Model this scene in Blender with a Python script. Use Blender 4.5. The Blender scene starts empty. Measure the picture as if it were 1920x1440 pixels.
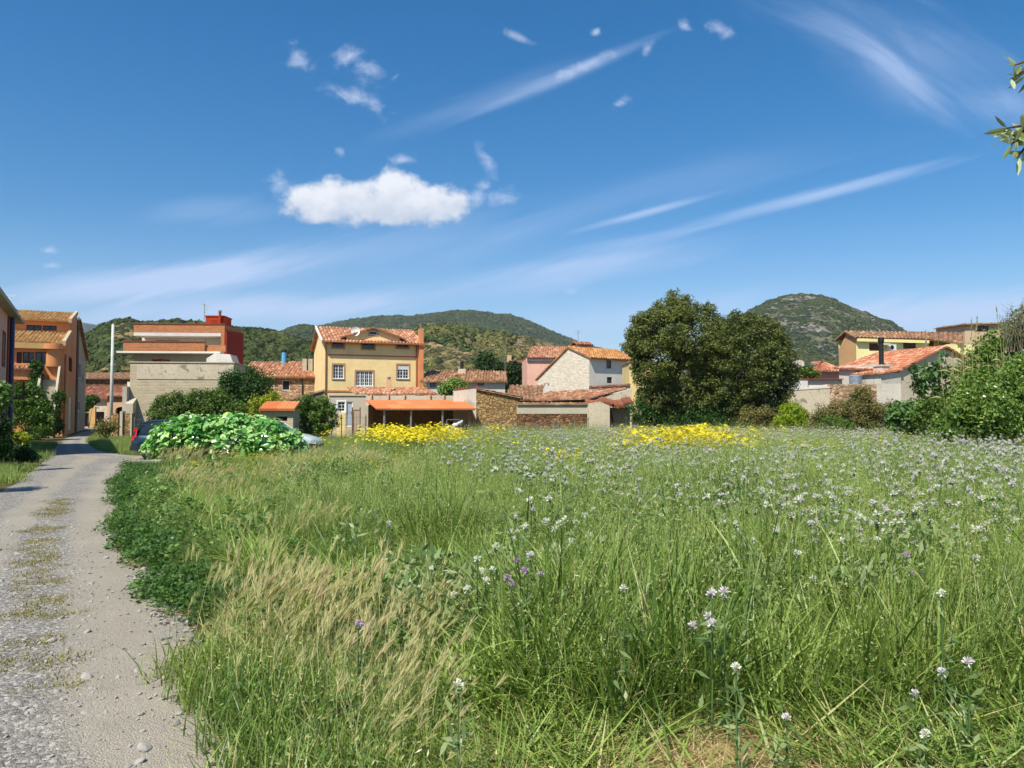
import bpy, math, random
import numpy as np
from mathutils import Vector, Matrix, noise as mnoise
R = math.radians
random.seed(7)
rng = np.random.default_rng(11)
scene = bpy.context.scene
col = scene.collection

# ------------------------------------------------------------------ camera
F = 1442.0          # focal length in photo pixels (1920 wide)
EYE = 1.65
PITCH = math.atan(58 / F)
cam_d = bpy.data.cameras.new("camera")
cam_d.sensor_width = 36
cam_d.lens = 36 * F / 1920
cam_d.clip_start = 0.05
cam_d.clip_end = 30000
cam = bpy.data.objects.new("camera", cam_d)
cam.location = (0, 0, EYE)
cam.rotation_euler = (R(90) + PITCH, 0, 0)
col.objects.link(cam)
scene.camera = cam

# ------------------------------------------------------------------ render settings
scene.view_settings.view_transform = 'Standard'
scene.view_settings.look = 'None'
scene.view_settings.exposure = 0.72
scene.view_settings.gamma = 1
cy = scene.cycles
cy.max_bounces = 6
cy.diffuse_bounces = 3
cy.glossy_bounces = 2
cy.transmission_bounces = 4
cy.transparent_max_bounces = 6
cy.caustics_reflective = False
cy.caustics_refractive = False
cy.use_adaptive_sampling = True
cy.adaptive_threshold = 0.02
cy.use_denoising = True
cy.volume_bounces = 0

# ------------------------------------------------------------------ sun
TO_SUN = Vector((-0.46, -0.72, 1.15)).normalized()
SUN_EL = math.asin(TO_SUN.z)
sun_d = bpy.data.lights.new("sun", 'SUN')
sun_d.energy = 4.2
sun_d.angle = R(0.53)
sun_d.color = (1.0, 0.94, 0.84)
sun = bpy.data.objects.new("sun", sun_d)
sun.rotation_euler = TO_SUN.to_track_quat('Z', 'Y').to_euler()
sun.location = (-20, -20, 40)
col.objects.link(sun)

# ------------------------------------------------------------------ node helper
class NT:
    def __init__(s, tree):
        s.t = tree; s.n = tree.nodes; s.l = tree.links
    def new(s, kind, **kw):
        nd = s.n.new(kind)
        for k, v in kw.items():
            if k.startswith('i_'):
                key = k[2:]
                nd.inputs[int(key) if key.isdigit() else key].default_value = v
            else:
                setattr(nd, k, v)
        return nd
    def plug(s, val, sock):
        if hasattr(val, 'is_output') or isinstance(val, bpy.types.NodeSocket):
            s.l.new(val, sock)
        else:
            sock.default_value = val
    def math(s, op, a, b=0.0, c=None, clamp=False):
        nd = s.n.new('ShaderNodeMath'); nd.operation = op; nd.use_clamp = clamp
        s.plug(a, nd.inputs[0]); s.plug(b, nd.inputs[1])
        if c is not None: s.plug(c, nd.inputs[2])
        return nd.outputs[0]
    def vmath(s, op, a, b=(0, 0, 0)):
        nd = s.n.new('ShaderNodeVectorMath'); nd.operation = op
        s.plug(a, nd.inputs[0]); s.plug(b, nd.inputs[1])
        return nd.outputs[0]
    def mix(s, f, a, b, blend='MIX'):
        nd = s.n.new('ShaderNodeMix'); nd.data_type = 'RGBA'; nd.blend_type = blend
        s.plug(f, nd.inputs[0])
        for v, i in ((a, 6), (b, 7)):
            if isinstance(v, tuple) and len(v) == 3: v = (*v, 1)
            s.plug(v, nd.inputs[i])
        return nd.outputs[2]
    def ramp(s, f, lo, hi):
        nd = s.n.new('ShaderNodeMapRange'); nd.interpolation_type = 'SMOOTHSTEP'
        s.plug(f, nd.inputs[0]); s.plug(lo, nd.inputs[1]); s.plug(hi, nd.inputs[2])
        return nd.outputs[0]
    def noise(s, vec, scale, detail=3.0, rough=0.55, dist=0.0):
        nd = s.n.new('ShaderNodeTexNoise')
        if vec is not None: s.l.new(vec, nd.inputs['Vector'])
        nd.inputs['Scale'].default_value = scale; nd.inputs['Detail'].default_value = detail
        nd.inputs['Roughness'].default_value = rough; nd.inputs['Distortion'].default_value = dist
        return nd.outputs[0]
    def noisec(s, vec, scale, detail=3.0, rough=0.55):
        nd = s.n.new('ShaderNodeTexNoise'); s.l.new(vec, nd.inputs['Vector'])
        nd.inputs['Scale'].default_value = scale; nd.inputs['Detail'].default_value = detail
        nd.inputs['Roughness'].default_value = rough
        return nd.outputs[1]
    def voro(s, vec, scale, feature='F1', out=0, rnd=1.0):
        nd = s.n.new('ShaderNodeTexVoronoi'); nd.feature = feature
        s.l.new(vec, nd.inputs['Vector'])
        nd.inputs['Scale'].default_value = scale; nd.inputs['Randomness'].default_value = rnd
        return nd.outputs[out]

def lin(c):
    def f(x):
        x /= 255.0
        return x / 12.92 if x <= 0.04045 else ((x + 0.055) / 1.055) ** 2.4
    return tuple(f(x) for x in c)

def px_dir(px, py):
    cx = (px - 960) / F; cz = (720 - py) / F
    return Vector((cx, math.cos(PITCH) - cz * math.sin(PITCH), math.sin(PITCH) + cz * math.cos(PITCH)))
def at(px, py, Y):
    d = px_dir(px, py); t = Y / d.y
    return Vector((d.x * t, Y, EYE + d.z * t))
def gx(px, Y):
    return (px - 960) / F * Y
def gz(py, Y):
    return at(960, py, Y).z

# ------------------------------------------------------------------ world: Nishita sky with clouds by direction
world = bpy.data.worlds.new("World")
scene.world = world
world.use_nodes = True
wt = NT(world.node_tree); wt.n.clear()
sky = wt.n.new('ShaderNodeTexSky'); sky.sky_type = 'NISHITA'; sky.sun_disc = False
sky.sun_elevation = SUN_EL
sky.sun_rotation = math.atan2(TO_SUN.x, TO_SUN.y)
sky.altitude = 300; sky.air_density = 1.0; sky.dust_density = 0.6; sky.ozone_density = 3.0
tc = wt.n.new('ShaderNodeTexCoord')
sep = wt.n.new('ShaderNodeSeparateXYZ'); wt.l.new(tc.outputs['Generated'], sep.inputs[0])
ysafe = wt.math('MAXIMUM', sep.outputs[1], 0.02)
U = wt.math('DIVIDE', sep.outputs[0], ysafe)
V = wt.math('DIVIDE', sep.outputs[2], ysafe)
front = wt.ramp(sep.outputs[1], 0.03, 0.2)
cmb = wt.n.new('ShaderNodeCombineXYZ'); wt.l.new(U, cmb.inputs[0]); wt.l.new(V, cmb.inputs[1])
UV = cmb.outputs[0]
n1 = wt.noise(UV, 9.0, 6, 0.6); n2 = wt.noise(UV, 30.0, 6, 0.6)
def ell(px, py, rx, ry, ang=0.0, amp=0.6, nz=None, soft=0.5, warp=True):
    d = px_dir(px, py); u0 = d.x / d.y; v0 = d.z / d.y
    du = wt.math('SUBTRACT', U, u0); dv = wt.math('SUBTRACT', V, v0)
    ca, sa = math.cos(R(ang)), math.sin(R(ang))
    a = wt.math('ADD', wt.math('MULTIPLY', du, ca * F / rx), wt.math('MULTIPLY', dv, sa * F / rx))
    b = wt.math('ADD', wt.math('MULTIPLY', du, -sa * F / ry), wt.math('MULTIPLY', dv, ca * F / ry))
    d2 = wt.math('SQRT', wt.math('ADD', wt.math('MULTIPLY', a, a), wt.math('MULTIPLY', b, b)))
    return d2
def blob(d, amp, nz, lo, hi):
    x = wt.math('ADD', wt.math('SUBTRACT', 1.0, d), wt.math('MULTIPLY', wt.math('SUBTRACT', nz, 0.5), amp))
    return wt.ramp(x, lo, hi)
# the cumulus: smooth union of puffs, flat-ish base
nC = wt.noise(UV, 26.0, 7, 0.62)
puffs = [(580, 378, 62, 36), (650, 374, 80, 46), (745, 357, 58, 38), (715, 382, 115, 38), (800, 380, 72, 42), (852, 384, 48, 26), (610, 396, 80, 24), (760, 400, 115, 23)]
acc = None
for p in puffs:
    d = ell(*p)
    acc = d if acc is None else wt.math('SMOOTH_MIN', acc, d, 0.25)
cum = blob(acc, 1.7, nC, -0.12, 0.5)
nW = wt.noise(UV, 34.0, 6, 0.65, 0.6)
wis = None
for p in [(523, 345, 24, 20, 20), (655, 105, 34, 20, 30), (690, 135, 42, 20, -10), (665, 182, 56, 16, -20), (700, 198, 24, 14, -50), (560, 108, 30, 22, -40),
          (882, 372, 34, 16, 10), (943, 368, 30, 17, 10), (905, 345, 15, 10, 0), (915, 305, 34, 14, -60), (1350, 55, 28, 14, -20), (1285, 47, 14, 10, -40),
          (1118, 60, 12, 8, 0), (972, 70, 30, 9, -20), (1160, 195, 24, 9, 30), (638, 285, 12, 8, -30), (1073, 546, 14, 7, 0), (90, 470, 18, 7, 0), (95, 498, 18, 6, 0), (755, 300, 28, 12, 0),
          (1100, 122, 60, 13, 25), (1050, 142, 22, 12, 40), (1215, 90, 18, 10, 60), (1707, 596, 14, 4, 10)]:
    d = ell(*p)
    wis = d if wis is None else wt.math('MINIMUM', wis, d)
wisp = wt.math('MULTIPLY', blob(wis, 3.6, nW, -0.3, 1.7), 0.9)
# stretched cirrus
rot = wt.n.new('ShaderNodeVectorRotate'); rot.rotation_type = 'Z_AXIS'; wt.l.new(UV, rot.inputs[0]); rot.inputs['Angle'].default_value = R(-17)
mp = wt.vmath('MULTIPLY', rot.outputs[0], (2.0, 22.0, 1.0))
nS = wt.noise(mp, 1.6, 6, 0.6, 0.4)
streak = None
for (p, k) in [((1205, 400, 175, 11, 15), .72), ((1540, 363, 345, 19, 14), .72), ((1180, 452, 200, 14, 10), .3), ((1060, 140, 290, 18, 23), 0.36), ((900, 190, 320, 34, 20), 0.2),
               ((250, 535, 340, 42, 6), 1.0), ((420, 500, 260, 34, 8), 0.6), ((480, 580, 420, 42, 3), 0.8), ((1100, 490, 420, 26, 9), 0.35), ((400, 395, 190, 40, 0), 0.22),
               ((1750, 590, 460, 50, 6), 0.8), ((1050, 520, 400, 34, 10), 0.5), ((1250, 590, 500, 50, 6), 0.35), ((1300, 340, 500, 60, 12), 0.16), ((700, 470, 420, 70, 8), 0.25)]:
    m = wt.math('MULTIPLY', blob(ell(*p), 1.3, nS, 0.0, 1.0), k)
    streak = m if streak is None else wt.math('ADD', streak, m)
rot2 = wt.n.new('ShaderNodeVectorRotate'); rot2.rotation_type = 'Z_AXIS'; wt.l.new(UV, rot2.inputs[0]); rot2.inputs['Angle'].default_value = R(30)
mp2 = wt.vmath('MULTIPLY', rot2.outputs[0], (3.0, 12.0, 1.0))
nV = wt.noise(mp2, 1.5, 7, 0.6, 0.8)
veil = None  # thin high cloud, upper right
for (p, k) in [((1740, 110, 300, 150, -28), 0.36), ((1700, 150, 150, 45, -40), 0.35), ((1900, 190, 130, 45, -5), 0.4), ((1560, 40, 260, 80, -20), 0.25)]:
    m = wt.math('MULTIPLY', blob(ell(*p), 1.6, nV, 0.0, 1.3), k)
    veil = m if veil is None else wt.math('ADD', veil, m)
band = wt.math('MULTIPLY', wt.ramp(V, 0.30, -0.02), 0.50)
thin = wt.math('ADD', wt.math('ADD', streak, veil), band, clamp=True)
hs = wt.n.new('ShaderNodeHueSaturation'); hs.inputs['Hue'].default_value = 0.497; hs.inputs['Saturation'].default_value = 1.46; hs.inputs['Value'].default_value = 0.83
wt.l.new(sky.outputs[0], hs.inputs['Color'])
# sun-lit cumulus colours (radiance in the same units as the sky)
shade = wt.math('MULTIPLY', wt.ramp(wt.math('ADD', V, wt.math('MULTIPLY', wt.math('SUBTRACT', nC, 0.5), 0.10)), 0.238, 0.305), 1.0)
ccol = wt.mix(shade, (3.1, 3.7, 4.7, 1), (5.6, 5.8, 6.2, 1))
c0 = wt.mix(wt.math('MULTIPLY', thin, 0.8, clamp=True), hs.outputs[0], (3.6, 4.5, 6.4, 1))
c1 = wt.mix(wt.math('MULTIPLY', wt.math('MULTIPLY', wisp, front), 0.75), c0, (4.2, 4.8, 6.2, 1))
c2 = wt.mix(wt.math('MULTIPLY', cum, front), c1, ccol)
bg = wt.n.new('ShaderNodeBackground'); bg.inputs['Strength'].default_value = 0.1
wt.l.new(c2, bg.inputs['Color'])
wo = wt.n.new('ShaderNodeOutputWorld'); wt.l.new(bg.outputs[0], wo.inputs[0])

# ------------------------------------------------------------------ tagging / building
def tag(o, label=None, cat=None, group=None, kind=None):
    if label: o['label'] = label
    if cat: o['category'] = cat
    if group: o['group'] = group
    if kind: o['kind'] = kind
    return o
def link(o, parent=None):
    col.objects.link(o)
    if parent is not None: o.parent = parent
    return o
def empty(name, loc, rz=0.0, label=None, cat=None, group=None):
    o = bpy.data.objects.new(name, None); o.empty_display_size = 0.3
    o.location = loc; o.rotation_euler = (0, 0, rz)
    link(o); tag(o, label, cat, group)
    return o

class MB:
    def __init__(s): s.v = []; s.f = []; s.uv = []
    def face(s, pts, uv=None):
        i = len(s.v); s.v.extend([tuple(p) for p in pts]); s.f.append(tuple(range(i, i + len(pts))))
        if uv is None:
            a = Vector(pts[0]); b = Vector(pts[1]); c = Vector(pts[2])
            n = (b - a).cross(c - a)
            if abs(n.z) > max(abs(n.x), abs(n.y)): uv = [(p[0], p[1]) for p in pts]
            elif abs(n.x) > abs(n.y): uv = [(p[1], p[2]) for p in pts]
            else: uv = [(p[0], p[2]) for p in pts]
        s.uv.extend(uv)
    def hexa(s, c):
        for q in ((0, 3, 2, 1), (4, 5, 6, 7), (0, 1, 5, 4), (1, 2, 6, 5), (2, 3, 7, 6), (3, 0, 4, 7)):
            s.face([c[k] for k in q])
    def box(s, x0, x1, y0, y1, z0, z1):
        s.hexa([(x0, y0, z0), (x1, y0, z0), (x1, y1, z0), (x0, y1, z0), (x0, y0, z1), (x1, y0, z1), (x1, y1, z1), (x0, y1, z1)])
    def prism(s, A, B):            # two matching polygons (lists of 3d points)
        n = len(A)
        s.face(list(reversed(A))); s.face(list(B))
        for i in range(n):
            j = (i + 1) % n
            s.face([A[i], A[j], B[j], B[i]])
    def tube(s, pts, radii, n=8, cap=True):
        pts = [Vector(p) for p in pts]
        if not hasattr(radii, '__len__'): radii = [radii] * len(pts)
        rings = []
        for i, p in enumerate(pts):
            d = (pts[min(i + 1, len(pts) - 1)] - pts[max(i - 1, 0)]).normalized()
            a = d.cross(Vector((0, 0, 1)));
            if a.length < 0.05: a = Vector((1, 0, 0))
            a.normalize(); b = d.cross(a)
            rings.append([p + (a * math.cos(2 * math.pi * k / n) + b * math.sin(2 * math.pi * k / n)) * radii[i] for k in range(n)])
        for i in range(len(rings) - 1):
            for k in range(n):
                s.face([rings[i][k], rings[i][(k + 1) % n], rings[i + 1][(k + 1) % n], rings[i + 1][k]])
        if cap:
            s.face(list(reversed(rings[0]))); s.face(rings[-1])
    def bar(s, p0, p1, w, h):
        s.tube([p0, p1], [w * 0.6, h * 0.6], 4)
    def build(s, name, mat, parent=None, smooth=False, label=None):
        m = bpy.data.meshes.new(name); m.from_pydata(s.v, [], s.f); m.validate()
        if len(m.loops) == len(s.uv):
            ul = m.uv_layers.new(name="UVMap")
            ul.data.foreach_set('uv', np.array(s.uv, dtype=np.float32).ravel())
        if smooth:
            import bmesh
            bm = bmesh.new(); bm.from_mesh(m); bmesh.ops.remove_doubles(bm, verts=bm.verts, dist=0.0005); bm.to_mesh(m); bm.free()
            m.shade_smooth()
        m.materials.append(mat)
        o = bpy.data.objects.new(name, m); link(o, parent)
        if label: o['label'] = label
        return o

def np_mesh(name, verts, faces, mat, tint=None, smooth=False):
    """verts (N,3), faces (M,k) int arrays -> mesh data; tint per vertex"""
    m = bpy.data.meshes.new(name)
    verts = np.asarray(verts, dtype=np.float32); faces = np.asarray(faces, dtype=np.int32)
    M, k = faces.shape
    m.vertices.add(len(verts)); m.vertices.foreach_set('co', verts.ravel())
    m.loops.add(M * k); m.loops.foreach_set('vertex_index', faces.ravel())
    m.polygons.add(M); m.polygons.foreach_set('loop_start', np.arange(0, M * k, k, dtype=np.int32))
    m.polygons.foreach_set('loop_total', np.full(M, k, dtype=np.int32))
    if smooth: m.polygons.foreach_set('use_smooth', np.ones(M, dtype=bool))
    m.update(calc_edges=True)
    if tint is not None:
        a = m.attributes.new('tint', 'FLOAT', 'POINT'); a.data.foreach_set('value', np.asarray(tint, dtype=np.float32))
    if mat is not None:
        for mm in (mat if isinstance(mat, (list, tuple)) else [mat]): m.materials.append(mm)
    return m

# ------------------------------------------------------------------ materials
def new_mat(name):
    m = bpy.data.materials.new(name); m.use_nodes = True
    nt = NT(m.node_tree); nt.n.clear()
    out = nt.n.new('ShaderNodeOutputMaterial')
    return m, nt, out
def principled(nt, out, colr, rough=0.85, spec=0.3, bump=None, bstr=0.4, bdist=0.02, metal=0.0):
    p = nt.n.new('ShaderNodeBsdfPrincipled')
    if isinstance(colr, tuple): colr = (*colr[:3], 1)
    nt.plug(colr, p.inputs['Base Color']); nt.plug(rough, p.inputs['Roughness'])
    p.inputs['Specular IOR Level'].default_value = spec; p.inputs['Metallic'].default_value = metal
    if bump is not None:
        b = nt.n.new('ShaderNodeBump'); b.inputs['Strength'].default_value = bstr; b.inputs['Distance'].default_value = bdist
        nt.l.new(bump, b.inputs['Height']); nt.l.new(b.outputs[0], p.inputs['Normal'])
    nt.l.new(p.outputs[0], out.inputs[0])
    return p
def sc(c, k): return tuple(min(1.0, x * k) for x in c)

def plaster(name, rgb, stain=0.35, grime=(90, 84, 74), streaks=True, rough_patch=0.0, patch=(150, 140, 125)):
    m, nt, out = new_mat(name); c = lin(rgb)
    g = nt.n.new('ShaderNodeTexCoord').outputs['Object']
    a = nt.noise(g, 0.6, 5, 0.6); b = nt.noise(g, 7.0, 5, 0.65); fine = nt.noise(g, 60, 3, 0.6)
    colr = nt.mix(nt.ramp(a, 0.35, 0.7), c, sc(c, 0.86))
    colr = nt.mix(nt.math('MULTIPLY', nt.ramp(b, 0.52, 0.75), stain), colr, lin(grime))
    if streaks:
        st = nt.vmath('MULTIPLY', g, (5.0, 5.0, 0.35)); s1 = nt.noise(st, 1.3, 5, 0.6)
        colr = nt.mix(nt.math('MULTIPLY', nt.ramp(s1, 0.55, 0.8), stain * 1.1), colr, lin(grime))
    if rough_patch > 0:
        q = nt.noise(g, 1.1, 7, 0.7, 0.5)
        colr = nt.mix(nt.ramp(q, 0.62 - rough_patch * 0.25, 0.68 - rough_patch * 0.2), colr, lin(patch))
    hb = nt.math('ADD', nt.math('MULTIPLY', b, 0.6), nt.math('MULTIPLY', fine, 0.4))
    principled(nt, out, colr, 0.9, 0.2, hb, 0.5, 0.02)
    return m

def block_wall(name, rgb, rgb2, bw=0.5, bh=0.2, mortar=(150, 140, 125), stain=0.4, msize=0.02, strength=0.7):
    m, nt, out = new_mat(name)
    uv = nt.n.new('ShaderNodeUVMap').outputs[0]
    g = nt.n.new('ShaderNodeTexCoord').outputs['Object']
    wob = nt.vmath('ADD', uv, nt.vmath('MULTIPLY', nt.noisec(g, 3.0, 3), (0.06, 0.06, 0)))
    br = nt.n.new('ShaderNodeTexBrick'); nt.l.new(wob, br.inputs['Vector'])
    br.inputs['Scale'].default_value = 1.0; br.inputs['Brick Width'].default_value = bw; br.inputs['Row Height'].default_value = bh
    br.inputs['Mortar Size'].default_value = msize; br.inputs['Mortar Smooth'].default_value = 0.3; br.inputs['Bias'].default_value = 0.0
    br.inputs['Color1'].default_value = (*lin(rgb), 1); br.inputs['Color2'].default_value = (*lin(rgb2), 1); br.inputs['Mortar'].default_value = (*lin(mortar), 1)
    a = nt.noise(g, 1.1, 6, 0.65); b = nt.noise(g, 9, 5, 0.65)
    colr = nt.mix(nt.math('MULTIPLY', nt.ramp(a, 0.45, 0.75), stain), br.outputs[0], sc(lin(rgb), 0.55))
    colr = nt.mix(nt.math('MULTIPLY', nt.ramp(b, 0.5, 0.8), stain), colr, sc(lin(rgb2), 1.15))
    h = nt.math('ADD', nt.math('MULTIPLY', br.outputs[1], -0.6), nt.math('MULTIPLY', b, 0.7))
    principled(nt, out, colr, 0.92, 0.2, h, strength, 0.03)
    return m

def rubble(name, cols, scale=4.0, mortar=(165, 145, 115), stretch=(1.0, 1.6), msize=0.06):
    m, nt, out = new_mat(name)
    uv = nt.n.new('ShaderNodeUVMap').outputs[0]
    g = nt.n.new('ShaderNodeTexCoord').outputs['Object']
    w = nt.vmath('ADD', nt.vmath('MULTIPLY', uv, (stretch[0], stretch[1], 1)), nt.vmath('MULTIPLY', nt.noisec(g, 4.0, 3), (0.12, 0.12, 0)))
    vc = nt.n.new('ShaderNodeTexVoronoi'); nt.l.new(w, vc.inputs['Vector']); vc.inputs['Scale'].default_value = scale
    ed = nt.voro(w, scale, 'DISTANCE_TO_EDGE', 0)
    s = nt.n.new('ShaderNodeSeparateColor'); nt.l.new(vc.outputs[1], s.inputs[0])
    c = nt.mix(nt.ramp(s.outputs[0], 0.2, 0.8), lin(cols[0]), lin(cols[1]))
    c = nt.mix(nt.ramp(s.outputs[1], 0.55, 0.9), c, lin(cols[2]))
    b = nt.noise(g, 14, 5, 0.65); a = nt.noise(g, 1.0, 5, 0.6)
    c = nt.mix(nt.math('MULTIPLY', nt.ramp(b, 0.4, 0.8), 0.4), c, sc(lin(cols[0]), 0.6))
    mort = nt.ramp(ed, msize, msize * 0.3)
    c = nt.mix(mort, c, lin(mortar))
    c = nt.mix(nt.math('MULTIPLY', nt.ramp(a, 0.55, 0.8), 0.35), c, sc(lin(mortar), 0.6))
    h = nt.math('ADD', nt.ramp(ed, 0.0, msize * 2.2), nt.math('MULTIPLY', b, 0.4))
    principled(nt, out, c, 0.92, 0.2, h, 0.9, 0.06)
    return m

def tiles(name, rgbs, moss=0.25, mossc=(120, 105, 60), pw=0.30, pl=0.42):
    m, nt, out = new_mat(name)
    uv = nt.n.new('ShaderNodeUVMap').outputs[0]
    g = nt.n.new('ShaderNodeTexCoord').outputs['Object']
    cell = nt.vmath('FLOOR', nt.vmath('DIVIDE', uv, (pw, pl, 1)))
    wn = nt.n.new('ShaderNodeTexWhiteNoise'); wn.noise_dimensions = '3D'; nt.l.new(cell, wn.inputs['Vector'])
    s = nt.n.new('ShaderNodeSeparateColor'); nt.l.new(wn.outputs[1], s.inputs[0])
    c = nt.mix(nt.ramp(s.outputs[0], 0.1, 0.9), lin(rgbs[0]), lin(rgbs[1]))
    c = nt.mix(nt.ramp(s.outputs[1], 0.7, 0.9), c, lin(rgbs[2]))
    a = nt.noise(g, 0.9, 6, 0.65); b = nt.noise(g, 8, 6, 0.7)
    c = nt.mix(nt.math('MULTIPLY', nt.ramp(nt.math('ADD', nt.math('MULTIPLY', a, 0.5), nt.math('MULTIPLY', b, 0.5)), 0.45, 0.62), moss), c, lin(mossc))
    c = nt.mix(nt.math('MULTIPLY', nt.ramp(b, 0.55, 0.85), 0.3), c, sc(lin(rgbs[0]), 0.4))
    principled(nt, out, c, 0.9, 0.2, b, 0.4, 0.01)
    return m

def simple(name, rgb, rough=0.6, spec=0.4, metal=0.0, var=0.15, scale=8.0, bump=0.15, dirt=None, dirt_amt=0.3):
    m, nt, out = new_mat(name); c = lin(rgb)
    g = nt.n.new('ShaderNodeTexCoord').outputs['Object']
    a = nt.noise(g, scale, 5, 0.6)
    colr = nt.mix(nt.ramp(a, 0.3, 0.7), sc(c, 1 - var), sc(c, 1 + var))
    if dirt:
        b = nt.noise(g, scale * 0.4, 6, 0.7)
        colr = nt.mix(nt.math('MULTIPLY', nt.ramp(b, 0.45, 0.7), dirt_amt), colr, lin(dirt))
    principled(nt, out, colr, rough, spec, a, bump, 0.01, metal)
    return m

def leafy(name, c1, c2, c3=None, trans=0.35, rough=0.55, spec=0.25, world_noise=0.0, wc=None, wscale=0.35):
    """foliage: the 'tint' attribute picks the leaf's own colour"""
    m, nt, out = new_mat(name)
    at_ = nt.n.new('ShaderNodeAttribute'); at_.attribute_name = 'tint'
    f = at_.outputs['Fac']
    oi = nt.n.new('ShaderNodeObjectInfo').outputs['Random']
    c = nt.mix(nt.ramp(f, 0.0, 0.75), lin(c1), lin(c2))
    if c3: c = nt.mix(nt.ramp(f, 0.86, 0.93), c, lin(c3))
    c = nt.mix(0.22, c, nt.mix(oi, lin(c1), lin(c2)))
    if world_noise > 0:
        gp = nt.n.new('ShaderNodeNewGeometry').outputs['Position']
        n = nt.noise(gp, wscale, 4, 0.6)
        c = nt.mix(nt.math('MULTIPLY', nt.ramp(n, 0.45, 0.65), world_noise), c, lin(wc))
    p = nt.n.new('ShaderNodeBsdfPrincipled'); nt.l.new(c, p.inputs['Base Color'])
    p.inputs['Roughness'].default_value = rough; p.inputs['Specular IOR Level'].default_value = spec
    t = nt.n.new('ShaderNodeBsdfTranslucent')
    nt.l.new(nt.mix(1.0, c, (1.0, 1.0, 0.55), 'MULTIPLY'), t.inputs['Color'])
    mx = nt.n.new('ShaderNodeMixShader'); mx.inputs[0].default_value = trans
    nt.l.new(p.outputs[0], mx.inputs[1]); nt.l.new(t.outputs[0], mx.inputs[2]); nt.l.new(mx.outputs[0], out.inputs[0])
    return m

def glass_mat(name, rgb=(28, 34, 42), rough=0.06):
    m, nt, out = new_mat(name)
    principled(nt, out, lin(rgb), rough, 0.6)
    return m

# ------------------------------------------------------------------ material library
M = {}
M['yellow'] = plaster('yellow_plaster', (248, 218, 156), 0.24, (206, 168, 108))
M['orange'] = plaster('orange_plaster', (224, 150, 98), 0.25, (150, 90, 60))
M['orange2'] = plaster('orange_trim', (205, 130, 78), 0.15, (150, 90, 60), False)
M['ochre'] = plaster('ochre_plaster', (205, 165, 108), 0.35, (140, 115, 85))
M['beige'] = plaster('beige_plaster', (196, 172, 138), 0.3, (140, 118, 92))
M['peach'] = plaster('peach_plaster', (216, 170, 134), 0.3, (150, 120, 96))
M['pink'] = plaster('pink_plaster', (236, 178, 158), 0.35, (150, 110, 96))
M['pink2'] = plaster('salmon_plaster', (226, 178, 156), 0.25, (190, 130, 108))
M['redtrim'] = plaster('dark_red_plaster', (150, 74, 60), 0.15, (100, 50, 44))
M['red'] = plaster('brick_red_plaster', (132, 44, 30), 0.15, (90, 34, 26))
M['red2'] = plaster('orange_red_plaster', (172, 62, 34), 0.15, (120, 44, 30))
M['white'] = plaster('white_plaster', (214, 210, 200), 0.25, (150, 142, 128))
M['offwhite'] = plaster('old_whitewash', (206, 198, 182), 0.55, (128, 118, 102), True, 0.3, (176, 164, 146))
M['cream'] = plaster('cream_plaster', (226, 219, 204), 0.3, (150, 140, 120))
M['lemon'] = plaster('lemon_plaster', (246, 236, 166), 0.2, (190, 170, 110))
M['tan'] = plaster('tan_plaster', (190, 150, 106), 0.2, (150, 118, 86))
M['paleyellow'] = plaster('pale_yellow_plaster', (222, 200, 138), 0.12, (180, 160, 110))
M['grey'] = plaster('grey_render', (182, 172, 152), 0.45, (110, 102, 90))
M['greyd'] = plaster('dark_grey_render', (120, 112, 100), 0.4, (84, 78, 70))
M['stain'] = plaster('stained_plaster', (204, 190, 164), 0.7, (110, 100, 84), True, 0.2, (140, 130, 112))
M['concrete'] = plaster('raw_concrete', (188, 178, 156), 0.5, (118, 110, 94))
M['blocks'] = block_wall('concrete_block_wall', (192, 176, 146), (174, 160, 132), 0.5, 0.2, (190, 178, 152), 0.5, 0.02, 0.8)
M['whitebrick'] = block_wall('whitewashed_mud_brick', (228, 220, 200), (206, 194, 172), 0.36, 0.15, (182, 162, 136), 0.35, 0.012, 0.9)
M['mudbrick'] = block_wall('mud_brick', (176, 140, 92), (148, 114, 74), 0.34, 0.13, (130, 108, 76), 0.5, 0.03, 1.0)
M['brick'] = block_wall('terracotta_brick', (190, 122, 76), (166, 98, 62), 0.25, 0.12, (176, 134, 96), 0.25, 0.02, 0.5)
M['rubble'] = rubble('rubble_stone', ((176, 140, 108), (206, 176, 142), (150, 110, 84)), 3.2)
M['rubble2'] = rubble('golden_rubble_stone', ((160, 128, 84), (190, 158, 108), (126, 100, 66)), 4.5, (118, 96, 64))
M['rubble3'] = rubble('brown_rubble_stone', ((118, 84, 58), (156, 118, 84), (90, 62, 44)), 3.6, (104, 80, 58))
M['tile_o'] = tiles('orange_roof_tiles', ((190, 138, 106), (160, 110, 82), (210, 170, 140)), 0.25)
M['tile_b'] = tiles('bright_roof_tiles', ((192, 130, 98), (168, 104, 76), (212, 162, 130)), 0.2)
M['tile_s'] = tiles('old_roof_tiles', ((172, 130, 98), (142, 102, 76), (196, 164, 132)), 0.5, (138, 116, 86))
M['tile_y'] = tiles('lichen_roof_tiles', ((180, 126, 80), (156, 104, 62), (198, 156, 112)), 0.6, (178, 136, 66))
M['tile_g'] = tiles('weathered_roof_tiles', ((160, 120, 92), (134, 98, 74), (182, 150, 118)), 0.55, (112, 96, 72))
M['tile_l'] = tiles('pale_sandy_tiles', ((196, 158, 104), (174, 134, 84), (206, 174, 124)), 0.4, (150, 120, 74))
M['tile_r'] = tiles('broken_red_tiles', ((164, 106, 82), (134, 80, 62), (186, 140, 114)), 0.45, (110, 84, 66))
M['metalroof'] = tiles('orange_corrugated_sheet', ((206, 122, 74), (200, 114, 68), (212, 132, 84)), 0.05, pw=0.9, pl=2.5)
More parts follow.
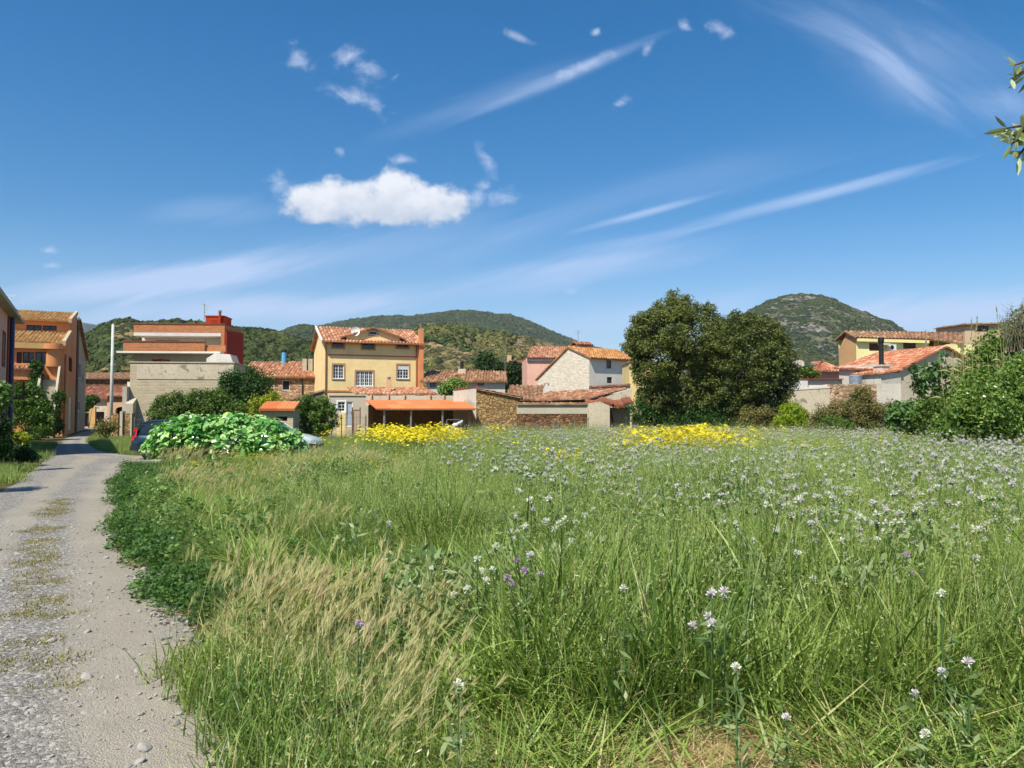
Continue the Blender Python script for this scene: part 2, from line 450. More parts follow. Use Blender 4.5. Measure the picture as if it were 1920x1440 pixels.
M['wood'] = simple('brown_wood', (92, 56, 38), 0.6, 0.3, 0, 0.25, 12)
M['darkwood'] = simple('dark_wood', (62, 40, 30), 0.6, 0.3, 0, 0.25, 12)
M['whitepaint'] = simple('white_paint', (226, 226, 220), 0.45, 0.4, 0, 0.04)
M['brownalu'] = simple('brown_frame', (104, 84, 66), 0.45, 0.4, 0, 0.1)
M['steel'] = simple('galvanised_steel', (150, 152, 150), 0.45, 0.5, 0.6, 0.12, 6, 0.05, (120, 100, 80), 0.2)
M['rust'] = simple('rusty_iron', (112, 74, 54), 0.8, 0.2, 0.1, 0.3, 14, 0.3, (80, 50, 36), 0.5)
M['black'] = simple('sooty_black_metal', (44, 42, 42), 0.6, 0.3, 0.2, 0.2)
M['blue'] = simple('light_blue_pipe', (92, 168, 214), 0.5, 0.4, 0, 0.06)
M['navy'] = simple('navy_drainpipe', (34, 42, 92), 0.4, 0.4, 0, 0.08)
M['copper'] = simple('brown_downpipe', (160, 104, 70), 0.45, 0.4, 0.2, 0.12)
M['pole'] = simple('weathered_concrete_pole', (196, 196, 186), 0.8, 0.2, 0, 0.12, 3, 0.2, (140, 136, 124), 0.4)
M['doorgrey'] = simple('grey_blue_door_paint', (158, 168, 178), 0.5, 0.3, 0, 0.1, 5, 0.1, (120, 118, 112), 0.3)
M['dark'] = simple('dark_interior', (26, 22, 20), 0.9, 0.1)
M['plasticgrey'] = simple('grey_wrapping', (196, 192, 190), 0.6, 0.3, 0, 0.15, 9, 0.3)
M['glass'] = glass_mat('window_glass')
M['glassb'] = glass_mat('blue_window_glass', (44, 54, 74), 0.1)
M['curtain'] = simple('curtained_pane', (150, 150, 148), 0.3, 0.5, 0, 0.1)

# ------------------------------------------------------------------ ground, road, hills
RY = np.array([-3.0, 1.5, 3.6, 5.0, 7.4, 9.5, 11.8, 15.0, 19.5, 24.0, 27.3, 30.0, 32.0, 35.5, 42.0, 50.0, 60.0, 72.0, 90.0, 99.0])
RR = np.array([2.2, 0.35, -0.98, -1.88, -3.28, -4.6, -5.93, -7.56, -9.75, -11.7, -12.5, -13.4, -16.3, -19.0, -23.0, -27.6, -32.6, -38.6, -46.6, -50.0])
RL = np.array([-1.6, -3.1, -4.4, -5.1, -6.4, -7.4, -8.5, -10.2, -12.4, -14.8, -16.6, -18.0, -19.2, -21.1, -24.8, -29.2, -34.3, -40.4, -49.0, -56.0])
def road_r(Y): return np.interp(Y, RY, RR)
def road_l(Y): return np.interp(Y, RY, RL)

m, nt, out = new_mat('soil')
g = nt.n.new('ShaderNodeNewGeometry').outputs['Position']
a = nt.noise(g, 0.25, 6, 0.6); b = nt.noise(g, 3.0, 6, 0.65); c = nt.noise(g, 40, 4, 0.6)
cc = nt.mix(nt.ramp(b, 0.35, 0.65), lin((96, 82, 54)), lin((70, 72, 40)))
cc = nt.mix(nt.ramp(a, 0.45, 0.6), cc, lin((132, 112, 80)))
principled(nt, out, cc, 0.95, 0.1, nt.math('ADD', b, nt.math('MULTIPLY', c, 0.4)), 0.8, 0.05)
M['soil'] = m
mb = MB(); mb.face([(-9000, -3000, 0), (9000, -3000, 0), (9000, 9000, 0), (-9000, 9000, 0)])
o = mb.build('ground', M['soil']); tag(o, kind='structure')

# gravel road: worn wheel tracks, stony middle
m, nt, out = new_mat('gravel')
g = nt.n.new('ShaderNodeNewGeometry').outputs['Position']
uv = nt.n.new('ShaderNodeUVMap').outputs[0]
sp = nt.n.new('ShaderNodeSeparateXYZ'); nt.l.new(uv, sp.inputs[0])
wob = nt.noise(g, 0.5, 3)
cross = nt.math('ADD', sp.outputs[0], nt.math('MULTIPLY', nt.math('SUBTRACT', wob, 0.5), 0.18))
tr1 = nt.ramp(nt.math('ABSOLUTE', nt.math('SUBTRACT', cross, 0.84)), 0.20, 0.08)
tr2 = nt.ramp(nt.math('ABSOLUTE', nt.math('SUBTRACT', cross, 0.36)), 0.13, 0.05)
track = nt.math('MAXIMUM', tr1, nt.math('MULTIPLY', tr2, 0.8))
v1 = nt.n.new('ShaderNodeTexVoronoi'); nt.l.new(g, v1.inputs['Vector']); v1.inputs['Scale'].default_value = 42
v2 = nt.n.new('ShaderNodeTexVoronoi'); nt.l.new(g, v2.inputs['Vector']); v2.inputs['Scale'].default_value = 110
s1 = nt.n.new('ShaderNodeSeparateColor'); nt.l.new(v1.outputs[1], s1.inputs[0])
s2 = nt.n.new('ShaderNodeSeparateColor'); nt.l.new(v2.outputs[1], s2.inputs[0])
stones = nt.mix(nt.ramp(s1.outputs[0], 0.1, 0.9), lin((92, 90, 88)), lin((150, 147, 140)))
stones = nt.mix(nt.ramp(s1.outputs[1], 0.8, 0.95), stones, lin((196, 190, 178)))
stones = nt.mix(nt.ramp(s1.outputs[2], 0.75, 0.95), stones, lin((84, 82, 84)))
fine = nt.mix(nt.ramp(s2.outputs[0], 0.1, 0.9), lin((118, 113, 102)), lin((158, 151, 137)))
colr = nt.mix(nt.math('ADD', 0.35, nt.math('MULTIPLY', track, 0.55)), stones, fine)
big = nt.noise(g, 0.8, 5, 0.6); mid = nt.noise(g, 5, 5, 0.65)
colr = nt.mix(nt.math('MULTIPLY', track, 0.55), colr, lin((158, 149, 131)))
colr = nt.mix(nt.math('MULTIPLY', nt.ramp(mid, 0.5, 0.75), 0.35), colr, lin((122, 112, 96)))
colr = nt.mix(nt.math('MULTIPLY', nt.ramp(big, 0.45, 0.7), 0.25), colr, lin((176, 168, 152)))
h = nt.math('ADD', nt.math('MULTIPLY', nt.math('SUBTRACT', 1.0, v1.outputs[0]), nt.math('SUBTRACT', 0.6, nt.math('MULTIPLY', track, 0.45))), nt.math('MULTIPLY', nt.math('SUBTRACT', 1.0, v2.outputs[0]), 0.35))
h = nt.math('ADD', h, nt.math('MULTIPLY', mid, 0.8))
principled(nt, out, colr, 0.9, 0.2, h, 0.9, 0.02)
M['gravel'] = m
ys = np.concatenate([np.arange(-2.5, 30, 0.5), np.arange(30, 98, 1.5)])
nx_ = 12
vs, fs, uvs = [], [], []
for j, y in enumerate(ys):
    l = road_l(y) + 0.10 * mnoise.noise(Vector((y * 0.9, 0, 3))); r = road_r(y) + 0.14 * mnoise.noise(Vector((y * 1.1, 0, 9)))
    for i in range(nx_ + 1):
        t = i / nx_
        z = 0.004 + 0.02 * math.sin(math.pi * t) + 0.012 * (1 - math.cos((t - 0.5) * 4 * math.pi)) * 0
        vs.append((l + (r - l) * t, y, z))
for j in range(len(ys) - 1):
    for i in range(nx_):
        a_ = j * (nx_ + 1) + i
        fs.append((a_, a_ + 1, a_ + nx_ + 2, a_ + nx_ + 1))
mesh = bpy.data.meshes.new('road'); mesh.from_pydata(vs, [], fs)
ul = mesh.uv_layers.new(name='UVMap')
for p in mesh.polygons:
    for li, vi in zip(p.loop_indices, p.vertices):
        ul.data[li].uv = ((vi % (nx_ + 1)) / nx_, vs[vi][1] / 3.0)
mesh.materials.append(M['gravel']); o = link(bpy.data.objects.new('road', mesh)); tag(o, kind='structure')

# dirt apron where cars park beside the road, and paved yard in front of the canopy
m, nt, out = new_mat('dry_dirt')
g = nt.n.new('ShaderNodeNewGeometry').outputs['Position']
b = nt.noise(g, 2.0, 6, 0.65); c = nt.noise(g, 60, 4, 0.7)
cc = nt.mix(nt.ramp(b, 0.4, 0.65), lin((158, 138, 108)), lin((126, 112, 84)))
cc = nt.mix(nt.math('MULTIPLY', nt.ramp(c, 0.5, 0.7), 0.4), cc, lin((180, 168, 144)))
principled(nt, out, cc, 0.95, 0.1, nt.math('ADD', b, c), 0.7, 0.02)
M['dirt'] = m
mb = MB()
pts = [(-12.3, 24.2), (-10.2, 24.6), (-9.6, 26.4), (-10.2, 28.5), (-14.0, 30.6), (-16.4, 32.0), (-13.6, 30.2), (-12.6, 27.3)]
mb.face([(x, y, 0.008) for x, y in pts])
mb.face([(x, y, 0.008) for x, y in [(-12.2, 47.3), (-2.4, 47.3), (-2.4, 52.5), (-12.2, 52.5)]])
o = mb.build('path', M['dirt']); tag(o, kind='structure')

def hill(name, prof, D0, D1, mat, rough=1.0, nu=220, nv=70, px0=None, px1=None, foot=-2.0, relief=0.10, seed=0, face=0.75):
    xs = [p[0] for p in prof]; yy = [p[1] for p in prof]
    us = np.linspace(xs[0], xs[-1], nu)
    crest_py = np.interp(us, xs, yy)
    # smooth the polyline a little
    k = np.ones(5) / 5; pad = np.pad(crest_py, 2, mode='edge'); crest_py = np.convolve(pad, k, mode='valid')
    hc = EYE + (778 - crest_py) / F * D1
    nb = 14
    verts = np.zeros((nu, nv + nb, 3))
    for i, u in enumerate(us):
        kx = (u - 960) / F
        for j in range(nv + nb):
            if j < nv:
                t = j / (nv - 1); D = D0 + (D1 - D0) * t
                s = t ** face * (1 - 0.0)
                s = 0.5 * s + 0.5 * (math.sin((t - 0.5) * math.pi) * 0.5 + 0.5)
            else:
                t = 1 + (j - nv + 1) / nb; D = D1 + (D1 - D0) * 0.8 * (t - 1); s = math.cos((t - 1) * math.pi / 2) ** 1.2
            X = kx * D
            q = Vector((X / hc.max() * 0.9 + seed, D / hc.max() * 0.9, seed * 1.7))
            n = mnoise.fractal(q, 0.9, 2.1, 7, noise_basis='PERLIN_ORIGINAL') * relief
            rid = abs(mnoise.noise(q * 1.3 + Vector((5, 1, 0)))) * relief * 1.6
            env = math.sin(min(t, 1.0) * math.pi) ** 0.6 if t < 1 else 0
            z = foot + (hc[i] - foot) * s + hc.max() * (n - rid) * env + hc.max() * 0.004 * rough * mnoise.noise(q * 30)
            verts[i, j] = (X, D, max(z, foot))
    idx = np.arange(nu * (nv + nb)).reshape(nu, nv + nb)
    faces = np.stack([idx[:-1, :-1], idx[1:, :-1], idx[1:, 1:], idx[:-1, 1:]], -1).reshape(-1, 4)
    me = np_mesh(name, verts.reshape(-1, 3), faces, mat, smooth=True)
    o = link(bpy.data.objects.new(name, me)); tag(o, kind='structure')
    return verts
def hill_mat(name, green1, green2, soil, rock, scale, rock_amt=0.3, bare=0.5):
    m, nt, out = new_mat(name)
    g = nt.n.new('ShaderNodeNewGeometry').outputs['Position']
    a = nt.noise(g, scale * 0.06, 6, 0.6); b = nt.noise(g, scale * 0.5, 6, 0.7)
    v = nt.voro(g, scale * 1.0); v2 = nt.voro(g, scale * 0.33)
    vv = nt.math('ADD', nt.math('MULTIPLY', v, 0.6), nt.math('MULTIPLY', v2, 0.5))
    shr = nt.ramp(nt.math('ADD', vv, nt.math('MULTIPLY', nt.math('SUBTRACT', b, 0.5), 0.8)), 0.62, 0.42)
    gr = nt.mix(nt.ramp(b, 0.35, 0.65), lin(green1), lin(green2))
    gd = nt.mix(nt.ramp(nt.noise(g, scale * 0.25, 6, 0.7), 0.42, 0.62), lin(green2), lin(soil))
    gd = nt.mix(nt.ramp(a, bare, bare + 0.12), gd, lin(soil))
    st = nt.noise(nt.vmath('MULTIPLY', g, (1.0, 1.0, 0.5)), scale * 0.2, 8, 0.72, 0.8)
    gd = nt.mix(nt.math('MULTIPLY', nt.ramp(st, 0.52, 0.6), rock_amt), gd, lin(rock))
    colr = nt.mix(shr, gd, gr)
    colr = nt.mix(nt.math('MULTIPLY', nt.ramp(st, 0.58, 0.64), rock_amt), colr, lin(rock))
    principled(nt, out, colr, 0.95, 0.05, nt.math('ADD', nt.math('MULTIPLY', shr, 0.7), nt.math('MULTIPLY', st, 0.8)), 1.0, 2.2 / scale)
    return m
M['hillA'] = hill_mat('maquis_near', (52, 62, 34), (78, 84, 46), (150, 128, 84), (150, 138, 118), 0.45, 0.3, 0.60)
M['hillD'] = hill_mat('maquis_dry', (66, 74, 42), (106, 104, 62), (160, 136, 92), (168, 140, 112), 0.4, 0.6, 0.50)
M['hillC'] = hill_mat('maquis_far', (38, 52, 32), (54, 68, 40), (110, 104, 72), (130, 120, 104), 0.12, 0.3, 0.68)
M['hillE'] = hill_mat('rocky_mountain', (46, 60, 32), (74, 84, 48), (110, 106, 82), (152, 148, 138), 0.2, 0.9, 0.60)
M['hillF'] = hill_mat('blue_ridge', (56, 70, 56), (66, 80, 62), (96, 96, 80), (110, 108, 100), 0.06, 0.2, 0.7)
HV = {}
HV['F'] = hill('hills', [(-500, 640), (-200, 612), (60, 596), (120, 600), (150, 604), (175, 607), (205, 616), (280, 640), (380, 690), (450, 760)], 2400, 3400, M['hillF'], seed=3, nu=90, nv=30)
HV['C'] = hill('hills', [(420, 720), (480, 660), (540, 628), (590, 613), (610, 609), (640, 602), (670, 597), (700, 594), (750, 592), (765, 591), (800, 590), (840, 586), (880, 585), (910, 586), (950, 588), (975, 595), (1000, 606), (1030, 620), (1060, 632), (1085, 640), (1120, 652), (1180, 672), (1260, 705), (1400, 762)], 900, 1700, M['hillC'], seed=5, nu=260, nv=70)
HV['B'] = hill('hills', [(380, 740), (440, 690), (485, 640), (510, 624), (535, 616), (560, 610), (575, 610), (600, 613), (640, 622), (690, 640), (760, 680), (840, 740)], 700, 1150, M['hillC'], seed=8, nu=160, nv=50, relief=0.08)
HV['E'] = hill('hills', [(1180, 760), (1260, 690), (1330, 636), (1375, 600), (1392, 590), (1410, 580), (1430, 569), (1455, 560), (1480, 554), (1505, 551), (1530, 552), (1555, 558), (1580, 567), (1605, 579), (1630, 590), (1645, 598), (1660, 603), (1668, 602), (1680, 610), (1700, 622), (1740, 640), (1800, 665), (1900, 700), (2050, 750)], 520, 1050, M['hillE'], seed=12, nu=260, nv=90, relief=0.13, rough=2.5)
HV['A'] = hill('hills', [(-900, 700), (-500, 680), (0, 660), (100, 648), (150, 638), (180, 627), (200, 617), (215, 610), (232, 607), (255, 606), (290, 603), (340, 606), (400, 613), (450, 621), (486, 622), (505, 627), (530, 636), (560, 645), (600, 655), (660, 680), (740, 720), (840, 765)], 170, 430, M['hillA'], seed=20, nu=300, nv=70, relief=0.10)
HV['D'] = hill('hills', [(640, 760), (700, 700), (760, 640), (790, 622), (815, 616), (850, 616), (880, 622), (905, 628), (930, 626), (955, 633), (990, 634), (1010, 637), (1050, 648), (1100, 665), (1160, 690), (1260, 740), (1340, 765)], 230, 480, M['hillD'], seed=31, nu=220, nv=70, relief=0.14)

# ------------------------------------------------------------------ house helper
class Wall:
    def __init__(s, h, A, B, top, z0):
        s.h = h; s.A = Vector((*A, 0)); s.B = Vector((*B, 0)); s.z0 = z0
        s.d = (s.B - s.A); s.L = s.d.length; s.d.normalize(); s.n = Vector((s.d.y, -s.d.x, 0)); s.holes = []
        s.top = top if isinstance(top, list) else [(0, top), (s.L, top)]
    def loc(s, a, d, z):
        p = s.A + s.d * a + s.n * d
        return (p.x, p.y, z)
    def wxy(s, a):
        p = s.A + s.d * a; return s.h.world(p.x, p.y)
    def s_at(s, px):
        k = (px - 960) / F; x0, y0 = s.wxy(0); x1, y1 = s.wxy(1)
        dx, dy = x1 - x0, y1 - y0
        return (k * y0 - x0) / (dx - k * dy)
    def z_at(s, py, a):
        return gz(py, s.wxy(a)[1])
    def ht(s, a):
        return float(np.interp(a, [t[0] for t in s.top], [t[1] for t in s.top]))
    def sheet(s, mb, reveal=0.16):
        xs = {0.0, s.L} | {t[0] for t in s.top}
        for h in s.holes: xs |= {h[0], h[1]}
        xs = sorted(x for x in xs if -1e-6 <= x <= s.L + 1e-6)
        for a, b in zip(xs[:-1], xs[1:]):
            if b - a < 1e-5: continue
            mid = (a + b) / 2
            cuts = sorted([(h[2], h[3]) for h in s.holes if h[0] <= mid <= h[1]])
            z = s.z0
            for c0, c1 in cuts:
                if c0 > z + 1e-4: s.q(mb, a, b, z, z, c0, c0)
                z = max(z, c1)
            s.q(mb, a, b, z, z, s.ht(a), s.ht(b))
        for h in s.holes:
            a, b, z0, z1 = h
            P = lambda aa, dd, zz: s.loc(aa, dd, zz)
            mb.face([P(a, 0, z0), P(a, 0, z1), P(a, -reveal, z1), P(a, -reveal, z0)])
            mb.face([P(b, 0, z1), P(b, 0, z0), P(b, -reveal, z0), P(b, -reveal, z1)])
            mb.face([P(a, 0, z1), P(b, 0, z1), P(b, -reveal, z1), P(a, -reveal, z1)])
            mb.face([P(b, 0, z0), P(a, 0, z0), P(a, -reveal, z0), P(b, -reveal, z0)])
    def q(s, mb, a, b, z0a, z0b, z1a, z1b):
        mb.face([s.loc(a, 0, z0a), s.loc(b, 0, z0b), s.loc(b, 0, z1b), s.loc(a, 0, z1a)], [(a, z0a), (b, z0b), (b, z1b), (a, z1a)])
    def wbox(s, mb, a0, a1, d0, d1, z0, z1):
        c = [s.loc(a0, d1, z0), s.loc(a1, d1, z0), s.loc(a1, d0, z0), s.loc(a0, d0, z0),
             s.loc(a0, d1, z1), s.loc(a1, d1, z1), s.loc(a1, d0, z1), s.loc(a0, d0, z1)]
        mb.hexa(c)

def corrug(mb, e0, e1, r1, r0, pw=0.30, pl=0.42, amp=0.09, jit=0.008, lift=0.035, under=True, seed=0, thick=0.06):
    e0, e1, r1, r0 = map(Vector, (e0, e1, r1, r0))
    L = (e1 - e0).length; S = ((r0 - e0).length + (r1 - e1).length) / 2
    n = (e1 - e0).cross(r0 - e0).normalized()
    if n.z < 0: n = -n
    nw = max(2, int(round(L / pw))); nr = max(1, int(round(S / pl)))
    rr = random.Random(seed + 5)
    K = 4 * nw
    w4 = (0.0, 0.75, 1.0, 0.75) if True else None
    sag = [rr.uniform(-jit, jit) for _ in range(nw + 1)]
    def P(i, t, extra):
        s = i / K
        b = (e0.lerp(e1, s)).lerp(r0.lerp(r1, s), t)
        sg = sag[i // 4] * (1 + math.sin(t * 9 + sag[i // 4] * 300)) + jit * 1.6 * mnoise.noise(Vector((s * L * 0.35, t * S * 0.5, seed)))
        return b + n * (amp * (w4[i % 4] - 0.35) * 1.3 + extra + sg)
    for j in range(nr):
        t0, t1 = j / nr, (j + 1) / nr
        jl = rr.uniform(0, jit * 0.6)
        A = [P(i, t0, lift + jl) for i in range(K + 1)]; B = [P(i, t1, 0.0) for i in range(K + 1)]
        for i in range(K):
            u0, u1 = i / K * L, (i + 1) / K * L
            mb.face([A[i], A[i + 1], B[i + 1], B[i]], [(u0, t0 * S + .01), (u1, t0 * S + .01), (u1, t1 * S - .01), (u0, t1 * S - .01)])
            if lift > 0 and (j > 0):
                C0 = P(i, t0, 0.0); C1 = P(i + 1, t0, 0.0)
                mb.face([C0, C1, A[i + 1], A[i]], [(u0, t0 * S + .01)] * 4)
        if j == 0:
            for i in range(K):
                s0, s1 = i / K, (i + 1) / K
                D0 = e0.lerp(e1, s0) - n * 0.03; D1 = e0.lerp(e1, s1) - n * 0.03
                mb.face([D0, D1, A[i + 1], A[i]], [(i / K * L, 0.01)] * 4)
    if under:
        d = n * (-0.04); d2 = n * (-0.04 - thick)
        mb.hexa([e0 + d2, e1 + d2, r1 + d2, r0 + d2, e0 + d, e1 + d, r1 + d, r0 + d])

class House:
    def __init__(s, name, label, cat, px, Y, yaw, group=None, X=None):
        s.x = gx(px, Y) if X is None else X; s.y = Y; s.c = math.cos(R(yaw)); s.sn = math.sin(R(yaw))
        s.root = empty(name, (s.x, s.y, 0), R(yaw), label, cat, group); s.ws = []; s.pend = []; s.name = name
    def world(s, u, v): return (s.x + s.c * u - s.sn * v, s.y + s.sn * u + s.c * v)
    def u_at(s, px, v=0.0):
        k = (px - 960) / F; x0, y0 = s.world(0, v)
        return (k * y0 - x0) / (s.c - k * s.sn)
    def v_at(s, px, u=0.0):
        k = (px - 960) / F; x0, y0 = s.world(u, 0)
        return (x0 - k * y0) / (s.sn + k * s.c)
    def z_at(s, py, u=0.0, v=0.0): return gz(py, s.world(u, v)[1])
    def wall(s, A, B, top, z0=-0.05):
        w = Wall(s, A, B, top, z0); s.ws.append(w); return w
    def walls(s, mat, ws=None, name='wall'):
        mb = MB()
        for w in (ws or s.ws): w.sheet(mb)
        o = mb.build(name, mat, s.root)
        if ws is None: s.ws = []
        else: s.ws = [w for w in s.ws if w not in ws]
        return o
    def win(s, w, px0, py0, px1, py1, **st):
        a0, a1 = sorted((w.s_at(px0), w.s_at(px1))); am = (a0 + a1) / 2
        return s.winm(w, a0, a1, w.z_at(py1, am), w.z_at(py0, am), **st)
    def winm(s, w, a0, a1, z0, z1, frame='whitepaint', pane='glass', nx=2, mx=0, mz=0, sur=None, sw=0.12, sill=None, shutter=None, sh=0.0, kind='window', fw=0.06, panel=None, bars=None):
        w.holes.append((a0, a1, z0, z1))
        mb = MB(); d0, d1 = -0.12, -0.06
        w.wbox(mb, a0, a0 + fw, d0, d1, z0, z1); w.wbox(mb, a1 - fw, a1, d0, d1, z0, z1)
        w.wbox(mb, a0 + fw, a1 - fw, d0, d1, z1 - fw, z1); w.wbox(mb, a0 + fw, a1 - fw, d0, d1, z0, z0 + fw)
        for i in range(1, nx):
            c = a0 + (a1 - a0) * i / nx; w.wbox(mb, c - fw * 0.6, c + fw * 0.6, d0, d1 + .003, z0 + fw, z1 - fw)
        wd = (a1 - a0) / nx
        for i in range(nx):
            for k in range(1, mx + 1):
                c = a0 + wd * i + wd * k / (mx + 1); w.wbox(mb, c - 0.015, c + 0.015, d0 + .02, d1 - 0.01, z0 + fw, z1 - fw)
        for k in range(1, mz + 1):
            c = z0 + (z1 - z0) * k / (mz + 1); w.wbox(mb, a0 + fw, a1 - fw, d0 + .022, d1 - 0.012, c - 0.015, c + 0.015)
        fo = mb.build(kind, M[frame], s.root)
        mb = MB(); w.wbox(mb, a0 + 0.01, a1 - 0.01, -0.14, -0.105, z0 + 0.01, z1 - 0.01)
        mb.build('panel' if panel else 'pane', M[panel or pane], fo)
        if sur:
            mb = MB(); t = 0.03
            w.wbox(mb, a0 - sw, a0, 0.0, t, z0 - sw, z1 + sw); w.wbox(mb, a1, a1 + sw, 0.0, t, z0 - sw, z1 + sw)
            w.wbox(mb, a0, a1, 0.0, t, z1, z1 + sw); w.wbox(mb, a0, a1, 0.0, t, z0 - sw, z0)
            mb.build('surround', M[sur], fo)
        if sill:
            mb = MB(); w.wbox(mb, a0 - 0.08, a1 + 0.08, -0.05, 0.09, z0 - 0.05, z0 + 0.012); mb.build('sill', M[sill], fo)
        if shutter:
            mb = MB(); zt = z1 - (z1 - z0) * sh
            k = max(1, int((z1 - zt) / 0.1))
            for i in range(k):
                q0 = zt + (z1 - zt) * i / k; q1 = zt + (z1 - zt) * (i + 0.85) / k
                w.wbox(mb, a0 + 0.01, a1 - 0.01, -0.055, -0.035 - 0.006 * (i % 2), q0, q1)
            mb.build('shutter', M[shutter], fo)
        if kind == 'door':
            mb = MB(); w.wbox(mb, a1 - 0.16, a1 - 0.12, -0.06, -0.01, z0 + 1.0, z0 + 1.12); mb.build('handle', M['steel'], fo)
        return fo
    def part(s, name, mat, fn, label=None, parent=None):
        mb = MB(); fn(mb); return mb.build(name, M[mat], parent or s.root, label=label)
    def roofs(s, mat, planes, name='roof', **kw):
        mb = MB()
        for i, p in enumerate(planes): corrug(mb, *p, seed=i + len(s.name), **kw)
        return mb.build(name, M[mat], s.root)

def tube_part(parent, name, mat, pts, r, n=8):
    mb = MB(); mb.tube(pts, r, n); return mb.build(name, M[mat], parent)

def antenna(px, py0, py1, Y, label, arms=4):
    top = at(px, py0, Y); bot = at(px, py1, Y)
    r = empty('television_antenna', (bot.x, bot.y, bot.z), 0, label, 'antenna')
    h = top.z - bot.z
    tube_part(r, 'mast', 'steel', [(0, 0, 0), (0, 0, h)], 0.025, 6)
    mb = MB()
    for k in range(arms):
        z = h * (0.98 - 0.13 * k); mb.tube([(-0.45 + 0.07 * k, 0, z), (0.45 - 0.07 * k, 0.08, z)], 0.014, 5)
    mb.tube([(0, -0.5, h * 0.9), (0, 0.5, h * 0.9)], 0.014, 5)
    mb.build('aerial', M['steel'], r)

# ================================================================== HOUSES, left side of the lane
# pink house whose long wall faces the lane
h = House('pink_house', 'salmon pink house with dark blue drainpipe and parapet, cut by the left picture edge', 'house', -34, 29.0, 118.6)
L = (40 - 29) / 0.88
w = h.wall((0, 0), (L, 0), 6.45); w2 = h.wall((L, 0), (L, 9), 6.45); h.wall((L, 9), (0, 9), 6.45); h.wall((0, 9), (0, 0), 6.45)
h.winm(w, L - 5.6, L - 4.6, 4.0, 5.4, frame='brownalu', sur='redtrim'); h.winm(w, L - 5.6, L - 4.6, 1.0, 2.4, frame='brownalu', sur='redtrim')
h.winm(w, L - 9, L - 8, 4.0, 5.4, frame='brownalu', sur='redtrim')
h.walls(M['pink'])
def f(mb):
    w.wbox(mb, L - 3.6, L - 3.1, 0.0, 0.07, 0, 6.4); w.wbox(mb, L - 0.35, L - 0.0, 0.0, 0.05, 0, 3.0)
h.part('pilaster', 'redtrim', f)
h.part('cornice', 'concrete', lambda mb: mb.box(-0.3, L + 0.5, -0.42, 9.3, 6.45, 6.60))
h.part('parapet', 'greyd', lambda mb: (mb.box(-0.1, L + 0.1, -0.12, 0.06, 6.62, 7.1), mb.box(L - 0.08, L + 0.1, 0.06, 9.1, 6.62, 7.1), mb.box(-0.1, 0.06, 0.06, 9.1, 6.62, 7.1)))
tube_part(h.root, 'drainpipe', 'navy', [(L - 2.6, -0.12, 0), (L - 2.6, -0.12, 6.44)], 0.12)
def f(mb):
    for k in range(7): mb.box(L - 1.2 + 0.18 * k, L - 1.18 + 0.18 * k, -0.55, -0.53, 2.55, 3.3)
    mb.box(L - 1.25, L, -0.57, -0.51, 3.3, 3.34); mb.box(L - 1.25, L, -0.6, 0, 2.45, 2.55)
h.part('balcony', 'rust', f)
antenna(10, 553, 580, 36.5, 'thin rooftop antenna above the pink house at the left edge', 3)

# orange house with the tiled terrace roofs
h = House('orange_house', 'orange house with two sandy tiled roof tiers, rounded corner and outside stair, beside the lane', 'house', 118, 60.0, 26)
v1 = h.v_at(129); v2 = h.v_at(140); VE = h.v_at(141.5)
zs = [h.z_at(645, 0, 0), h.z_at(624, 0, v1), h.z_at(603, 0, v1), h.z_at(587, 0, v2)]
zm = h.z_at(722, 0, 2)
side_top = [(0, zs[0]), (v1, zs[1]), (v1 + 0.01, zs[2]), (v2, zs[3]), (VE, zs[3] - 0.3)]
# right side wall: lower ochre, upper orange
lo = h.wall((0, 0), (0, VE), zm); h.win(lo, 129.5, 745, 135.0, 806, frame='whitepaint', panel='whitepaint', kind='door', nx=1)
h.walls(M['ochre'], [lo], 'lower_wall')
up = h.wall((0, 0), (0, VE), side_top, zm); h.win(up, 127.4, 670, 134.2, 697, frame='darkwood', pane='glass', nx=2)
fr = h.wall((-9, 0), (0, 0), zs[0] - 0.45)
h.wall((0, VE), (-9, VE), zs[3] - 0.3); h.wall((-9, VE), (-9, 0), [(0, zs[3] - 0.3), (VE - v2, zs[3]), (VE - v1 - 0.01, zs[2]), (VE - v1, zs[1]), (VE, zs[0])])
cl = h.wall((-9, v1), (0, v1), zs[2] - 0.05, zs[1] - 0.1)
h.win(cl, 46, 609.5, 75, 619, frame='black', nx=2); h.win(cl, 77, 610.5, 103, 619.5, frame='black', nx=2)
h.win(fr, 29, 660, 39, 681, frame='darkwood', nx=1, shutter='darkwood', sh=0.999); h.win(fr, 40.5, 660, 62, 681, frame='darkwood', nx=2); h.win(fr, 64, 660, 88, 681, frame='darkwood', nx=2, pane='glassb')
h.win(fr, 72, 703, 91, 713, frame='orange2', panel='orange2', nx=1)
h.walls(M['orange'])
h.roofs('tile_l', [((-9, -0.35, zs[0] + 0.02), (-0.12, -0.35, zs[0] + 0.02), (-0.12, v1, zs[1]), (-9, v1, zs[1])),
                   ((-9, v1 - 0.5, zs[2]), (-0.12, v1 - 0.5, zs[2]), (-0.12, v2, zs[3]), (-9, v2, zs[3]))], pw=0.28)
def f(mb):  # raised verge walls
    A = [(-0.12, -0.3, zs[0] - .15), (-0.12, v1, zs[1] - .15), (-0.12, v1, zs[1] + .22), (-0.12, -0.3, zs[0] + .22)]
    B = [(0.12, p[1], p[2]) for p in A]; mb.prism(A, B)
    A = [(-0.12, v1 - .5, zs[2] - .15), (-0.12, v2, zs[3] - .15), (-0.12, v2, zs[3] + .2), (-0.12, v1 - .5, zs[2] + .2)]
    B = [(0.12, p[1], p[2]) for p in A]; mb.prism(A, B)
h.part('verge', 'beige', f)
h.part('beam', 'ochre', lambda mb: mb.box(-9, -0.9, -0.42, -0.002, zs[0] - 0.45, zs[0] - 0.03))
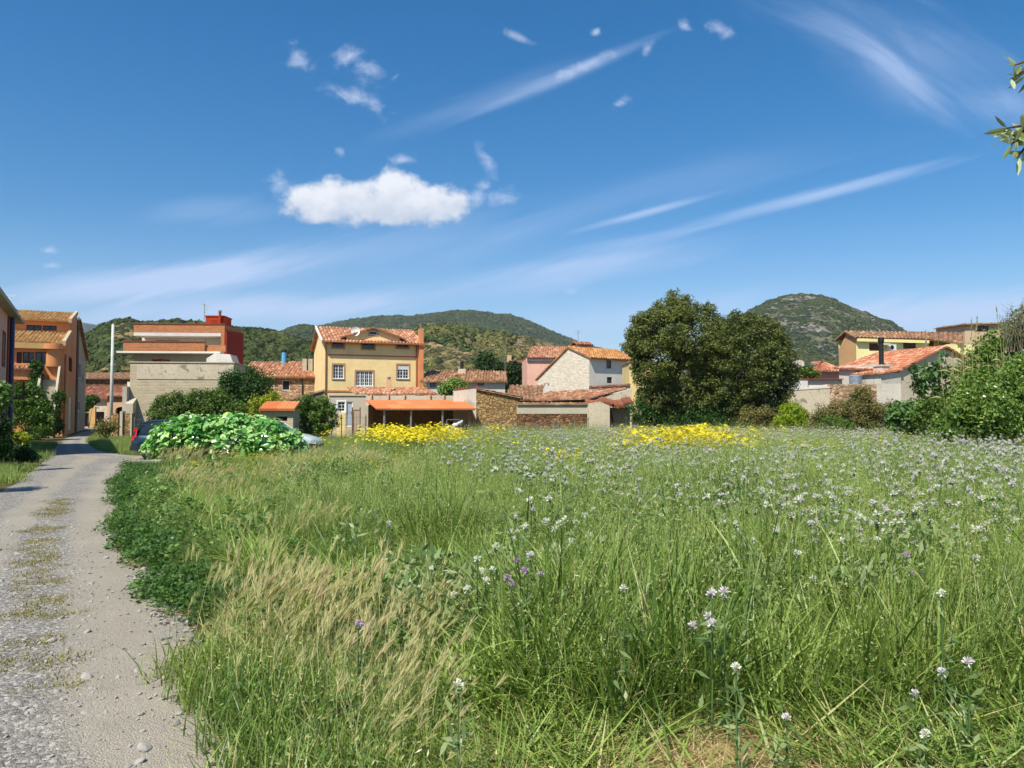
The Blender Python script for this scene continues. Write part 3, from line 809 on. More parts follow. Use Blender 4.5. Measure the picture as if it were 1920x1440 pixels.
def f(mb):
    n = 14; zc0 = h.z_at(688); r = 0.95
    for (z0, z1, rr) in ((zc0, zs[0] - 0.45, 0.8), (zs[0] - 0.45, zs[0] - 0.03, 1.06)):
        P = [(-0.8 + rr * math.sin(t), 0.45 - rr * math.cos(t)) for t in np.linspace(-0.5, math.pi * 0.5, n)] + [(-1.2, 0.4)]
        mb.prism([(x, y, z0) for x, y in P], [(x, y, z1) for x, y in P])
h.part('round_corner', 'orange', f)
zb = h.z_at(696)
h.part('balcony', 'orange', lambda mb: mb.box(-8, -1.6, -0.9, -0.003, zb - 0.75, zb + 0.02))
h.roofs('tile_o', [((-8, -1.1, zb), (-1.6, -1.1, zb), (-1.6, -0.05, zb + 0.35), (-8, -0.05, zb + 0.35))], 'balcony_roof')
def f(mb):   # outside stair with two solid parapets
    z1, z0 = h.z_at(690), 0.0; n = 16; v0 = -5.2
    for (ua, ub) in ((-1.55, -1.4), (-0.35, -0.2)):
        A = [(ua, -0.02, z1 + 0.25), (ua, v0, 0.9), (ua, v0, 0), (ua, -0.02, z1 - 1.1)]
        mb.prism(A, [(ub, p[1], p[2]) for p in A])
    for k in range(n):
        va = v0 * (1 - (k + 1) / n); vb = v0 * (1 - k / n)
        mb.box(-1.4, -0.35, vb, va - 0.02, 0.05 + (z1 - 1.0) * k / n, 0.05 + (z1 - 1.0) * (k + 1) / n)
h.part('staircase', 'concrete', f)
tube_part(h.root, 'downpipe', 'greyd', [(0.1, VE - 0.2, 0), (0.1, VE - 0.2, zs[3] - 0.6)], 0.11)
tube_part(h.root, 'downpipe', 'copper', [(0.1, 0.25, 0), (0.1, 0.25, zs[0] - 0.8)], 0.07)

h = House('beige_house', 'narrow beige house with white shuttered windows at the far bend of the lane', 'house', 141.8, 72.6, 26)
Lb = h.v_at(160)
w = h.wall((0, 0), (0, Lb), [(0, h.z_at(600)), (Lb * 0.15, h.z_at(592, 0, 2)), (Lb, h.z_at(677, 0, Lb))])
h.wall((-8, 0), (0, 0), h.z_at(600)); h.wall((0, Lb), (-8, Lb), h.z_at(677, 0, Lb)); h.wall((-8, Lb), (-8, 0), [(0, h.z_at(677, 0, Lb)), (Lb, h.z_at(600))])
h.win(w, 145.8, 681, 150.8, 708, frame='whitepaint', nx=1, sur='white'); h.win(w, 144.3, 752, 149.5, 770, frame='whitepaint', nx=1, sur='white'); h.win(w, 153, 702, 156.5, 718, frame='whitepaint', nx=1)
h.walls(M['beige'])
h.part('roof', 'tile_g', lambda mb: mb.hexa([(-8, 0, h.z_at(600) + .002), (0.3, 0, h.z_at(600) + .002), (0.3, Lb, h.z_at(677, 0, Lb) + .002), (-8, Lb, h.z_at(677, 0, Lb) + .002)] + [(-8, 0, h.z_at(600) + .16), (0.3, 0, h.z_at(600) + .16), (0.3, Lb, h.z_at(677, 0, Lb) + .16), (-8, Lb, h.z_at(677, 0, Lb) + .16)]))

# low houses closing the lane
h = House('courtyard_house', 'low stone house with red tiled roof and dark doorway closing the lane', 'house', 150, 100.0, 0)
U1 = h.u_at(201); z1 = h.z_at(750)
w = h.wall((-2, 0), (U1, 0), z1); h.wall((U1, 0), (U1, 8), z1); h.wall((U1, 8), (-2, 8), z1); h.wall((-2, 8), (-2, 0), z1)
h.win(w, 181, 772, 196, 800.5, frame='darkwood', panel='dark', kind='door', nx=1); h.win(w, 159, 774, 166.5, 800, frame='darkwood', panel='dark', kind='door', nx=1)
h.walls(M['stain']); h.part('pilaster', 'ochre', lambda mb: mb.box(h.u_at(168), h.u_at(180), -0.14, -0.002, 0, h.z_at(762)))
h.roofs('tile_r', [((-2, -0.5, h.z_at(749)), (U1 + 0.6, -0.5, h.z_at(749)), (U1 + 0.4, 6, h.z_at(724, 0, 6)), (-2, 6, h.z_at(724, 0, 6)))], pw=0.3)
h = House('brown_barn', 'long brown stone barn with a dull tiled roof seen above the lane-end houses', 'barn', 150, 118.0, 0)
U1 = h.u_at(246)
h.wall((-2, 0), (U1, 0), h.z_at(709)); h.wall((U1, 0), (U1, 8), h.z_at(709)); h.wall((U1, 8), (-2, 8), h.z_at(709)); h.wall((-2, 8), (-2, 0), h.z_at(709))
h.walls(M['rubble3']); h.roofs('tile_g', [((-2.4, -0.5, h.z_at(710)), (U1 + .4, -0.5, h.z_at(710)), (U1 + .4, 5, h.z_at(699, 0, 5)), (-2.4, 5, h.z_at(699, 0, 5)))], pw=0.3)
h = House('peach_house', 'peach plastered house with a dark round arched gateway behind the concrete pole', 'house', 201, 90.0, 0)
U1 = h.u_at(250); z1 = h.z_at(742); ac = h.u_at(228); ar = (h.u_at(239) - h.u_at(216)) / 2
w = h.wall((0, 0), (U1, 0), z1); h.wall((U1, 0), (U1, 8), z1); h.wall((U1, 8), (0, 8), z1); h.wall((0, 8), (0, 0), z1)
za = h.z_at(770)
w.holes.append((ac - ar, ac + ar, 0.0, za))
for k in range(8):   # round head of the arch in steps of thin openings
    t0 = k / 8; wd = ar * math.sqrt(max(0, 1 - t0 * t0)); w.holes.append((ac - wd + 1e-4 * k, ac + wd - 1e-4 * k, za + ar * 0.62 * t0 - 0.001, za + ar * 0.62 * (t0 + 0.125)))
w.sheet_reveal = True
mb = MB()
xs = np.linspace(0, U1, 60)
for a, b in zip(xs[:-1], xs[1:]):
    mdd = (a + b) / 2; q = abs(mdd - ac) / ar
    z0 = -0.05 if q >= 1 else za + ar * 0.62 * math.sqrt(1 - q * q)
    w.q(mb, a, b, z0, z0, z1, z1)
    if q < 1: mb.face([w.loc(a, 0, z0), w.loc(b, 0, z0), w.loc(b, -0.4, z0), w.loc(a, -0.4, z0)])
for ww in h.ws[1:]: ww.sheet(mb)
mb.build('wall', M['peach'], h.root); h.ws = []
h.part('gate', 'darkwood', lambda mb: mb.box(ac - ar, ac + ar, 0.4, 0.46, 0, za + ar))
h.roofs('tile_o', [((-0.3, -0.45, z1), (U1, -0.45, z1), (U1, 0.8, z1 + 0.35), (-0.3, 0.8, z1 + 0.35))], pw=0.3)
zt = h.z_at(716, 0, 5)
h.part('upper_wall', 'cream', lambda mb: (mb.box(-0.2, U1, 5.0, 5.3, z1 - 0.1, zt), ))

# concrete pole and stone gate beside the lane
p = at(212, 608, 55.0)
o = MB(); o.tube([(0, 0, 0), (0, 0, p.z * 0.5), (0, 0, p.z)], [0.125, 0.11, 0.09], 10); o.tube([(0, 0, p.z), (0, 0, p.z + 0.08)], [0.04, 0.01], 6)
po = o.build('utility_pole', M['pole'], None, True); po.location = (p.x, p.y, 0); tag(po, 'tall plain concrete pole standing beside the lane end', 'pole')

h = House('stone_gateway', 'ruined rubble stone gateway with concrete posts below the pole', 'gateway', 209, 52.0, 0)
def f(mb):
    a = [h.u_at(x) for x in (209, 222, 226, 231, 248)]
    mb.box(a[0], a[1], 0, 0.5, 0, h.z_at(775)); mb.box(a[3], a[4], 0.1, 0.5, 0, h.z_at(775))
h.part('wall', 'rubble2', f)
h.part('gate_post', 'concrete', lambda mb: mb.box(h.u_at(226), h.u_at(231) - 0.005, -0.05, 0.35, 0, h.z_at(771)))
h.part('gate_post', 'concrete', lambda mb: mb.box(h.u_at(246), h.u_at(249.5), -0.06, 0.095, 0, h.z_at(775)))

# ================================================================== big blank wall and the terrace house
h = House('blank_concrete_wall', 'tall blank grey concrete block wall standing in front of the brick terrace house', 'wall', 243, 56.0, 6)
U1 = h.u_at(438); zt = h.z_at(681, U1 / 2)
w = h.wall((0, 0), (U1, 0), [(0, h.z_at(681.5)), (U1, h.z_at(680, U1))]); h.wall((U1, 0), (U1, 5), zt); h.wall((U1, 5), (0, 5), zt); h.wall((0, 5), (0, 0), zt)
h.walls(M['blocks'])
zc = h.z_at(711, 3)
h.part('render', 'stain', lambda mb: mb.box(0.5, U1 - 0.02, -0.035, -0.001, zc, zt - 0.12))
h.part('coping', 'concrete', lambda mb: mb.box(-0.1, U1 + 0.05, -0.06, 5.05, zt + 0.02, zt + 0.1))
h.part('buttress', 'grey', lambda mb: (mb.box(-0.32, -0.02, -0.5, 0.5, 0, h.z_at(725)), mb.prism([(-0.02, -0.7, 0), (0.5, -0.7, 0), (0.5, -0.7, h.z_at(757)), (-0.02, -0.7, h.z_at(757))], [(-0.02, -0.04, 0), (0.5, -0.04, 0), (0.5, -0.04, h.z_at(757) + .4), (-0.02, -0.04, h.z_at(757) + .4)])))

h = House('brick_terrace_house', 'flat roofed house with brown brick parapets, white walls and a dark red side wall', 'house', 251, 66.0, 4)
U = lambda px, v=0: h.u_at(px, v)
Z = lambda py, v=0: h.z_at(py, 3, v)
w = h.wall((U(250), 0), (U(420), 0), Z(661)); ue = U(420)
h.wall((ue, 0), (ue, 5), Z(661)); h.wall((ue, 5), (U(250), 5), Z(661)); h.wall((U(250), 5), (U(250), 0), Z(661))
h.win(w, 284, 674, 317, 700, frame='darkwood', nx=2)
h.walls(M['grey'])
def f(mb):
    c = (U(300.5), Z(681)); rr = (U(319) - U(282)) / 2
    P = [(c[0] + rr * math.cos(t), c[1] + rr * 0.42 * math.sin(t)) for t in np.linspace(0, math.pi, 14)]; Q = [(c[0] + rr * .86 * math.cos(t), c[1] + rr * 0.3 * math.sin(t)) for t in np.linspace(math.pi, 0, 14)]
    for i in range(13):
        j = 13 - i
        mb.prism([(P[i][0], -0.06, P[i][1]), (P[i + 1][0], -0.06, P[i + 1][1]), (Q[j - 1][0], -0.06, Q[j - 1][1]), (Q[j][0], -0.06, Q[j][1])],
                 [(P[i][0], -0.003, P[i][1]), (P[i + 1][0], -0.003, P[i + 1][1]), (Q[j - 1][0], -0.003, Q[j - 1][1]), (Q[j][0], -0.003, Q[j][1])])
h.part('arch', 'red2', f)
up = h.wall((U(264, 2.2), 2.2), (U(412, 2.2), 2.2), Z(629, 2.2), Z(662))
h.wall((U(412, 2.2), 2.2), (U(412, 2.2), 5), Z(629, 2.2), Z(662)); h.wall((U(264, 2.2), 5), (U(264, 2.2), 2.2), Z(629, 2.2), Z(662))
h.win(up, 290, 638, 334, 652, frame='darkwood', nx=3, shutter='darkwood', sh=0.999)
h.walls(M['cream'], None, 'upper_wall')
h.part('terrace_slab', 'cream', lambda mb: mb.box(U(229), U(420), -1.3, 2.1, Z(662, -1.3), Z(658.5, -1.3)))
zp0, zp1 = Z(658.5, -1.3) + 0.003, Z(641, -1.3)
def f(mb):
    mb.box(U(229, -1.3), U(382, -1.3), -1.3, -1.08, zp0, zp1); mb.box(U(229, -1.3), U(229, -1.3) + 0.22, -1.078, 2.0, zp0, zp1)
    mb.box(U(382, -1.3) + 0.003, U(420, -1.3), -1.1, -0.9, zp0, Z(646, -1.3))
h.part('balcony_parapet', 'brick', f)
h.part('coping', 'redtrim', lambda mb: (mb.box(U(229, -1.3) - .05, U(382, -1.3) + .05, -1.36, -1.02, zp1 + .002, zp1 + 0.09)))
zr = Z(630, 0)
h.part('roof_slab', 'white', lambda mb: mb.box(U(249, 0), U(413, 0), -0.1, 5, zr, Z(624, 0)))
zq = Z(624, 0) + 0.003
h.part('roof_parapet', 'brick', lambda mb: (mb.box(U(249), U(420), -0.1, 0.14, zq, Z(608)), mb.box(U(249), U(249) + .24, 0.143, 5, zq, Z(608)), mb.box(U(420) - .24, U(420), 0.143, 5, zq, Z(608))))
h.part('roof_coping', 'redtrim', lambda mb: mb.box(U(249) - .05, U(420) + .05, -0.16, 0.2, Z(608) + .002, Z(606.4)))
h.part('pillar', 'brick', lambda mb: mb.box(U(413), U(422), -0.12, 0.9, Z(661) + 0.003, Z(624)-0.002))
def f(mb):   # dark red side wall
    a = ue + .004; z0, z1 = Z(620), h.z_at(625, 8, 5)
    mb.prism([(a, -.15, 3), (a, 5, 3), (a, 5, z1), (a, -.15, z0)], [(a + .22, -.15, 3), (a + .22, 5, 3), (a + .22, 5, z1), (a + .22, -.15, z0)])
h.part('side_wall', 'red', f)
def f(mb):   # pale sloping stair roof
    v = -2.2
    mb.prism([(U(386, v), v, 3.5), (U(436, v), v, 3.5), (U(436, v), v, h.z_at(680, 6, v)), (U(430, v), v, h.z_at(664, 6, v)), (U(401, v), v, h.z_at(662.5, 6, v)), (U(386, v), v, h.z_at(672, 6, v))],
             [(U(386, v), -0.2, 3.5), (U(436, v), -0.2, 3.5), (U(436, v), -0.2, h.z_at(680, 6, v)), (U(430, v), -0.2, h.z_at(664, 6, v)), (U(401, v), -0.2, h.z_at(662.5, 6, v)), (U(386, v), -0.2, h.z_at(672, 6, v))])
h.part('stair_roof', 'cream', f)
h.part('chimney_block', 'red2', lambda mb: (mb.box(U(383, 2), U(418, 2), 2, 4.2, Z(624) + .01, Z(593, 2)), mb.box(U(383, 2) - .06, U(418, 2) + .06, 1.94, 4.26, Z(593, 2) + .002, Z(591, 2))))
tube_part(h.root, 'flue', 'red2', [(U(410, 1.8), 1.8, Z(612)), (U(410, 1.8), 1.8, Z(585, 1.8))], 0.12)
tube_part(h.root, 'flue_cap', 'steel', [(U(410, 1.8), 1.8, Z(585, 1.8)), (U(410, 1.8), 1.8, Z(581.5, 1.8))], 0.16)
antenna(383, 569, 600, 67.5, 'tall comb antenna beside the red chimney block', 5)

# stone house with the red roof
h = House('stone_house', 'low rubble stone house with reddish tiled roof between the terrace house and yellow house', 'house', 452, 76.0, 4)
U1 = h.u_at(592); ze = h.z_at(706, 4); zr = h.z_at(678.5, 4, 4.5)
w = h.wall((0, 0), (U1, 0), ze); h.wall((U1, 0), (U1, 9), [(0, ze), (4.5, zr), (9, ze)]); h.wall((U1, 9), (0, 9), ze); h.wall((0, 9), (0, 0), [(0, ze), (4.5, zr), (9, ze)])
h.win(w, 528.5, 713, 543, 732, frame='whitepaint', nx=1); h.walls(M['rubble'])
h.roofs('tile_o', [((-.3, -.4, ze - .1), (U1 + .2, -.4, ze - .1), (U1 + .2, 4.5, zr), (-.3, 4.5, zr)), ((U1 + .2, 9.4, ze - .1), (-.3, 9.4, ze - .1), (-.3, 4.5, zr), (U1 + .2, 4.5, zr))], jit=0.02)
a, b = h.u_at(567, 1.5), h.u_at(586, 1.5); m_ = (a + b) / 2
h.part('chimney', 'concrete', lambda mb: (mb.box(a, m_ - .08, 1.3, 2.1, ze + .2, h.z_at(673, 7, 1.5)), mb.box(m_ + .08, b, 1.3, 2.1, ze - .3, h.z_at(673, 7, 1.5))))
p = h.u_at(531.5, 4)
fl = tube_part(h.root, 'flue', 'blue', [(p, 4.0, zr - 0.5), (p, 4.0, h.z_at(661, 5, 4))], 0.24, 12)
tube_part(fl, 'cowl', 'black', [(p, 4.0, h.z_at(661, 5, 4)), (p, 4.0, h.z_at(656, 5, 4))], 0.25, 12)
tube_part(h.root, 'downpipe', 'black', [(U1 - 1.3, -.1, 0), (U1 - 1.3, -.1, ze - .1)], 0.06)

# ================================================================== yellow house
h = House('yellow_house', 'tall yellow three storey house with orange tiled roof and white windows', 'house', 609, 68.0, 20)
U1 = h.u_at(790); D = 10.0
ze = h.z_at(637.5); zr = h.z_at(613.5, 0, 5.0)
w = h.wall((0, 0), (U1, 0), ze)
for (A, B, t) in (((U1, 0), (U1, D), [(0, ze), (5, zr), (D, ze)]), ((U1, D), (0, D), ze), ((0, D), (0, 0), [(0, ze), (5, zr), (D, ze)])): h.wall(A, B, t)
for (x0, x1, y0, y1) in ((622.5, 643.5, 641, 651.5), (678.5, 701, 641.5, 654), (743.5, 765, 642.5, 652)):
    h.win(w, x0, y0, x1, y1, frame='brownalu', pane='glassb', nx=2, sur='tan', sw=0.14)
h.win(w, 624, 683.5, 644, 710, nx=2, mx=1, mz=3, sur='tan', sw=0.13, sill='whitepaint')
h.win(w, 667, 696, 699, 724, nx=4, mx=1, mz=3, sur='tan', sw=0.13, sill='whitepaint', fw=0.075)
h.win(w, 744.5, 684, 766, 710, nx=2, mx=1, mz=3, sur='tan', sw=0.13, sill='whitepaint', shutter='whitepaint', sh=0.34)
h.walls(M['yellow'])
o_ = 0.5
sl = (zr - ze) / 5.0; zee = ze - sl * o_ + 0.05
uc = h.u_at(698, .5); zpa = h.z_at(614.5, uc, 0.6); zpb = zee + 0.35; vb = 5.0
h.roofs('tile_o', [((-.35, -o_, zee), (U1 + .3, -o_, zee), (U1 + .3, 5, zr + .05), (-.35, 5, zr + .05)), ((U1 + .3, D + o_, zee), (-.35, D + o_, zee), (-.35, 5, zr + .05), (U1 + .3, 5, zr + .05))])
h.part('verge', 'cream', lambda mb: mb.prism([(-.42, -o_, zee - .16), (-.42, 5, zr - .12), (-.42, 5, zr + .14), (-.42, -o_, zee + .1)], [(-.3, -o_, zee - .16), (-.3, 5, zr - .12), (-.3, 5, zr + .14), (-.3, -o_, zee + .1)]))
h.part('gutter', 'copper', lambda mb: mb.tube([(-.35, -o_ - .07, zee - .08), (U1 + .3, -o_ - .07, zee - .08)], 0.075, 8))
h.part('string_course', 'orange2', lambda mb: (w.wbox(mb, 0.0, U1, 0.002, 0.05, w.z_at(667.5, 3), w.z_at(665, 3)), w.wbox(mb, 0.0, U1 * .45, 0.002, 0.05, w.z_at(735, 2), w.z_at(732, 2))))
# low gabled dormer
hw = (h.u_at(748, .3) - h.u_at(648, .3)) / 2; zb = h.z_at(632, uc, 0.1)
dv0 = 0.05
apx = h.z_at(616, uc, dv0)
dw = Wall(h, (uc - hw, dv0), (uc + hw, dv0), [(0, zb), (hw, apx), (2 * hw, zb)], ze - 0.12); h.ws.append(dw)
h.win(dw, 691, 620.5, 707, 628, frame='whitepaint', nx=1, pane='glass', sur='tan', sw=0.1)
dm = h.walls(M['yellow'], None, 'dormer')
mb = MB(); vr = (apx + .12 - ze) / sl; vr2 = (zb + .1 - ze) / sl
corrug(mb, (uc - hw - .5, dv0 - .3, zb - .1), (uc - hw - .5, max(vr2, .5), zb + .0), (uc, vr, apx + .12), (uc, dv0 - .3, apx + .12), amp=.04, seed=3)
corrug(mb, (uc + hw + .5, max(vr2, .5), zb), (uc + hw + .5, dv0 - .3, zb - .1), (uc, dv0 - .3, apx + .12), (uc, vr, apx + .12), amp=.04, seed=4)
mb.build('dormer_roof', M['tile_o'], dm)
a, b = h.u_at(784.5, -.2), h.u_at(792.5, -.2)
ch = h.part('chimney', 'orange', lambda mb: mb.box(a, b, -0.45, -0.003, 0, h.z_at(617, 9, -.2)))
tube_part(ch, 'cowl', 'steel', [((a + b) / 2, -.22, h.z_at(617, 9)), ((a + b) / 2, -.22, h.z_at(608.5, 9))], [0.09, 0.16], 8)
for px in (610.2, 780.5): tube_part(h.root, 'downpipe', 'copper', [(h.u_at(px, -.06), -.07, 1), (h.u_at(px, -.06), -.07, zee - .1)], 0.06)
du, dz = h.u_at(667, -.4), h.z_at(621, 3, -.4)
ds = empty('satellite_dish', (*h.world(du, -0.1), dz), R(20) + R(-25), 'white satellite dish on the roof edge of the yellow house', 'satellite dish')
mb = MB()
prev = None
for k in range(6):
    rr = 0.42 * k / 5; ring = [(rr * math.cos(t), 0.12 * (rr / .42) ** 2 - 0.1, rr * math.sin(t)) for t in np.linspace(0, 2 * math.pi, 17)[:-1]]
    ring = [(x, -y if False else -0.12 * (rr / .42) ** 2, z) for x, y, z in ring]
    if prev:
        for i in range(16):
            q = [prev[i], prev[(i + 1) % 16], ring[(i + 1) % 16], ring[i]]
            mb.face(q); mb.face([(x, y + .02, z) for x, y, z in reversed(q)])
    prev = ring
mb.build('dish', M['whitepaint'], ds); tube_part(ds, 'mount', 'steel', [(0, .02, 0), (0, .25, -.1), (0, .25, -.8)], .03, 6); tube_part(ds, 'feed_arm', 'steel', [(0, -.1, -.4), (0, -.5, -.05)], .02, 6)

# low annex in front of the yellow house
h = House('tiled_annex', 'single storey plastered annex with red tiled roof in front of the yellow house', 'annex', 652, 61.0, 8)
U1 = h.u_at(822, 0); ze = h.z_at(739, 4); zr = h.z_at(726.5, 4, 3.5)
for (A, B, t) in (((.6, 0), (U1 + 1, 0), ze), ((U1 + 1, 0), (U1 + 1, 4), ze), ((U1 + 1, 4), (.6, 4), ze), ((.6, 4), (.6, 0), ze)): h.wall(A, B, t)
h.walls(M['stain'])
ul, ur, urt = h.u_at(668), h.u_at(820), h.u_at(797, 3.5)
h.roofs('tile_o', [((ul, -.4, ze), (ur, -.4, ze), (urt, 3.5, zr), (h.u_at(652, 3.5), 3.5, zr)), ((h.u_at(652, 3.5), 3.5, zr + .01), (ul - .05, -.4, ze + .01), (ul - .06, -.4, ze + .03), (h.u_at(652, 3.5) - .05, 3.5, zr + .03))])
p = h.u_at(729, 1.2); ch = h.part('chimney', 'peach', lambda mb: mb.box(p - .2, p + .2, 1.0, 1.4, ze, h.z_at(712, 4, 1.2)))
tube_part(ch, 'cowl', 'steel', [(p, 1.2, h.z_at(712, 4, 1.2)), (p, 1.2, h.z_at(707, 4, 1.2))], .15, 8)

# grey yard wall with white window and grey door
h = House('grey_yard_wall', 'grey rendered wall with a small white window and pale blue-grey door', 'wall', 617, 56.0, 3)
U1 = h.u_at(688)
zt = h.z_at(742)
w = h.wall((0, 0), (U1, 0), zt); h.wall((U1, 0), (U1, .4), zt); h.wall((U1, .4), (0, .4), zt); h.wall((0, .4), (0, 0), zt)
h.win(w, 633.5, 753, 647, 771.5, nx=1, mx=1, mz=2, sur='whitepaint', sw=0.1); h.win(w, 649.5, 753, 661.5, 800, frame='whitepaint', panel='doorgrey', nx=1, kind='door')
h.walls(M['grey']); h.part('coping', 'concrete', lambda mb: mb.box(-.05, U1 + .05, -.08, .48, zt + .002, zt + .09))
h.part('lower_render', 'paleyellow', lambda mb: mb.box(h.u_at(632), h.u_at(648.5), -.03, -.001, 0, h.z_at(774)))

# sloping rubble wall
h = House('sloping_stone_wall', 'sloping rubble wall with plastered face and tile coping left of the grey yard wall', 'wall', 541, 60.0, 3)
a, b, c = 0, h.u_at(606), h.u_at(619)
def f(mb): mb.prism([(a, 0, 0), (b, 0, 0), (b, 0, h.z_at(732)), (a, 0, h.z_at(752))], [(a, .4, 0), (b, .4, 0), (b, .4, h.z_at(732)), (a, .4, h.z_at(752))])
h.part('wall', 'greyd', f)
h.part('broken_end', 'rubble2', lambda mb: mb.prism([(b + .003, -.05, 0), (c, -.05, 0), (c, -.05, h.z_at(757)), (c - .25, -.05, h.z_at(744)), (b + .003, -.05, h.z_at(733))], [(b + .003, .45, 0), (c, .45, 0), (c, .45, h.z_at(757)), (c - .25, .45, h.z_at(744)), (b + .003, .45, h.z_at(733))]))
h.roofs('tile_g', [((a - .1, -.12, h.z_at(752) + .05), (b + .1, -.12, h.z_at(732) + .05), (b + .1, .5, h.z_at(732) + .09), (a - .1, .5, h.z_at(752) + .09))], 'coping', pl=.3, amp=.03)

# ================================================================== canopy shelter
h = House('canopy_shelter', 'open shelter with orange corrugated roof on steel posts over a dark interior', 'shelter', 700, 50.0, 2)
ur = h.u_at(885); zf = h.z_at(766, 3, -1); zbk = h.z_at(749.5, 3, 4)
h.roofs('metalroof', [((h.u_at(706, -1), -1, zf), (h.u_at(893, -1), -1, zf + .0), (h.u_at(868, 4.6), 4.6, zbk), (h.u_at(686, 4.6), 4.6, zbk))], pw=0.16, pl=2.6, amp=.03, jit=.004, lift=.01, thick=0.03)
for px in (721, 771, 830): tube_part(h.root, 'post', 'steel', [(h.u_at(px, -.7), -.7, 0), (h.u_at(px, -.7), -.7, zf - .03)], .07)
h.part('beam', 'steel', lambda mb: (mb.box(h.u_at(712, -.7), ur + .2, -.76, -.64, zf - .12, zf - .035), ))
h.part('back_wall', 'mudbrick', lambda mb: (mb.box(h.u_at(692, 4.6), h.u_at(880, 4.6), 4.62, 4.9, 0, zbk - .12), mb.box(h.u_at(880, 4.6), h.u_at(880, 4.6) + .25, -.3, 4.6, 0, zf - .1)))
h.part('side_wall', 'grey', lambda mb: mb.prism([(h.u_at(690, 2), 2.1, 0), (h.u_at(690, 2), 4.6, 0), (h.u_at(690, 2), 4.6, zbk - .15), (h.u_at(690, 2), 2.1, (zf + zbk) / 2 - .1)], [(h.u_at(690, 2) - .2, 2.1, 0), (h.u_at(690, 2) - .2, 4.6, 0), (h.u_at(690, 2) - .2, 4.6, zbk - .15), (h.u_at(690, 2) - .2, 2.1, (zf + zbk) / 2 - .1)]))
# parapet plaster above the canopy with broken edge
h = House('old_parapet_wall', 'crumbling pale pink parapet wall just above the orange canopy roof', 'wall', 686, 55.3, 2)
U1 = h.u_at(850); n = 26; xs = np.linspace(0, U1, n)
tops = [h.z_at(741.5) + .05 * mnoise.noise(Vector((x * 1.7, 0, 1))) for x in xs]
for i in range(n - 1): h.wall((xs[i], 0), (xs[i + 1], 0), [(0, tops[i]), (xs[i + 1] - xs[i], tops[i + 1])])
h.wall((U1, 0), (U1, .3), tops[-1]); h.wall((U1, .3), (0, .3), tops[-1]); h.wall((0, .3), (0, 0), tops[0]); h.walls(M['stain'])
h.part('top', 'stain', lambda mb: mb.box(0, U1, 0.01, .29, tops[0] - .3, tops[0] - .08))
for px in (696, 728, 758, 806, 832):
    u = h.u_at(px, -.06)
    h.part('downpipe', 'peach', lambda mb: mb.tube([(u, -.07, h.z_at(749)), (u, -.07, h.z_at(740))], .09, 6))
h = House('pale_plaster_wall', 'pale rough plastered wall with sloping top between canopy and mud brick wall', 'wall', 850, 53.5, -3)
U1 = h.u_at(897)
w = h.wall((0, 0), (U1, 0), [(0, h.z_at(731.5)), (U1 * .35, h.z_at(729)), (U1, h.z_at(727.5, U1))]); h.wall((U1, 0), (U1, .4), h.z_at(728)); h.wall((U1, .4), (0, .4), h.z_at(731)); h.wall((0, .4), (0, 0), h.z_at(731)); h.walls(M['offwhite'])
h.part('coping', 'redtrim', lambda mb: mb.prism([(0, -.05, h.z_at(731.5) + .003), (U1, -.05, h.z_at(727.5, U1) + .07), (U1, .45, h.z_at(727.5, U1) + .07), (0, .45, h.z_at(731.5) + .003)], [(0, -.05, h.z_at(731.5) + .08), (U1, -.05, h.z_at(727.5, U1) + .13), (U1, .45, h.z_at(727.5, U1) + .13), (0, .45, h.z_at(731.5) + .08)]))

# mud brick gable wall
h = House('mud_brick_barn', 'golden mud brick barn wall with a sloping top beside the canopy', 'barn', 893, 50.5, -2)
U1 = h.u_at(971); a = h.z_at(729); b = h.z_at(745, U1)
h.wall((0, 0), (U1, 0), [(0, a - .1), (.2, a), (U1, b)]); h.wall((U1, 0), (U1, 5), b); h.wall((U1, 5), (0, 5), [(0, b), (U1, a)]); h.wall((0, 5), (0, 0), a - .1); h.walls(M['rubble2'])
h.roofs('tile_g', [((U1 + .25, -.15, b + .03), (U1 + .25, 5, b + .03), (-.05, 5, a + .06), (-.05, -.15, a + .06))], amp=.04)

# long stone house behind
h = House('long_stone_house', 'long low whitewashed stone house with old sandy tile roof, right of the yellow house', 'house', 800, 70.0, 2)
U1 = h.u_at(947); ze = h.z_at(713.5, 4); zr = h.z_at(695.5, 4, 3.5)
w = h.wall((0, 0), (U1, 0), ze); h.wall((U1, 0), (U1, 7), [(0, ze), (3.5, zr), (7, ze)]); h.wall((U1, 7), (0, 7), ze); h.wall((0, 7), (0, 0), [(0, ze), (3.5, zr), (7, ze)])
h.win(w, 806, 718, 817, 726, frame='darkwood', pane='glass', nx=1); h.win(w, 896, 716, 907, 722, frame='darkwood', nx=1)
h.walls(M['offwhite'])
h.roofs('tile_s', [((-.6, -.4, ze - .1), (U1 + .2, -.4, ze - .1), (U1 + .2, 3.5, zr), (-.2, 3.5, zr)), ((U1 + .2, 7.4, ze - .1), (-.2, 7.4, ze - .1), (-.2, 3.5, zr), (U1 + .2, 3.5, zr))], jit=.03, pw=.27)
p = h.u_at(866, 2.8); tube_part(h.root, 'flue', 'black', [(p, 2.8, ze), (p, 2.8, h.z_at(677.5, 3, 2.8))], .17, 10)
h.part('chimney', 'stain', lambda mb: mb.box(p - .35, p + .35, 2.5, 3.1, ze, h.z_at(692, 3, 2.8)))
p2 = h.u_at(890, 4); h.part('vent', 'tile_r', lambda mb: mb.box(p2 - .5, p2 + .5, 4, 4.6, zr - .4, zr + .2))
antenna(947, 642, 694, 71.0, 'tall thin mast at the right end of the long stone house', 0)

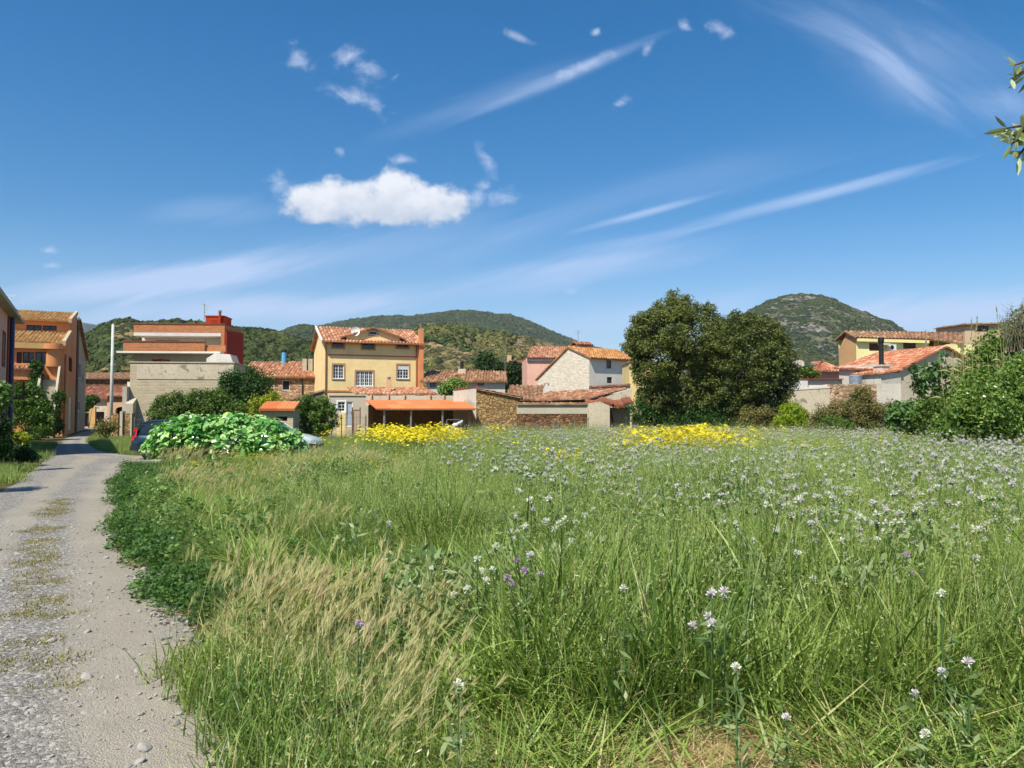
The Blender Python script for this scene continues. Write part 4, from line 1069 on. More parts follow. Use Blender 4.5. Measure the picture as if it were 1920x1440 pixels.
# small tiled roof and chimney in the middle
h = House('middle_shed', 'small shed with brown tiled lean-to roof behind the mud brick wall', 'shed', 946, 58.0, 0)
U1 = h.u_at(1026); ze = h.z_at(749, 2); zr = h.z_at(722.5, 2, 4)
for (A, B) in (((.4, 0), (U1, 0)), ((U1, 0), (U1, 5)), ((U1, 5), (.4, 5)), ((.4, 5), (.4, 0))): h.wall(A, B, ze)
h.walls(M['greyd'])
h.roofs('tile_g', [((h.u_at(968, -.3), -.3, ze + .0), (h.u_at(1014, -.3), -.3, ze + .0), (h.u_at(1020, 4), 4, zr), (h.u_at(957, 4), 4, zr)), ((h.u_at(951, -.1), .6, ze + .25), (h.u_at(968, -.3), -.3, ze), (h.u_at(957, 4), 4, zr - .01), (h.u_at(955, 4), 4, zr - .02))], pw=.28, jit=.03)
a = h.u_at(1025, 2); ch = h.part('chimney', 'white', lambda mb: (mb.box(a - .17, a + .17, 1.8, 2.15, ze - .5, h.z_at(724, 2, 2)), mb.box(a - .17, a - .1, 1.8, 2.15, h.z_at(724, 2, 2), h.z_at(719.5, 2, 2)), mb.box(a + .1, a + .17, 1.8, 2.15, h.z_at(724, 2, 2), h.z_at(719.5, 2, 2))))
h.part('chimney_cap', 'stain', lambda mb: mb.prism([(a - .27, 1.7, h.z_at(719.5, 2, 2)), (a + .27, 1.7, h.z_at(719.5, 2, 2)), (a, 1.7, h.z_at(716, 2, 2))], [(a - .27, 2.25, h.z_at(719.5, 2, 2)), (a + .27, 2.25, h.z_at(719.5, 2, 2)), (a, 2.25, h.z_at(716, 2, 2))]), parent=ch)

# long reddish lean-to
h = House('red_roofed_shed', 'long open fronted shed under a low reddish tiled roof', 'shed', 996, 55.5, 0)
U1 = h.u_at(1182)
e0 = (h.u_at(995), -.2, h.z_at(750)); e1 = (h.u_at(1108), -.2, h.z_at(746)); e2 = (h.u_at(1178, 3), 3.6, h.z_at(727.5, 0, 3.6)); r0 = (h.u_at(1030, 3.6), 3.6, h.z_at(736, 0, 3.6)); r1 = e2
h.roofs('tile_o', [(e0, e1, r1, r0)], pw=.25, jit=.025)
h.part('post', 'darkwood', lambda mb: [mb.box(h.u_at(x) - .07, h.u_at(x) + .07, 0, .14, 0, h.z_at(751)) for x in (1000, 1030, 1060, 1090)])
h.part('back_wall', 'greyd', lambda mb: mb.box(h.u_at(996, 3.8), U1, 3.85, 4.1, 0, h.z_at(738, 0, 3.8)))
h.part('gable_wall', 'stain', lambda mb: mb.prism([(h.u_at(1107), -.1, 0), (h.u_at(1184), -.1, 0), (h.u_at(1184), -.1, h.z_at(730)), (h.u_at(1176), -.1, h.z_at(731)), (h.u_at(1107), -.1, h.z_at(753))], [(h.u_at(1107), .2, 0), (h.u_at(1184), .2, 0), (h.u_at(1184), .2, h.z_at(730)), (h.u_at(1176), .2, h.z_at(731)), (h.u_at(1107), .2, h.z_at(753))]))
h = House('white_capped_wall', 'low white rendered wall with a red tile cap rising to the right', 'wall', 1045, 62.0, 0)
h.part('wall', 'white', lambda mb: mb.prism([(0, 0, 0), (h.u_at(1182), 0, 0), (h.u_at(1182), 0, h.z_at(720)), (h.u_at(1107), 0, h.z_at(725)), (0, 0, h.z_at(738))], [(0, .3, 0), (h.u_at(1182), .3, 0), (h.u_at(1182), .3, h.z_at(720)), (h.u_at(1107), .3, h.z_at(725)), (0, .3, h.z_at(738))]))
h.roofs('tile_r', [((h.u_at(1104), -.15, h.z_at(725.5)), (h.u_at(1182), -.15, h.z_at(720.5)), (h.u_at(1182), .45, h.z_at(719.5)), (h.u_at(1104), .45, h.z_at(724.5)))], 'coping', amp=.04)

# concrete yard wall with stone base, right block, broken shed
h = House('concrete_yard_wall', 'long grey concrete yard wall with tile coping above a brown stone base', 'wall', 969, 49.0, 0)
a, b, c = 0, h.u_at(1101), h.u_at(1143); zt = h.z_at(757.5); zs_ = h.z_at(776)
h.part('wall', 'concrete', lambda mb: mb.box(a, b, 0, .35, zs_ + .003, zt))
h.part('stone_base', 'rubble3', lambda mb: mb.box(a, b, .02, .37, 0, zs_))
h.roofs('tile_s', [((a, -.12, zt + .04), (b, -.12, zt + .04), (b, .45, zt + .08), (a, .45, zt + .08))], 'coping', pl=.3, amp=.035)
h.part('end_block', 'stain', lambda mb: mb.prism([(b + .003, -.05, 0), (c, -.05, 0), (c, -.05, h.z_at(761)), (b + .8, -.05, h.z_at(753)), (b + .003, -.05, h.z_at(757))], [(b + .003, .6, 0), (c, .6, 0), (c, .6, h.z_at(761)), (b + .8, .6, h.z_at(753)), (b + .003, .6, h.z_at(757))]))
h = House('broken_shed', 'derelict grey shed with sagging broken red tile roof left of the big trees', 'shed', 1103, 50.2, 0)
U1 = h.u_at(1184)
h.part('wall', 'grey', lambda mb: (mb.box(h.u_at(1143), h.u_at(1183), .5, .8, 0, h.z_at(764)), ))
mb = MB()
rr = random.Random(4)
for k in range(34):
    px = 1102 + k * 2.45; u = h.u_at(px, -.2); z = h.z_at(757 + 3 * math.sin(k * .35) + rr.uniform(-1.2, 1.2)); s_ = rr.uniform(-.06, .06)
    corrug(mb, (u - .05, -.5 + rr.uniform(-.1, .1), z - .1), (u + .13, -.5 + rr.uniform(-.1, .1), z - .1 + s_), (u + .12, 1.2, z + .32 + s_), (u - .04, 1.2, z + .32), pw=.16, pl=.4, amp=.05, seed=k)
mb.build('roof', M['tile_r'], h.root)
h.part('rafters', 'darkwood', lambda mb: [mb.box(h.u_at(x), h.u_at(x) + .08, -.4, 1.2, h.z_at(764), h.z_at(762)) for x in (1106, 1122, 1140, 1158, 1176)])
h.part('prop', 'darkwood', lambda mb: (mb.tube([(h.u_at(1144), .3, h.z_at(764)), (h.u_at(1157), .1, .1)], .05, 6), mb.tube([(h.u_at(1143), .2, 0), (h.u_at(1143), .2, h.z_at(780))], .06, 6)))

# pink house and white brick gable house
h = House('salmon_house', 'salmon pink house with orange tiled roof left of the white gabled house', 'house', 988, 84.0, 3)
U1 = h.u_at(1078); ze = h.z_at(670); zr = h.z_at(650.5, 0, 4)
w = h.wall((0, 0), (U1, 0), ze); h.wall((U1, 0), (U1, 8), [(0, ze), (4, zr), (8, ze)]); h.wall((U1, 8), (0, 8), ze); h.wall((0, 8), (0, 0), ze); h.walls(M['pink2'])
h.roofs('tile_o', [((-.1, -.4, ze - .02), (U1 + .2, -.4, ze - .02), (U1 + .2, 4, zr + .05), (h.u_at(998, 4), 4, zr + .05)), ((U1 + .2, 8.4, ze), (-.1, 8.4, ze), (h.u_at(998, 4), 4, zr + .04), (U1 + .2, 4, zr + .04))])
h.part('cornice', 'white', lambda mb: mb.box(-.02, U1, -.12, -.003, ze - .42, ze - .16))

h = House('white_gabled_house', 'whitewashed brick gabled house with lichened tile roof left of the big trees', 'house', 1105, 72.0, 35)
W_ = h.v_at(1007); vr = h.v_at(1066.5); U1 = h.u_at(1190); ze = h.z_at(669.5); zr = h.z_at(651, 0, vr); zl = h.z_at(710.5, 0, W_)
g1 = h.wall((0, W_), (0, 0), [(0, zl), (W_ - vr, zr), (W_, ze)])
h.walls(M['whitebrick'])
w = h.wall((0, 0), (U1, 0), ze); h.wall((U1, 0), (U1, W_), [(0, ze), (vr, zr), (W_, zl)]); h.wall((U1, W_), (0, W_), zl)
h.win(w, 1137.3, 675.5, 1146.3, 691, frame='darkwood', nx=1); h.win(w, 1138.3, 707, 1148, 718.5, frame='darkwood', nx=1)
h.walls(M['cream'], None, 'side_wall')
h.roofs('tile_y', [((-.15, -.4, ze - .08), (U1 + .3, -.4, ze - .08), (U1 + .3, vr, zr + .05), (-.15, vr, zr + .05)), ((U1 + .3, W_ + .2, zl - .08), (-.15, W_ + .2, zl - .08), (-.15, vr, zr + .05), (U1 + .3, vr, zr + .05))], jit=.02)
u0 = 0.1; zc = h.z_at(640, 0, vr)
ch = h.part('chimney', 'stain', lambda mb: mb.box(1.2, 2.9, vr + .1, vr + .9, zr - .3, h.z_at(645, 0, vr)))
mb = MB(); corrug(mb, (1.0, vr - .1, h.z_at(644.5, 0, vr)), (3.1, vr - .1, h.z_at(644.5, 0, vr)), (3.1, vr + .5, zc + .1), (1.0, vr + .5, zc + .1)); corrug(mb, (3.1, vr + 1.1, h.z_at(644.5, 0, vr)), (1.0, vr + 1.1, h.z_at(644.5, 0, vr)), (1.0, vr + .5, zc + .1), (3.1, vr + .5, zc + .1)); mb.build('chimney_cap', M['tile_r'], ch)
antenna(1084, 620, 650, 75.0, 'thin antenna on the ridge of the white gabled house', 2)
antenna(1069, 633, 648, 86.0, 'short thin antenna behind the salmon house ridge', 0)
h = House('pale_yellow_house', 'plain pale yellow wall of a house half hidden by the big trees', 'house', 1180, 64.0, 0)
zt = h.z_at(680)
for (A, B) in (((0, 0), (4, 0)), ((4, 0), (4, 4)), ((4, 4), (0, 4)), ((0, 4), (0, 0))): h.wall(A, B, zt)
h.walls(M['paleyellow']); h.part('roof', 'tile_g', lambda mb: mb.box(-.1, 4.1, -.1, 4.1, zt + .002, zt + .12))
h = House('background_cottage', 'cream cottage with a chimney glimpsed behind the dark trees', 'house', 952, 105.0, 0)
U1 = h.u_at(992); ze = h.z_at(679); zr = h.z_at(674, 0, 3)
w = h.wall((0, 0), (U1, 0), ze); h.wall((U1, 0), (U1, 6), ze); h.wall((U1, 6), (0, 6), ze); h.wall((0, 6), (0, 0), ze); h.walls(M['beige'])
h.roofs('tile_g', [((-.3, -.3, ze), (U1 + .3, -.3, ze), (U1 + .3, 6.3, zr + .1), (-.3, 6.3, zr + .1))])
h.part('chimney', 'beige', lambda mb: mb.box(-.1, .5, .4, 1.0, ze, h.z_at(665.5)))

# ================================================================== houses on the right
h = House('white_orange_roof_house', 'white house with bright orange tile roof, grey gable and black flue on the right', 'house', 1688, 55.0, 21)
vE = h.v_at(1574); ze = h.z_at(687, 0, vE); uR = h.u_at(1772); zr = h.z_at(649, uR); uE = 2 * uR - .5; zer = ze - .3
zN = h.z_at(693)
g1 = h.wall((0, 0), (uE, 0), [(0, zN), (uR, zr - .05), (uE, zer)])
h.walls(M['stain'], None, 'gable_wall')
w = h.wall((0, vE), (0, 0), [(0, ze), (vE - 1.2, ze), (vE, zN)]); h.wall((uE, 0), (uE, vE), zer); h.wall((uE, vE), (0, vE), [(0, zer), (uE - uR, zr), (uE, ze)])
h.win(w, 1603.5, 696, 1613, 717, frame='wood', panel='wood', nx=1)
h.walls(M['offwhite'])
h.roofs('tile_b', [((-.3, vE + .2, ze - .12), (-.35, -.25, zN - .05), (uR, -.25, zr + .02), (uR, vE + .2, zr + .02)), ((uE + .3, -.25, zer - .1), (uE + .3, vE + .2, zer - .1), (uR, vE + .2, zr + .02), (uR, -.25, zr + .02))], amp=.045, jit=.01)
pu, pv = -.75, .9
ch = h.part('chimney_stack', 'offwhite', lambda mb: (mb.box(pu - .35, pu + .35, pv - .4, pv + .4, 1.0, h.z_at(688, 0, 1)), mb.box(pu - .42, pu + .42, pv - .47, pv + .47, h.z_at(688, 0, 1) + .002, h.z_at(685, 0, 1))))
tube_part(ch, 'flue', 'black', [(pu, pv, h.z_at(686)), (pu, pv, h.z_at(640, 0, 1))], .17, 12); tube_part(ch, 'cowl', 'black', [(pu, pv, h.z_at(640)), (pu, pv, h.z_at(634, 0, 1))], .22, 12)
h.part('lean_to', 'offwhite', lambda mb: mb.box(-1.9, -.003, -.1, 2.2, 0, h.z_at(699)))
h.roofs('tile_b', [((-2.1, 2.5, h.z_at(700)), (-2.1, -.3, h.z_at(700)), (-.01, -.3, h.z_at(692.5)), (-.01, 2.5, h.z_at(692.5)))], 'lean_to_roof')
au = -1.2
ac_ = empty('water_tank', (*h.world(-2.6, 1.5), 0), R(21), 'ribbed grey water tank against the white wall under the orange roof', 'tank')
z0_, z1_ = h.z_at(718), h.z_at(703)
mb = MB(); mb.tube([(0, 0, z0_), (0, 0, z1_)], [.42, .42], 16)
for k in range(6): mb.tube([(0, 0, z0_ + (z1_ - z0_) * (k + .3) / 6), (0, 0, z0_ + (z1_ - z0_) * (k + .7) / 6)], [.45, .45], 16)
mb.build('tank_body', M['doorgrey'], ac_); mb = MB(); mb.box(-.4, .4, -.4, .4, 0, z0_ - .002); mb.build('plinth', M['concrete'], ac_)
h2 = h
h = House('boundary_wall', 'long stained pale boundary wall behind the brown shrubs, right of the big trees', 'wall', 1440, 50.0, 2)
pts_ = [(1440, 735), (1468, 732), (1555, 727.5), (1556, 720), (1690, 719), (1700, 719)]
us = [h.u_at(p[0]) for p in pts_]; tops = [h.z_at(p[1]) for p in pts_]
w = h.wall((0, 0), (us[3], 0), [(0, tops[0]), (us[1], tops[1]), (us[2], tops[2]), (us[3], tops[3])]); h.wall((us[3], .3), (0, .3), [(0, tops[3]), (us[3], tops[0])]); h.wall((0, .3), (0, 0), tops[0]); h.walls(M['stain'])
h.part('coping', 'white', lambda mb: mb.prism([(0, -.03, tops[0]), (us[2], -.03, tops[2]), (us[2], .33, tops[2]), (0, .33, tops[0])], [(0, -.03, tops[0] + .12), (us[2], -.03, tops[2] + .12), (us[2], .33, tops[2] + .12), (0, .33, tops[0] + .12)]))
h.part('stone_section', 'rubble', lambda mb: mb.box(us[3] + .003, h.u_at(1644), .0, .3, 0, tops[3] - .02))
h.part('white_section', 'offwhite', lambda mb: mb.box(h.u_at(1644) + .003, us[4], -.02, .32, 0, tops[4]))
h = House('low_white_outbuilding', 'low flat white outbuilding behind the boundary wall', 'outbuilding', 1466, 58.0, 0)
U1 = h.u_at(1515); U2 = h.u_at(1582)
h.part('wall', 'white', lambda mb: mb.box(0, U1, 0, 4, 0, h.z_at(711.5)))
h.part('side_wall', 'cream', lambda mb: mb.box(U1 + .003, U2, .2, 4, 0, h.z_at(711.5)))
h.part('coping', 'redtrim', lambda mb: mb.box(-.05, U2 + .02, -.06, 4.05, h.z_at(711.5) + .002, h.z_at(710)))
h = House('small_pink_house', 'small pale pink house with orange roof behind the low white outbuilding', 'house', 1542, 66.0, 12)
U0 = h.u_at(1512); U1 = h.u_at(1585); ze = h.z_at(695); zr = h.z_at(679, 0, 5)
h.wall((U0, 0), (U1, 0), ze); h.wall((U1, 0), (U1, 6), ze); h.wall((U1, 6), (U0, 6), ze); h.wall((U0, 6), (U0, 0), ze); h.walls(M['pink2'])
h.roofs('tile_b', [((U0, -.4, ze - .03), (U1, -.4, ze - .03), (U1, 5, zr), (h.u_at(1548, 5), 5, zr + .15)), ])
h = House('ruined_white_stub', 'stub of a ruined whitewashed wall beside the right edge of the big trees', 'wall', 1486, 63.0, 0)
U1 = h.u_at(1509)
h.part('wall', 'offwhite', lambda mb: mb.prism([(0, 0, 0), (U1, 0, 0), (U1, 0, h.z_at(679)), (U1 * .7, 0, h.z_at(674)), (U1 * .35, 0, h.z_at(675)), (0, 0, h.z_at(682))], [(0, 1.2, 0), (U1, 1.2, 0), (U1, 1.2, h.z_at(679)), (U1 * .7, 1.2, h.z_at(674)), (U1 * .35, 1.2, h.z_at(675)), (0, 1.2, h.z_at(682))]))

h = House('lemon_yellow_house', 'lemon yellow house with long brown tiled roof and wooden shutters, far right', 'house', 1607, 76.0, 14)
U1 = h.u_at(1784); v1 = h.v_at(1574); ze = h.z_at(633); zr = h.z_at(622.5, 0, v1 * .5)
w = h.wall((0, 0), (U1, 0), [(0, ze), (U1, ze)]); h.wall((U1, 0), (U1, v1), ze); h.wall((U1, v1), (0, v1), ze)
h.win(w, 1631.5, 643.5, 1653, 658, frame='wood', shutter='wood', sh=.999, nx=2); h.win(w, 1695.5, 639.5, 1719.5, 654, frame='wood', shutter='wood', sh=.999, nx=2); h.win(w, 1743.5, 639.5, 1753.5, 649, frame='wood', shutter='wood', sh=.999, nx=1)
h.walls(M['lemon'])
s_ = h.wall((0, v1), (0, 0), [(0, ze - 1.0), (v1 * .5, zr), (v1, ze)]); h.walls(M['tan'], None, 'side_wall')
h.part('fascia', 'lemon', lambda mb: mb.box(-.1, h.u_at(1744, -.3), -.36, -.26, ze - .4, ze - .06))
zrr = h.z_at(611.5, U1, v1 * .5); 
h.roofs('tile_g', [((-.3, -.4, ze - .02), (h.u_at(1746, -.4), -.4, ze - .02), (h.u_at(1746, v1 * .5), v1 * .5, zr + .25), (-.3, v1 * .5, zr + .1)),
                   ((h.u_at(1746, -.75), -.75, ze - .05), (h.u_at(1810, -2.2), -2.2, ze - .55), (h.u_at(1808, v1 * .5), v1 * .5, zr + .3), (h.u_at(1746, v1 * .5), v1 * .5, zr + .25)),
                   ((h.u_at(1746, v1), v1 + .3, ze), (-.3, v1 + .3, ze), (-.3, v1 * .5, zr + .1), (h.u_at(1746, v1 * .5), v1 * .5, zr + .25))], pw=.42, amp=.09, jit=.01)
h.part('wing', 'lemon', lambda mb: mb.box(h.u_at(1783, -1.8), h.u_at(1832, -1.8), -1.8, 3, 0, ze - .6))
acu = h.u_at(1674, -.3)
ac_ = empty('air_conditioner', (*h.world(acu, -.26), h.z_at(656)), R(14), 'white air conditioner box on the lemon yellow wall', 'air conditioner')
mb = MB(); mb.box(-.42, .42, -.18, .18, 0, .6); mb.build('casing', M['whitepaint'], ac_); mb = MB(); mb.tube([(-.08, -.19, .3), (-.08, -.2, .3)], .22, 16); mb.build('fan_grille', M['black'], ac_)
aw = h.u_at(1656, -.3); h.part('awning', 'white', lambda mb: mb.box(aw - .3, aw + .6, -.75, -.02, h.z_at(646.5), h.z_at(643.5)))
tube_part(h.root, 'mast', 'steel', [(h.u_at(1738, -.9), -.9, 3), (h.u_at(1738, -.9), -.9, h.z_at(617))], .05, 6)
h = House('far_rooftop_house', 'pale stone house with corrugated roof and dark loggia at upper right', 'house', 1812, 88.0, 0)
U1 = h.u_at(1890); ze = h.z_at(607)
w = h.wall((0, 0), (U1, 0), [(0, h.z_at(612)), (1.0, ze), (U1, ze)]); h.wall((U1, 0), (U1, 6), ze); h.wall((U1, 6), (0, 6), ze); h.wall((0, 6), (0, 0), ze)
h.win(w, 1834, 611, 1857, 622, frame='wood', nx=3, pane='glass'); h.walls(M['beige'])
h.roofs('tile_g', [((-.3, -.4, h.z_at(608.5)), (U1, -.4, h.z_at(606)), (U1, 6, h.z_at(603)), (-.3, 6, h.z_at(605)))])

# ------------------------------------------------------------------ little shed with the orange sheet roof
h = House('garden_shed', 'tiny block shed with a bright orange corrugated roof among the bushes', 'shed', 491, 40.0, 4)
U1 = h.u_at(550); z1 = h.z_at(767)
w = h.wall((0, 0), (U1, 0), z1); h.wall((U1, 0), (U1, 1.6), z1); h.wall((U1, 1.6), (0, 1.6), z1); h.wall((0, 1.6), (0, 0), z1)
h.win(w, 517, 781, 539, 789.5, frame='darkwood', panel='dark', nx=1); h.walls(M['blocks'])
h.roofs('metalroof', [((-.1, -.25, z1 + .01), (U1 + .12, -.25, z1 + .01), (U1 - .02, 1.8, h.z_at(752.5, 1, 1.8)), (-.2, 1.8, h.z_at(752.5, 1, 1.8)))], pw=.17, pl=2.2, amp=.03, jit=.003, lift=.01)

# ================================================================== VEGETATION TOOLS
def rand_unit(n):
    v = rng.normal(size=(n, 3)); return v / np.linalg.norm(v, axis=1, keepdims=True)
def quads(c, nrm, size, aspect=0.5, tint=None, fold=0.0):
    """leaf rhombi: centres c (N,3), normals nrm, length size"""
    n = len(c)
    t = np.cross(nrm, rand_unit(n)); t /= np.maximum(np.linalg.norm(t, axis=1, keepdims=True), 1e-6)
    b = np.cross(nrm, t)
    L = (np.ones(n) * size)[:, None] if np.isscalar(size) else size[:, None]
    W = L * aspect
    v = np.stack([c - t * L * .5, c - b * W * .5 + t * L * .06, c + t * L * .5, c + b * W * .5 + t * L * .06], 1)
    f = np.arange(n * 4).reshape(n, 4)
    return v.reshape(-1, 3), f, np.repeat(tint, 4) if tint is not None else None
class Soup:
    def __init__(s): s.V = []; s.F = []; s.T = []; s.n = 0
    def add(s, v, f, t):
        s.V.append(v); s.F.append(f + s.n); s.T.append(t); s.n += len(v)
    def mesh(s, name, mat): return np_mesh(name, np.concatenate(s.V), np.concatenate(s.F), mat, np.concatenate(s.T))
    def obj(s, name, mat, parent=None, loc=None):
        o = bpy.data.objects.new(name, s.mesh(name, mat)); link(o, parent)
        if loc is not None: o.location = loc
        return o
def clump_cloud(S, centers, rad, per, leaf, outward=0.55, flat=1.0, size_j=0.4, tshift=None, up=0.25):
    """leaves spread through clumps; each clump has its own tint"""
    centers = np.asarray(centers, float); n = len(centers)
    rad = np.broadcast_to(np.asarray(rad, float), (n,))
    per = int(per)
    ct = np.repeat(centers, per, 0); rr = np.repeat(rad, per)
    d = rand_unit(n * per); r = rng.random(n * per) ** 0.45
    pos = ct + d * (rr * r)[:, None] * np.array([1, 1, flat])
    nr = d * outward + rand_unit(n * per) * (1 - outward) + np.array([0, 0, up]); nr /= np.linalg.norm(nr, axis=1, keepdims=True)
    tc_ = np.repeat(rng.random(n), per) if tshift is None else np.repeat(tshift, per)
    tint = np.clip(tc_ * 0.55 + rng.random(n * per) * 0.45, 0, 1)
    S.add(*quads(pos, nr, leaf * (1 - size_j + 2 * size_j * rng.random(n * per)), 0.55, tint))
def lobes_surface(lobes, spacing, inner=0.25, keep_down=0.4):
    """points over the outside of a union of ellipsoids (x,y,z,rx,ry,rz)"""
    P = []
    for i, (x, y, z, rx, ry, rz) in enumerate(lobes):
        area = 4 * math.pi * ((rx * ry) ** 1.6 / 3 + (rx * rz) ** 1.6 / 3 + (ry * rz) ** 1.6 / 3) ** (1 / 1.6)
        n = max(4, int(area / spacing ** 2))
        d = rand_unit(n)
        s = 1.0 - inner * rng.random(n) ** 2
        p = np.array([x, y, z]) + d * np.array([rx, ry, rz]) * s[:, None]
        ok = np.ones(n, bool)
        for j, (X, Y, Z_, RX, RY_, RZ) in enumerate(lobes):
            if j == i: continue
            q = (p - np.array([X, Y, Z_])) / np.array([RX, RY_, RZ])
            ok &= (np.linalg.norm(q, axis=1) > 0.72)
        ok &= p[:, 2] > 0.1
        P.append(p[ok])
    return np.concatenate(P)
def px_lobe(px, py, rpx, Y, ry=None, fz=1.0, origin=(0, 0)):
    p = at(px, py, Y); r = rpx / F * Y
    return (p.x - origin[0], Y - origin[1], p.z, r, ry or r, r * fz)
def trunk_mesh(parent, base, tips, r0, mat, name='trunk', n=7):
    mb = MB(); base = Vector(base)
    for k, t in enumerate(tips):
        t = Vector(t); mid = base.lerp(t, 0.45) + Vector((random.uniform(-.15, .15), random.uniform(-.15, .15), .1)) * (t - base).length * 0.4
        rr = r0 * random.uniform(.5, .8) if k else r0
        mb.tube([base + Vector((random.uniform(-.4, .4), random.uniform(-.4, .4), 0)) * r0, base.lerp(mid, .5), mid, t], [rr, rr * .75, rr * .5, rr * .15], n)
    return mb.build(name, mat, parent, True)
M['bark'] = simple('grey_brown_bark', (96, 82, 66), 0.9, 0.1, 0, 0.3, 6, 0.6)
M['twig'] = simple('pale_dry_twig', (124, 114, 98), 0.9, 0.1, 0, 0.25, 6, 0.2)
M['oak'] = leafy('holm_oak_leaves', (46, 64, 28), (116, 124, 58), (146, 134, 68), 0.25, 0.55, 0.3)
M['darkleaf'] = leafy('dark_green_leaves', (34, 62, 26), (62, 98, 36), None, 0.3, 0.5, 0.3)
M['hedgeleaf'] = leafy('hedge_leaves', (56, 88, 32), (106, 132, 52), (146, 150, 82), 0.3, 0.55, 0.3)
M['yelleaf'] = leafy('yellow_green_leaves', (112, 132, 34), (168, 176, 48), (190, 180, 70), 0.35, 0.55, 0.3)
M['limeleaf'] = leafy('lime_shrub_leaves', (100, 132, 28), (166, 184, 44), None, 0.35, 0.55, 0.25)
M['elder'] = leafy('elder_leaves', (64, 100, 38), (142, 168, 78), (182, 194, 124), 0.35, 0.5, 0.3)
M['figleaf'] = leafy('fig_leaves', (60, 96, 48), (108, 142, 78), (150, 170, 116), 0.3, 0.45, 0.35)
M['brownshrub'] = leafy('dry_brown_shrub', (88, 90, 50), (130, 124, 72), (162, 144, 96), 0.2, 0.8, 0.1)
M['ivy'] = leafy('ivy_leaves', (34, 62, 22), (86, 122, 36), (140, 164, 54), 0.3, 0.45, 0.35)
M['reed'] = leafy('dry_reed', (168, 160, 104), (206, 194, 142), None, 0.25, 0.7, 0.2)
M['cypress'] = leafy('cypress_needles', (34, 56, 28), (60, 82, 38), None, 0.2, 0.6, 0.15)
M['weed'] = leafy('weed_leaves', (66, 104, 44), (128, 158, 80), (170, 186, 124), 0.35, 0.5, 0.3)
M['bigleaf'] = leafy('glossy_broad_leaves', (78, 150, 50), (184, 218, 140), (226, 226, 110), 0.25, 0.26, 0.8)  # pale second tint carries the leaves' white glare as colour; yellow is variegation
M['olive'] = leafy('olive_leaves', (132, 150, 100), (190, 202, 156), (214, 220, 196), 0.3, 0.4, 0.4)
M['umbel'] = simple('cream_flower', (232, 228, 190), 0.7, 0.1, 0, 0.08)

def bush(name, label, cat, lobes_px, Y, mat, leaf=0.12, spacing=0.45, crad=0.35, per=60, depth=None, group=None, stem=True, outward=.5, inner=.4, r0=.07, fz=1.0):
    cx = np.mean([l[0] for l in lobes_px]); X = gx(cx, Y)
    root = empty(name, (X, Y, 0), 0, label, cat, group)
    L = [px_lobe(a, b, r, Y + (dy if len(l) > 3 else 0), depth, fz, (X, Y)) for l in lobes_px for (a, b, r, *rest) in [l] for dy in [rest[0] if rest else 0]]
    S = Soup(); P = lobes_surface(L, spacing, inner)
    clump_cloud(S, P, crad * (0.7 + 0.6 * rng.random(len(P))), per, leaf, outward)
    inn = np.concatenate([np.array(l[:3]) + rand_unit(6) * np.array(l[3:]) * .55 for l in L]); inn = inn[inn[:, 2] > .1]
    clump_cloud(S, inn, crad * 1.3, per, leaf * 1.15, 0.3)
    S.obj('crown', M[mat], root)
    if stem:
        trunk_mesh(root, (0, 0, 0), [(l[0], l[1], max(.3, l[2])) for l in L], r0, M['bark'])
    return root

# ---- the two big holm oaks
def big_tree(px, Y, lob, label, seedk):
    X = gx(px, Y); root = empty('holm_oak', (X, Y, 0), 0, label, 'tree', 'big holm oaks beyond the meadow')
    L = [px_lobe(a, b, r, Y + dy, None, 1.0, (X, Y)) for (a, b, r, dy) in lob]
    S = Soup(); P = lobes_surface(L, .52, .32)
    # open a few gaps
    keep = np.array([mnoise.noise(Vector(p) * 0.9 + Vector((seedk, 0, 0))) > -0.39 for p in P]); P = P[keep]
    ts = np.array([0.5 + 0.8 * mnoise.noise(Vector(p) * 0.7) for p in P]) * .7 + rng.random(len(P)) * .3
    clump_cloud(S, P, .42 * (0.65 + 0.7 * rng.random(len(P))), 125, .13, .5, .85, tshift=np.clip(ts, 0, 1))
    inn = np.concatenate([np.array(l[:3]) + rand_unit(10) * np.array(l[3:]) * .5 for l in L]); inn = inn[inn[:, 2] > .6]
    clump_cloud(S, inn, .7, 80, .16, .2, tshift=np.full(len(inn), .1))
    out = P[rng.random(len(P)) < .5] * 1.0; c0 = np.mean(np.array([l[:3] for l in L]), 0); out = out + (out - c0) / np.linalg.norm(out - c0, axis=1, keepdims=True) * .28
    clump_cloud(S, out, .2, 34, .11, .5)
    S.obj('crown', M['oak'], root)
    trunk_mesh(root, (0, 0, 0), [(l[0] * .9, l[1] * .9, l[2] * 1.0) for l in L], .32, M['bark'])
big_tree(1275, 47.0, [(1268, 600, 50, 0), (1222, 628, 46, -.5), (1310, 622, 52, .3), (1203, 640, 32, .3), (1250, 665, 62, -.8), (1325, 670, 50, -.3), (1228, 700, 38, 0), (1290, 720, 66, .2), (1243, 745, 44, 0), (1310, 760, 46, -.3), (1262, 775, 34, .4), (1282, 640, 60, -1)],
         'tall broad holm oak, the left and higher of the two trees behind the yellow flowers', 3)
big_tree(1400, 46.0, [(1352, 650, 30, .2), (1385, 625, 38, 0), (1425, 640, 42, .2), (1360, 660, 44, -.5), (1448, 665, 36, 0), (1400, 685, 62, -.8), (1458, 700, 33, .3), (1370, 720, 56, 0), (1435, 735, 44, -.3), (1380, 765, 42, 0), (1345, 760, 34, .4), (1420, 765, 26, .6)],
         'lower rounded holm oak, the right one of the two trees behind the yellow flowers', 17)
bush('undergrowth_bush', 'dark bush at the left foot of the taller holm oak beside the broken shed', 'bush', [(1200, 772, 22), (1222, 785, 24), (1250, 792, 24)], 46.5, 'darkleaf', .13, .5, .35, 60)
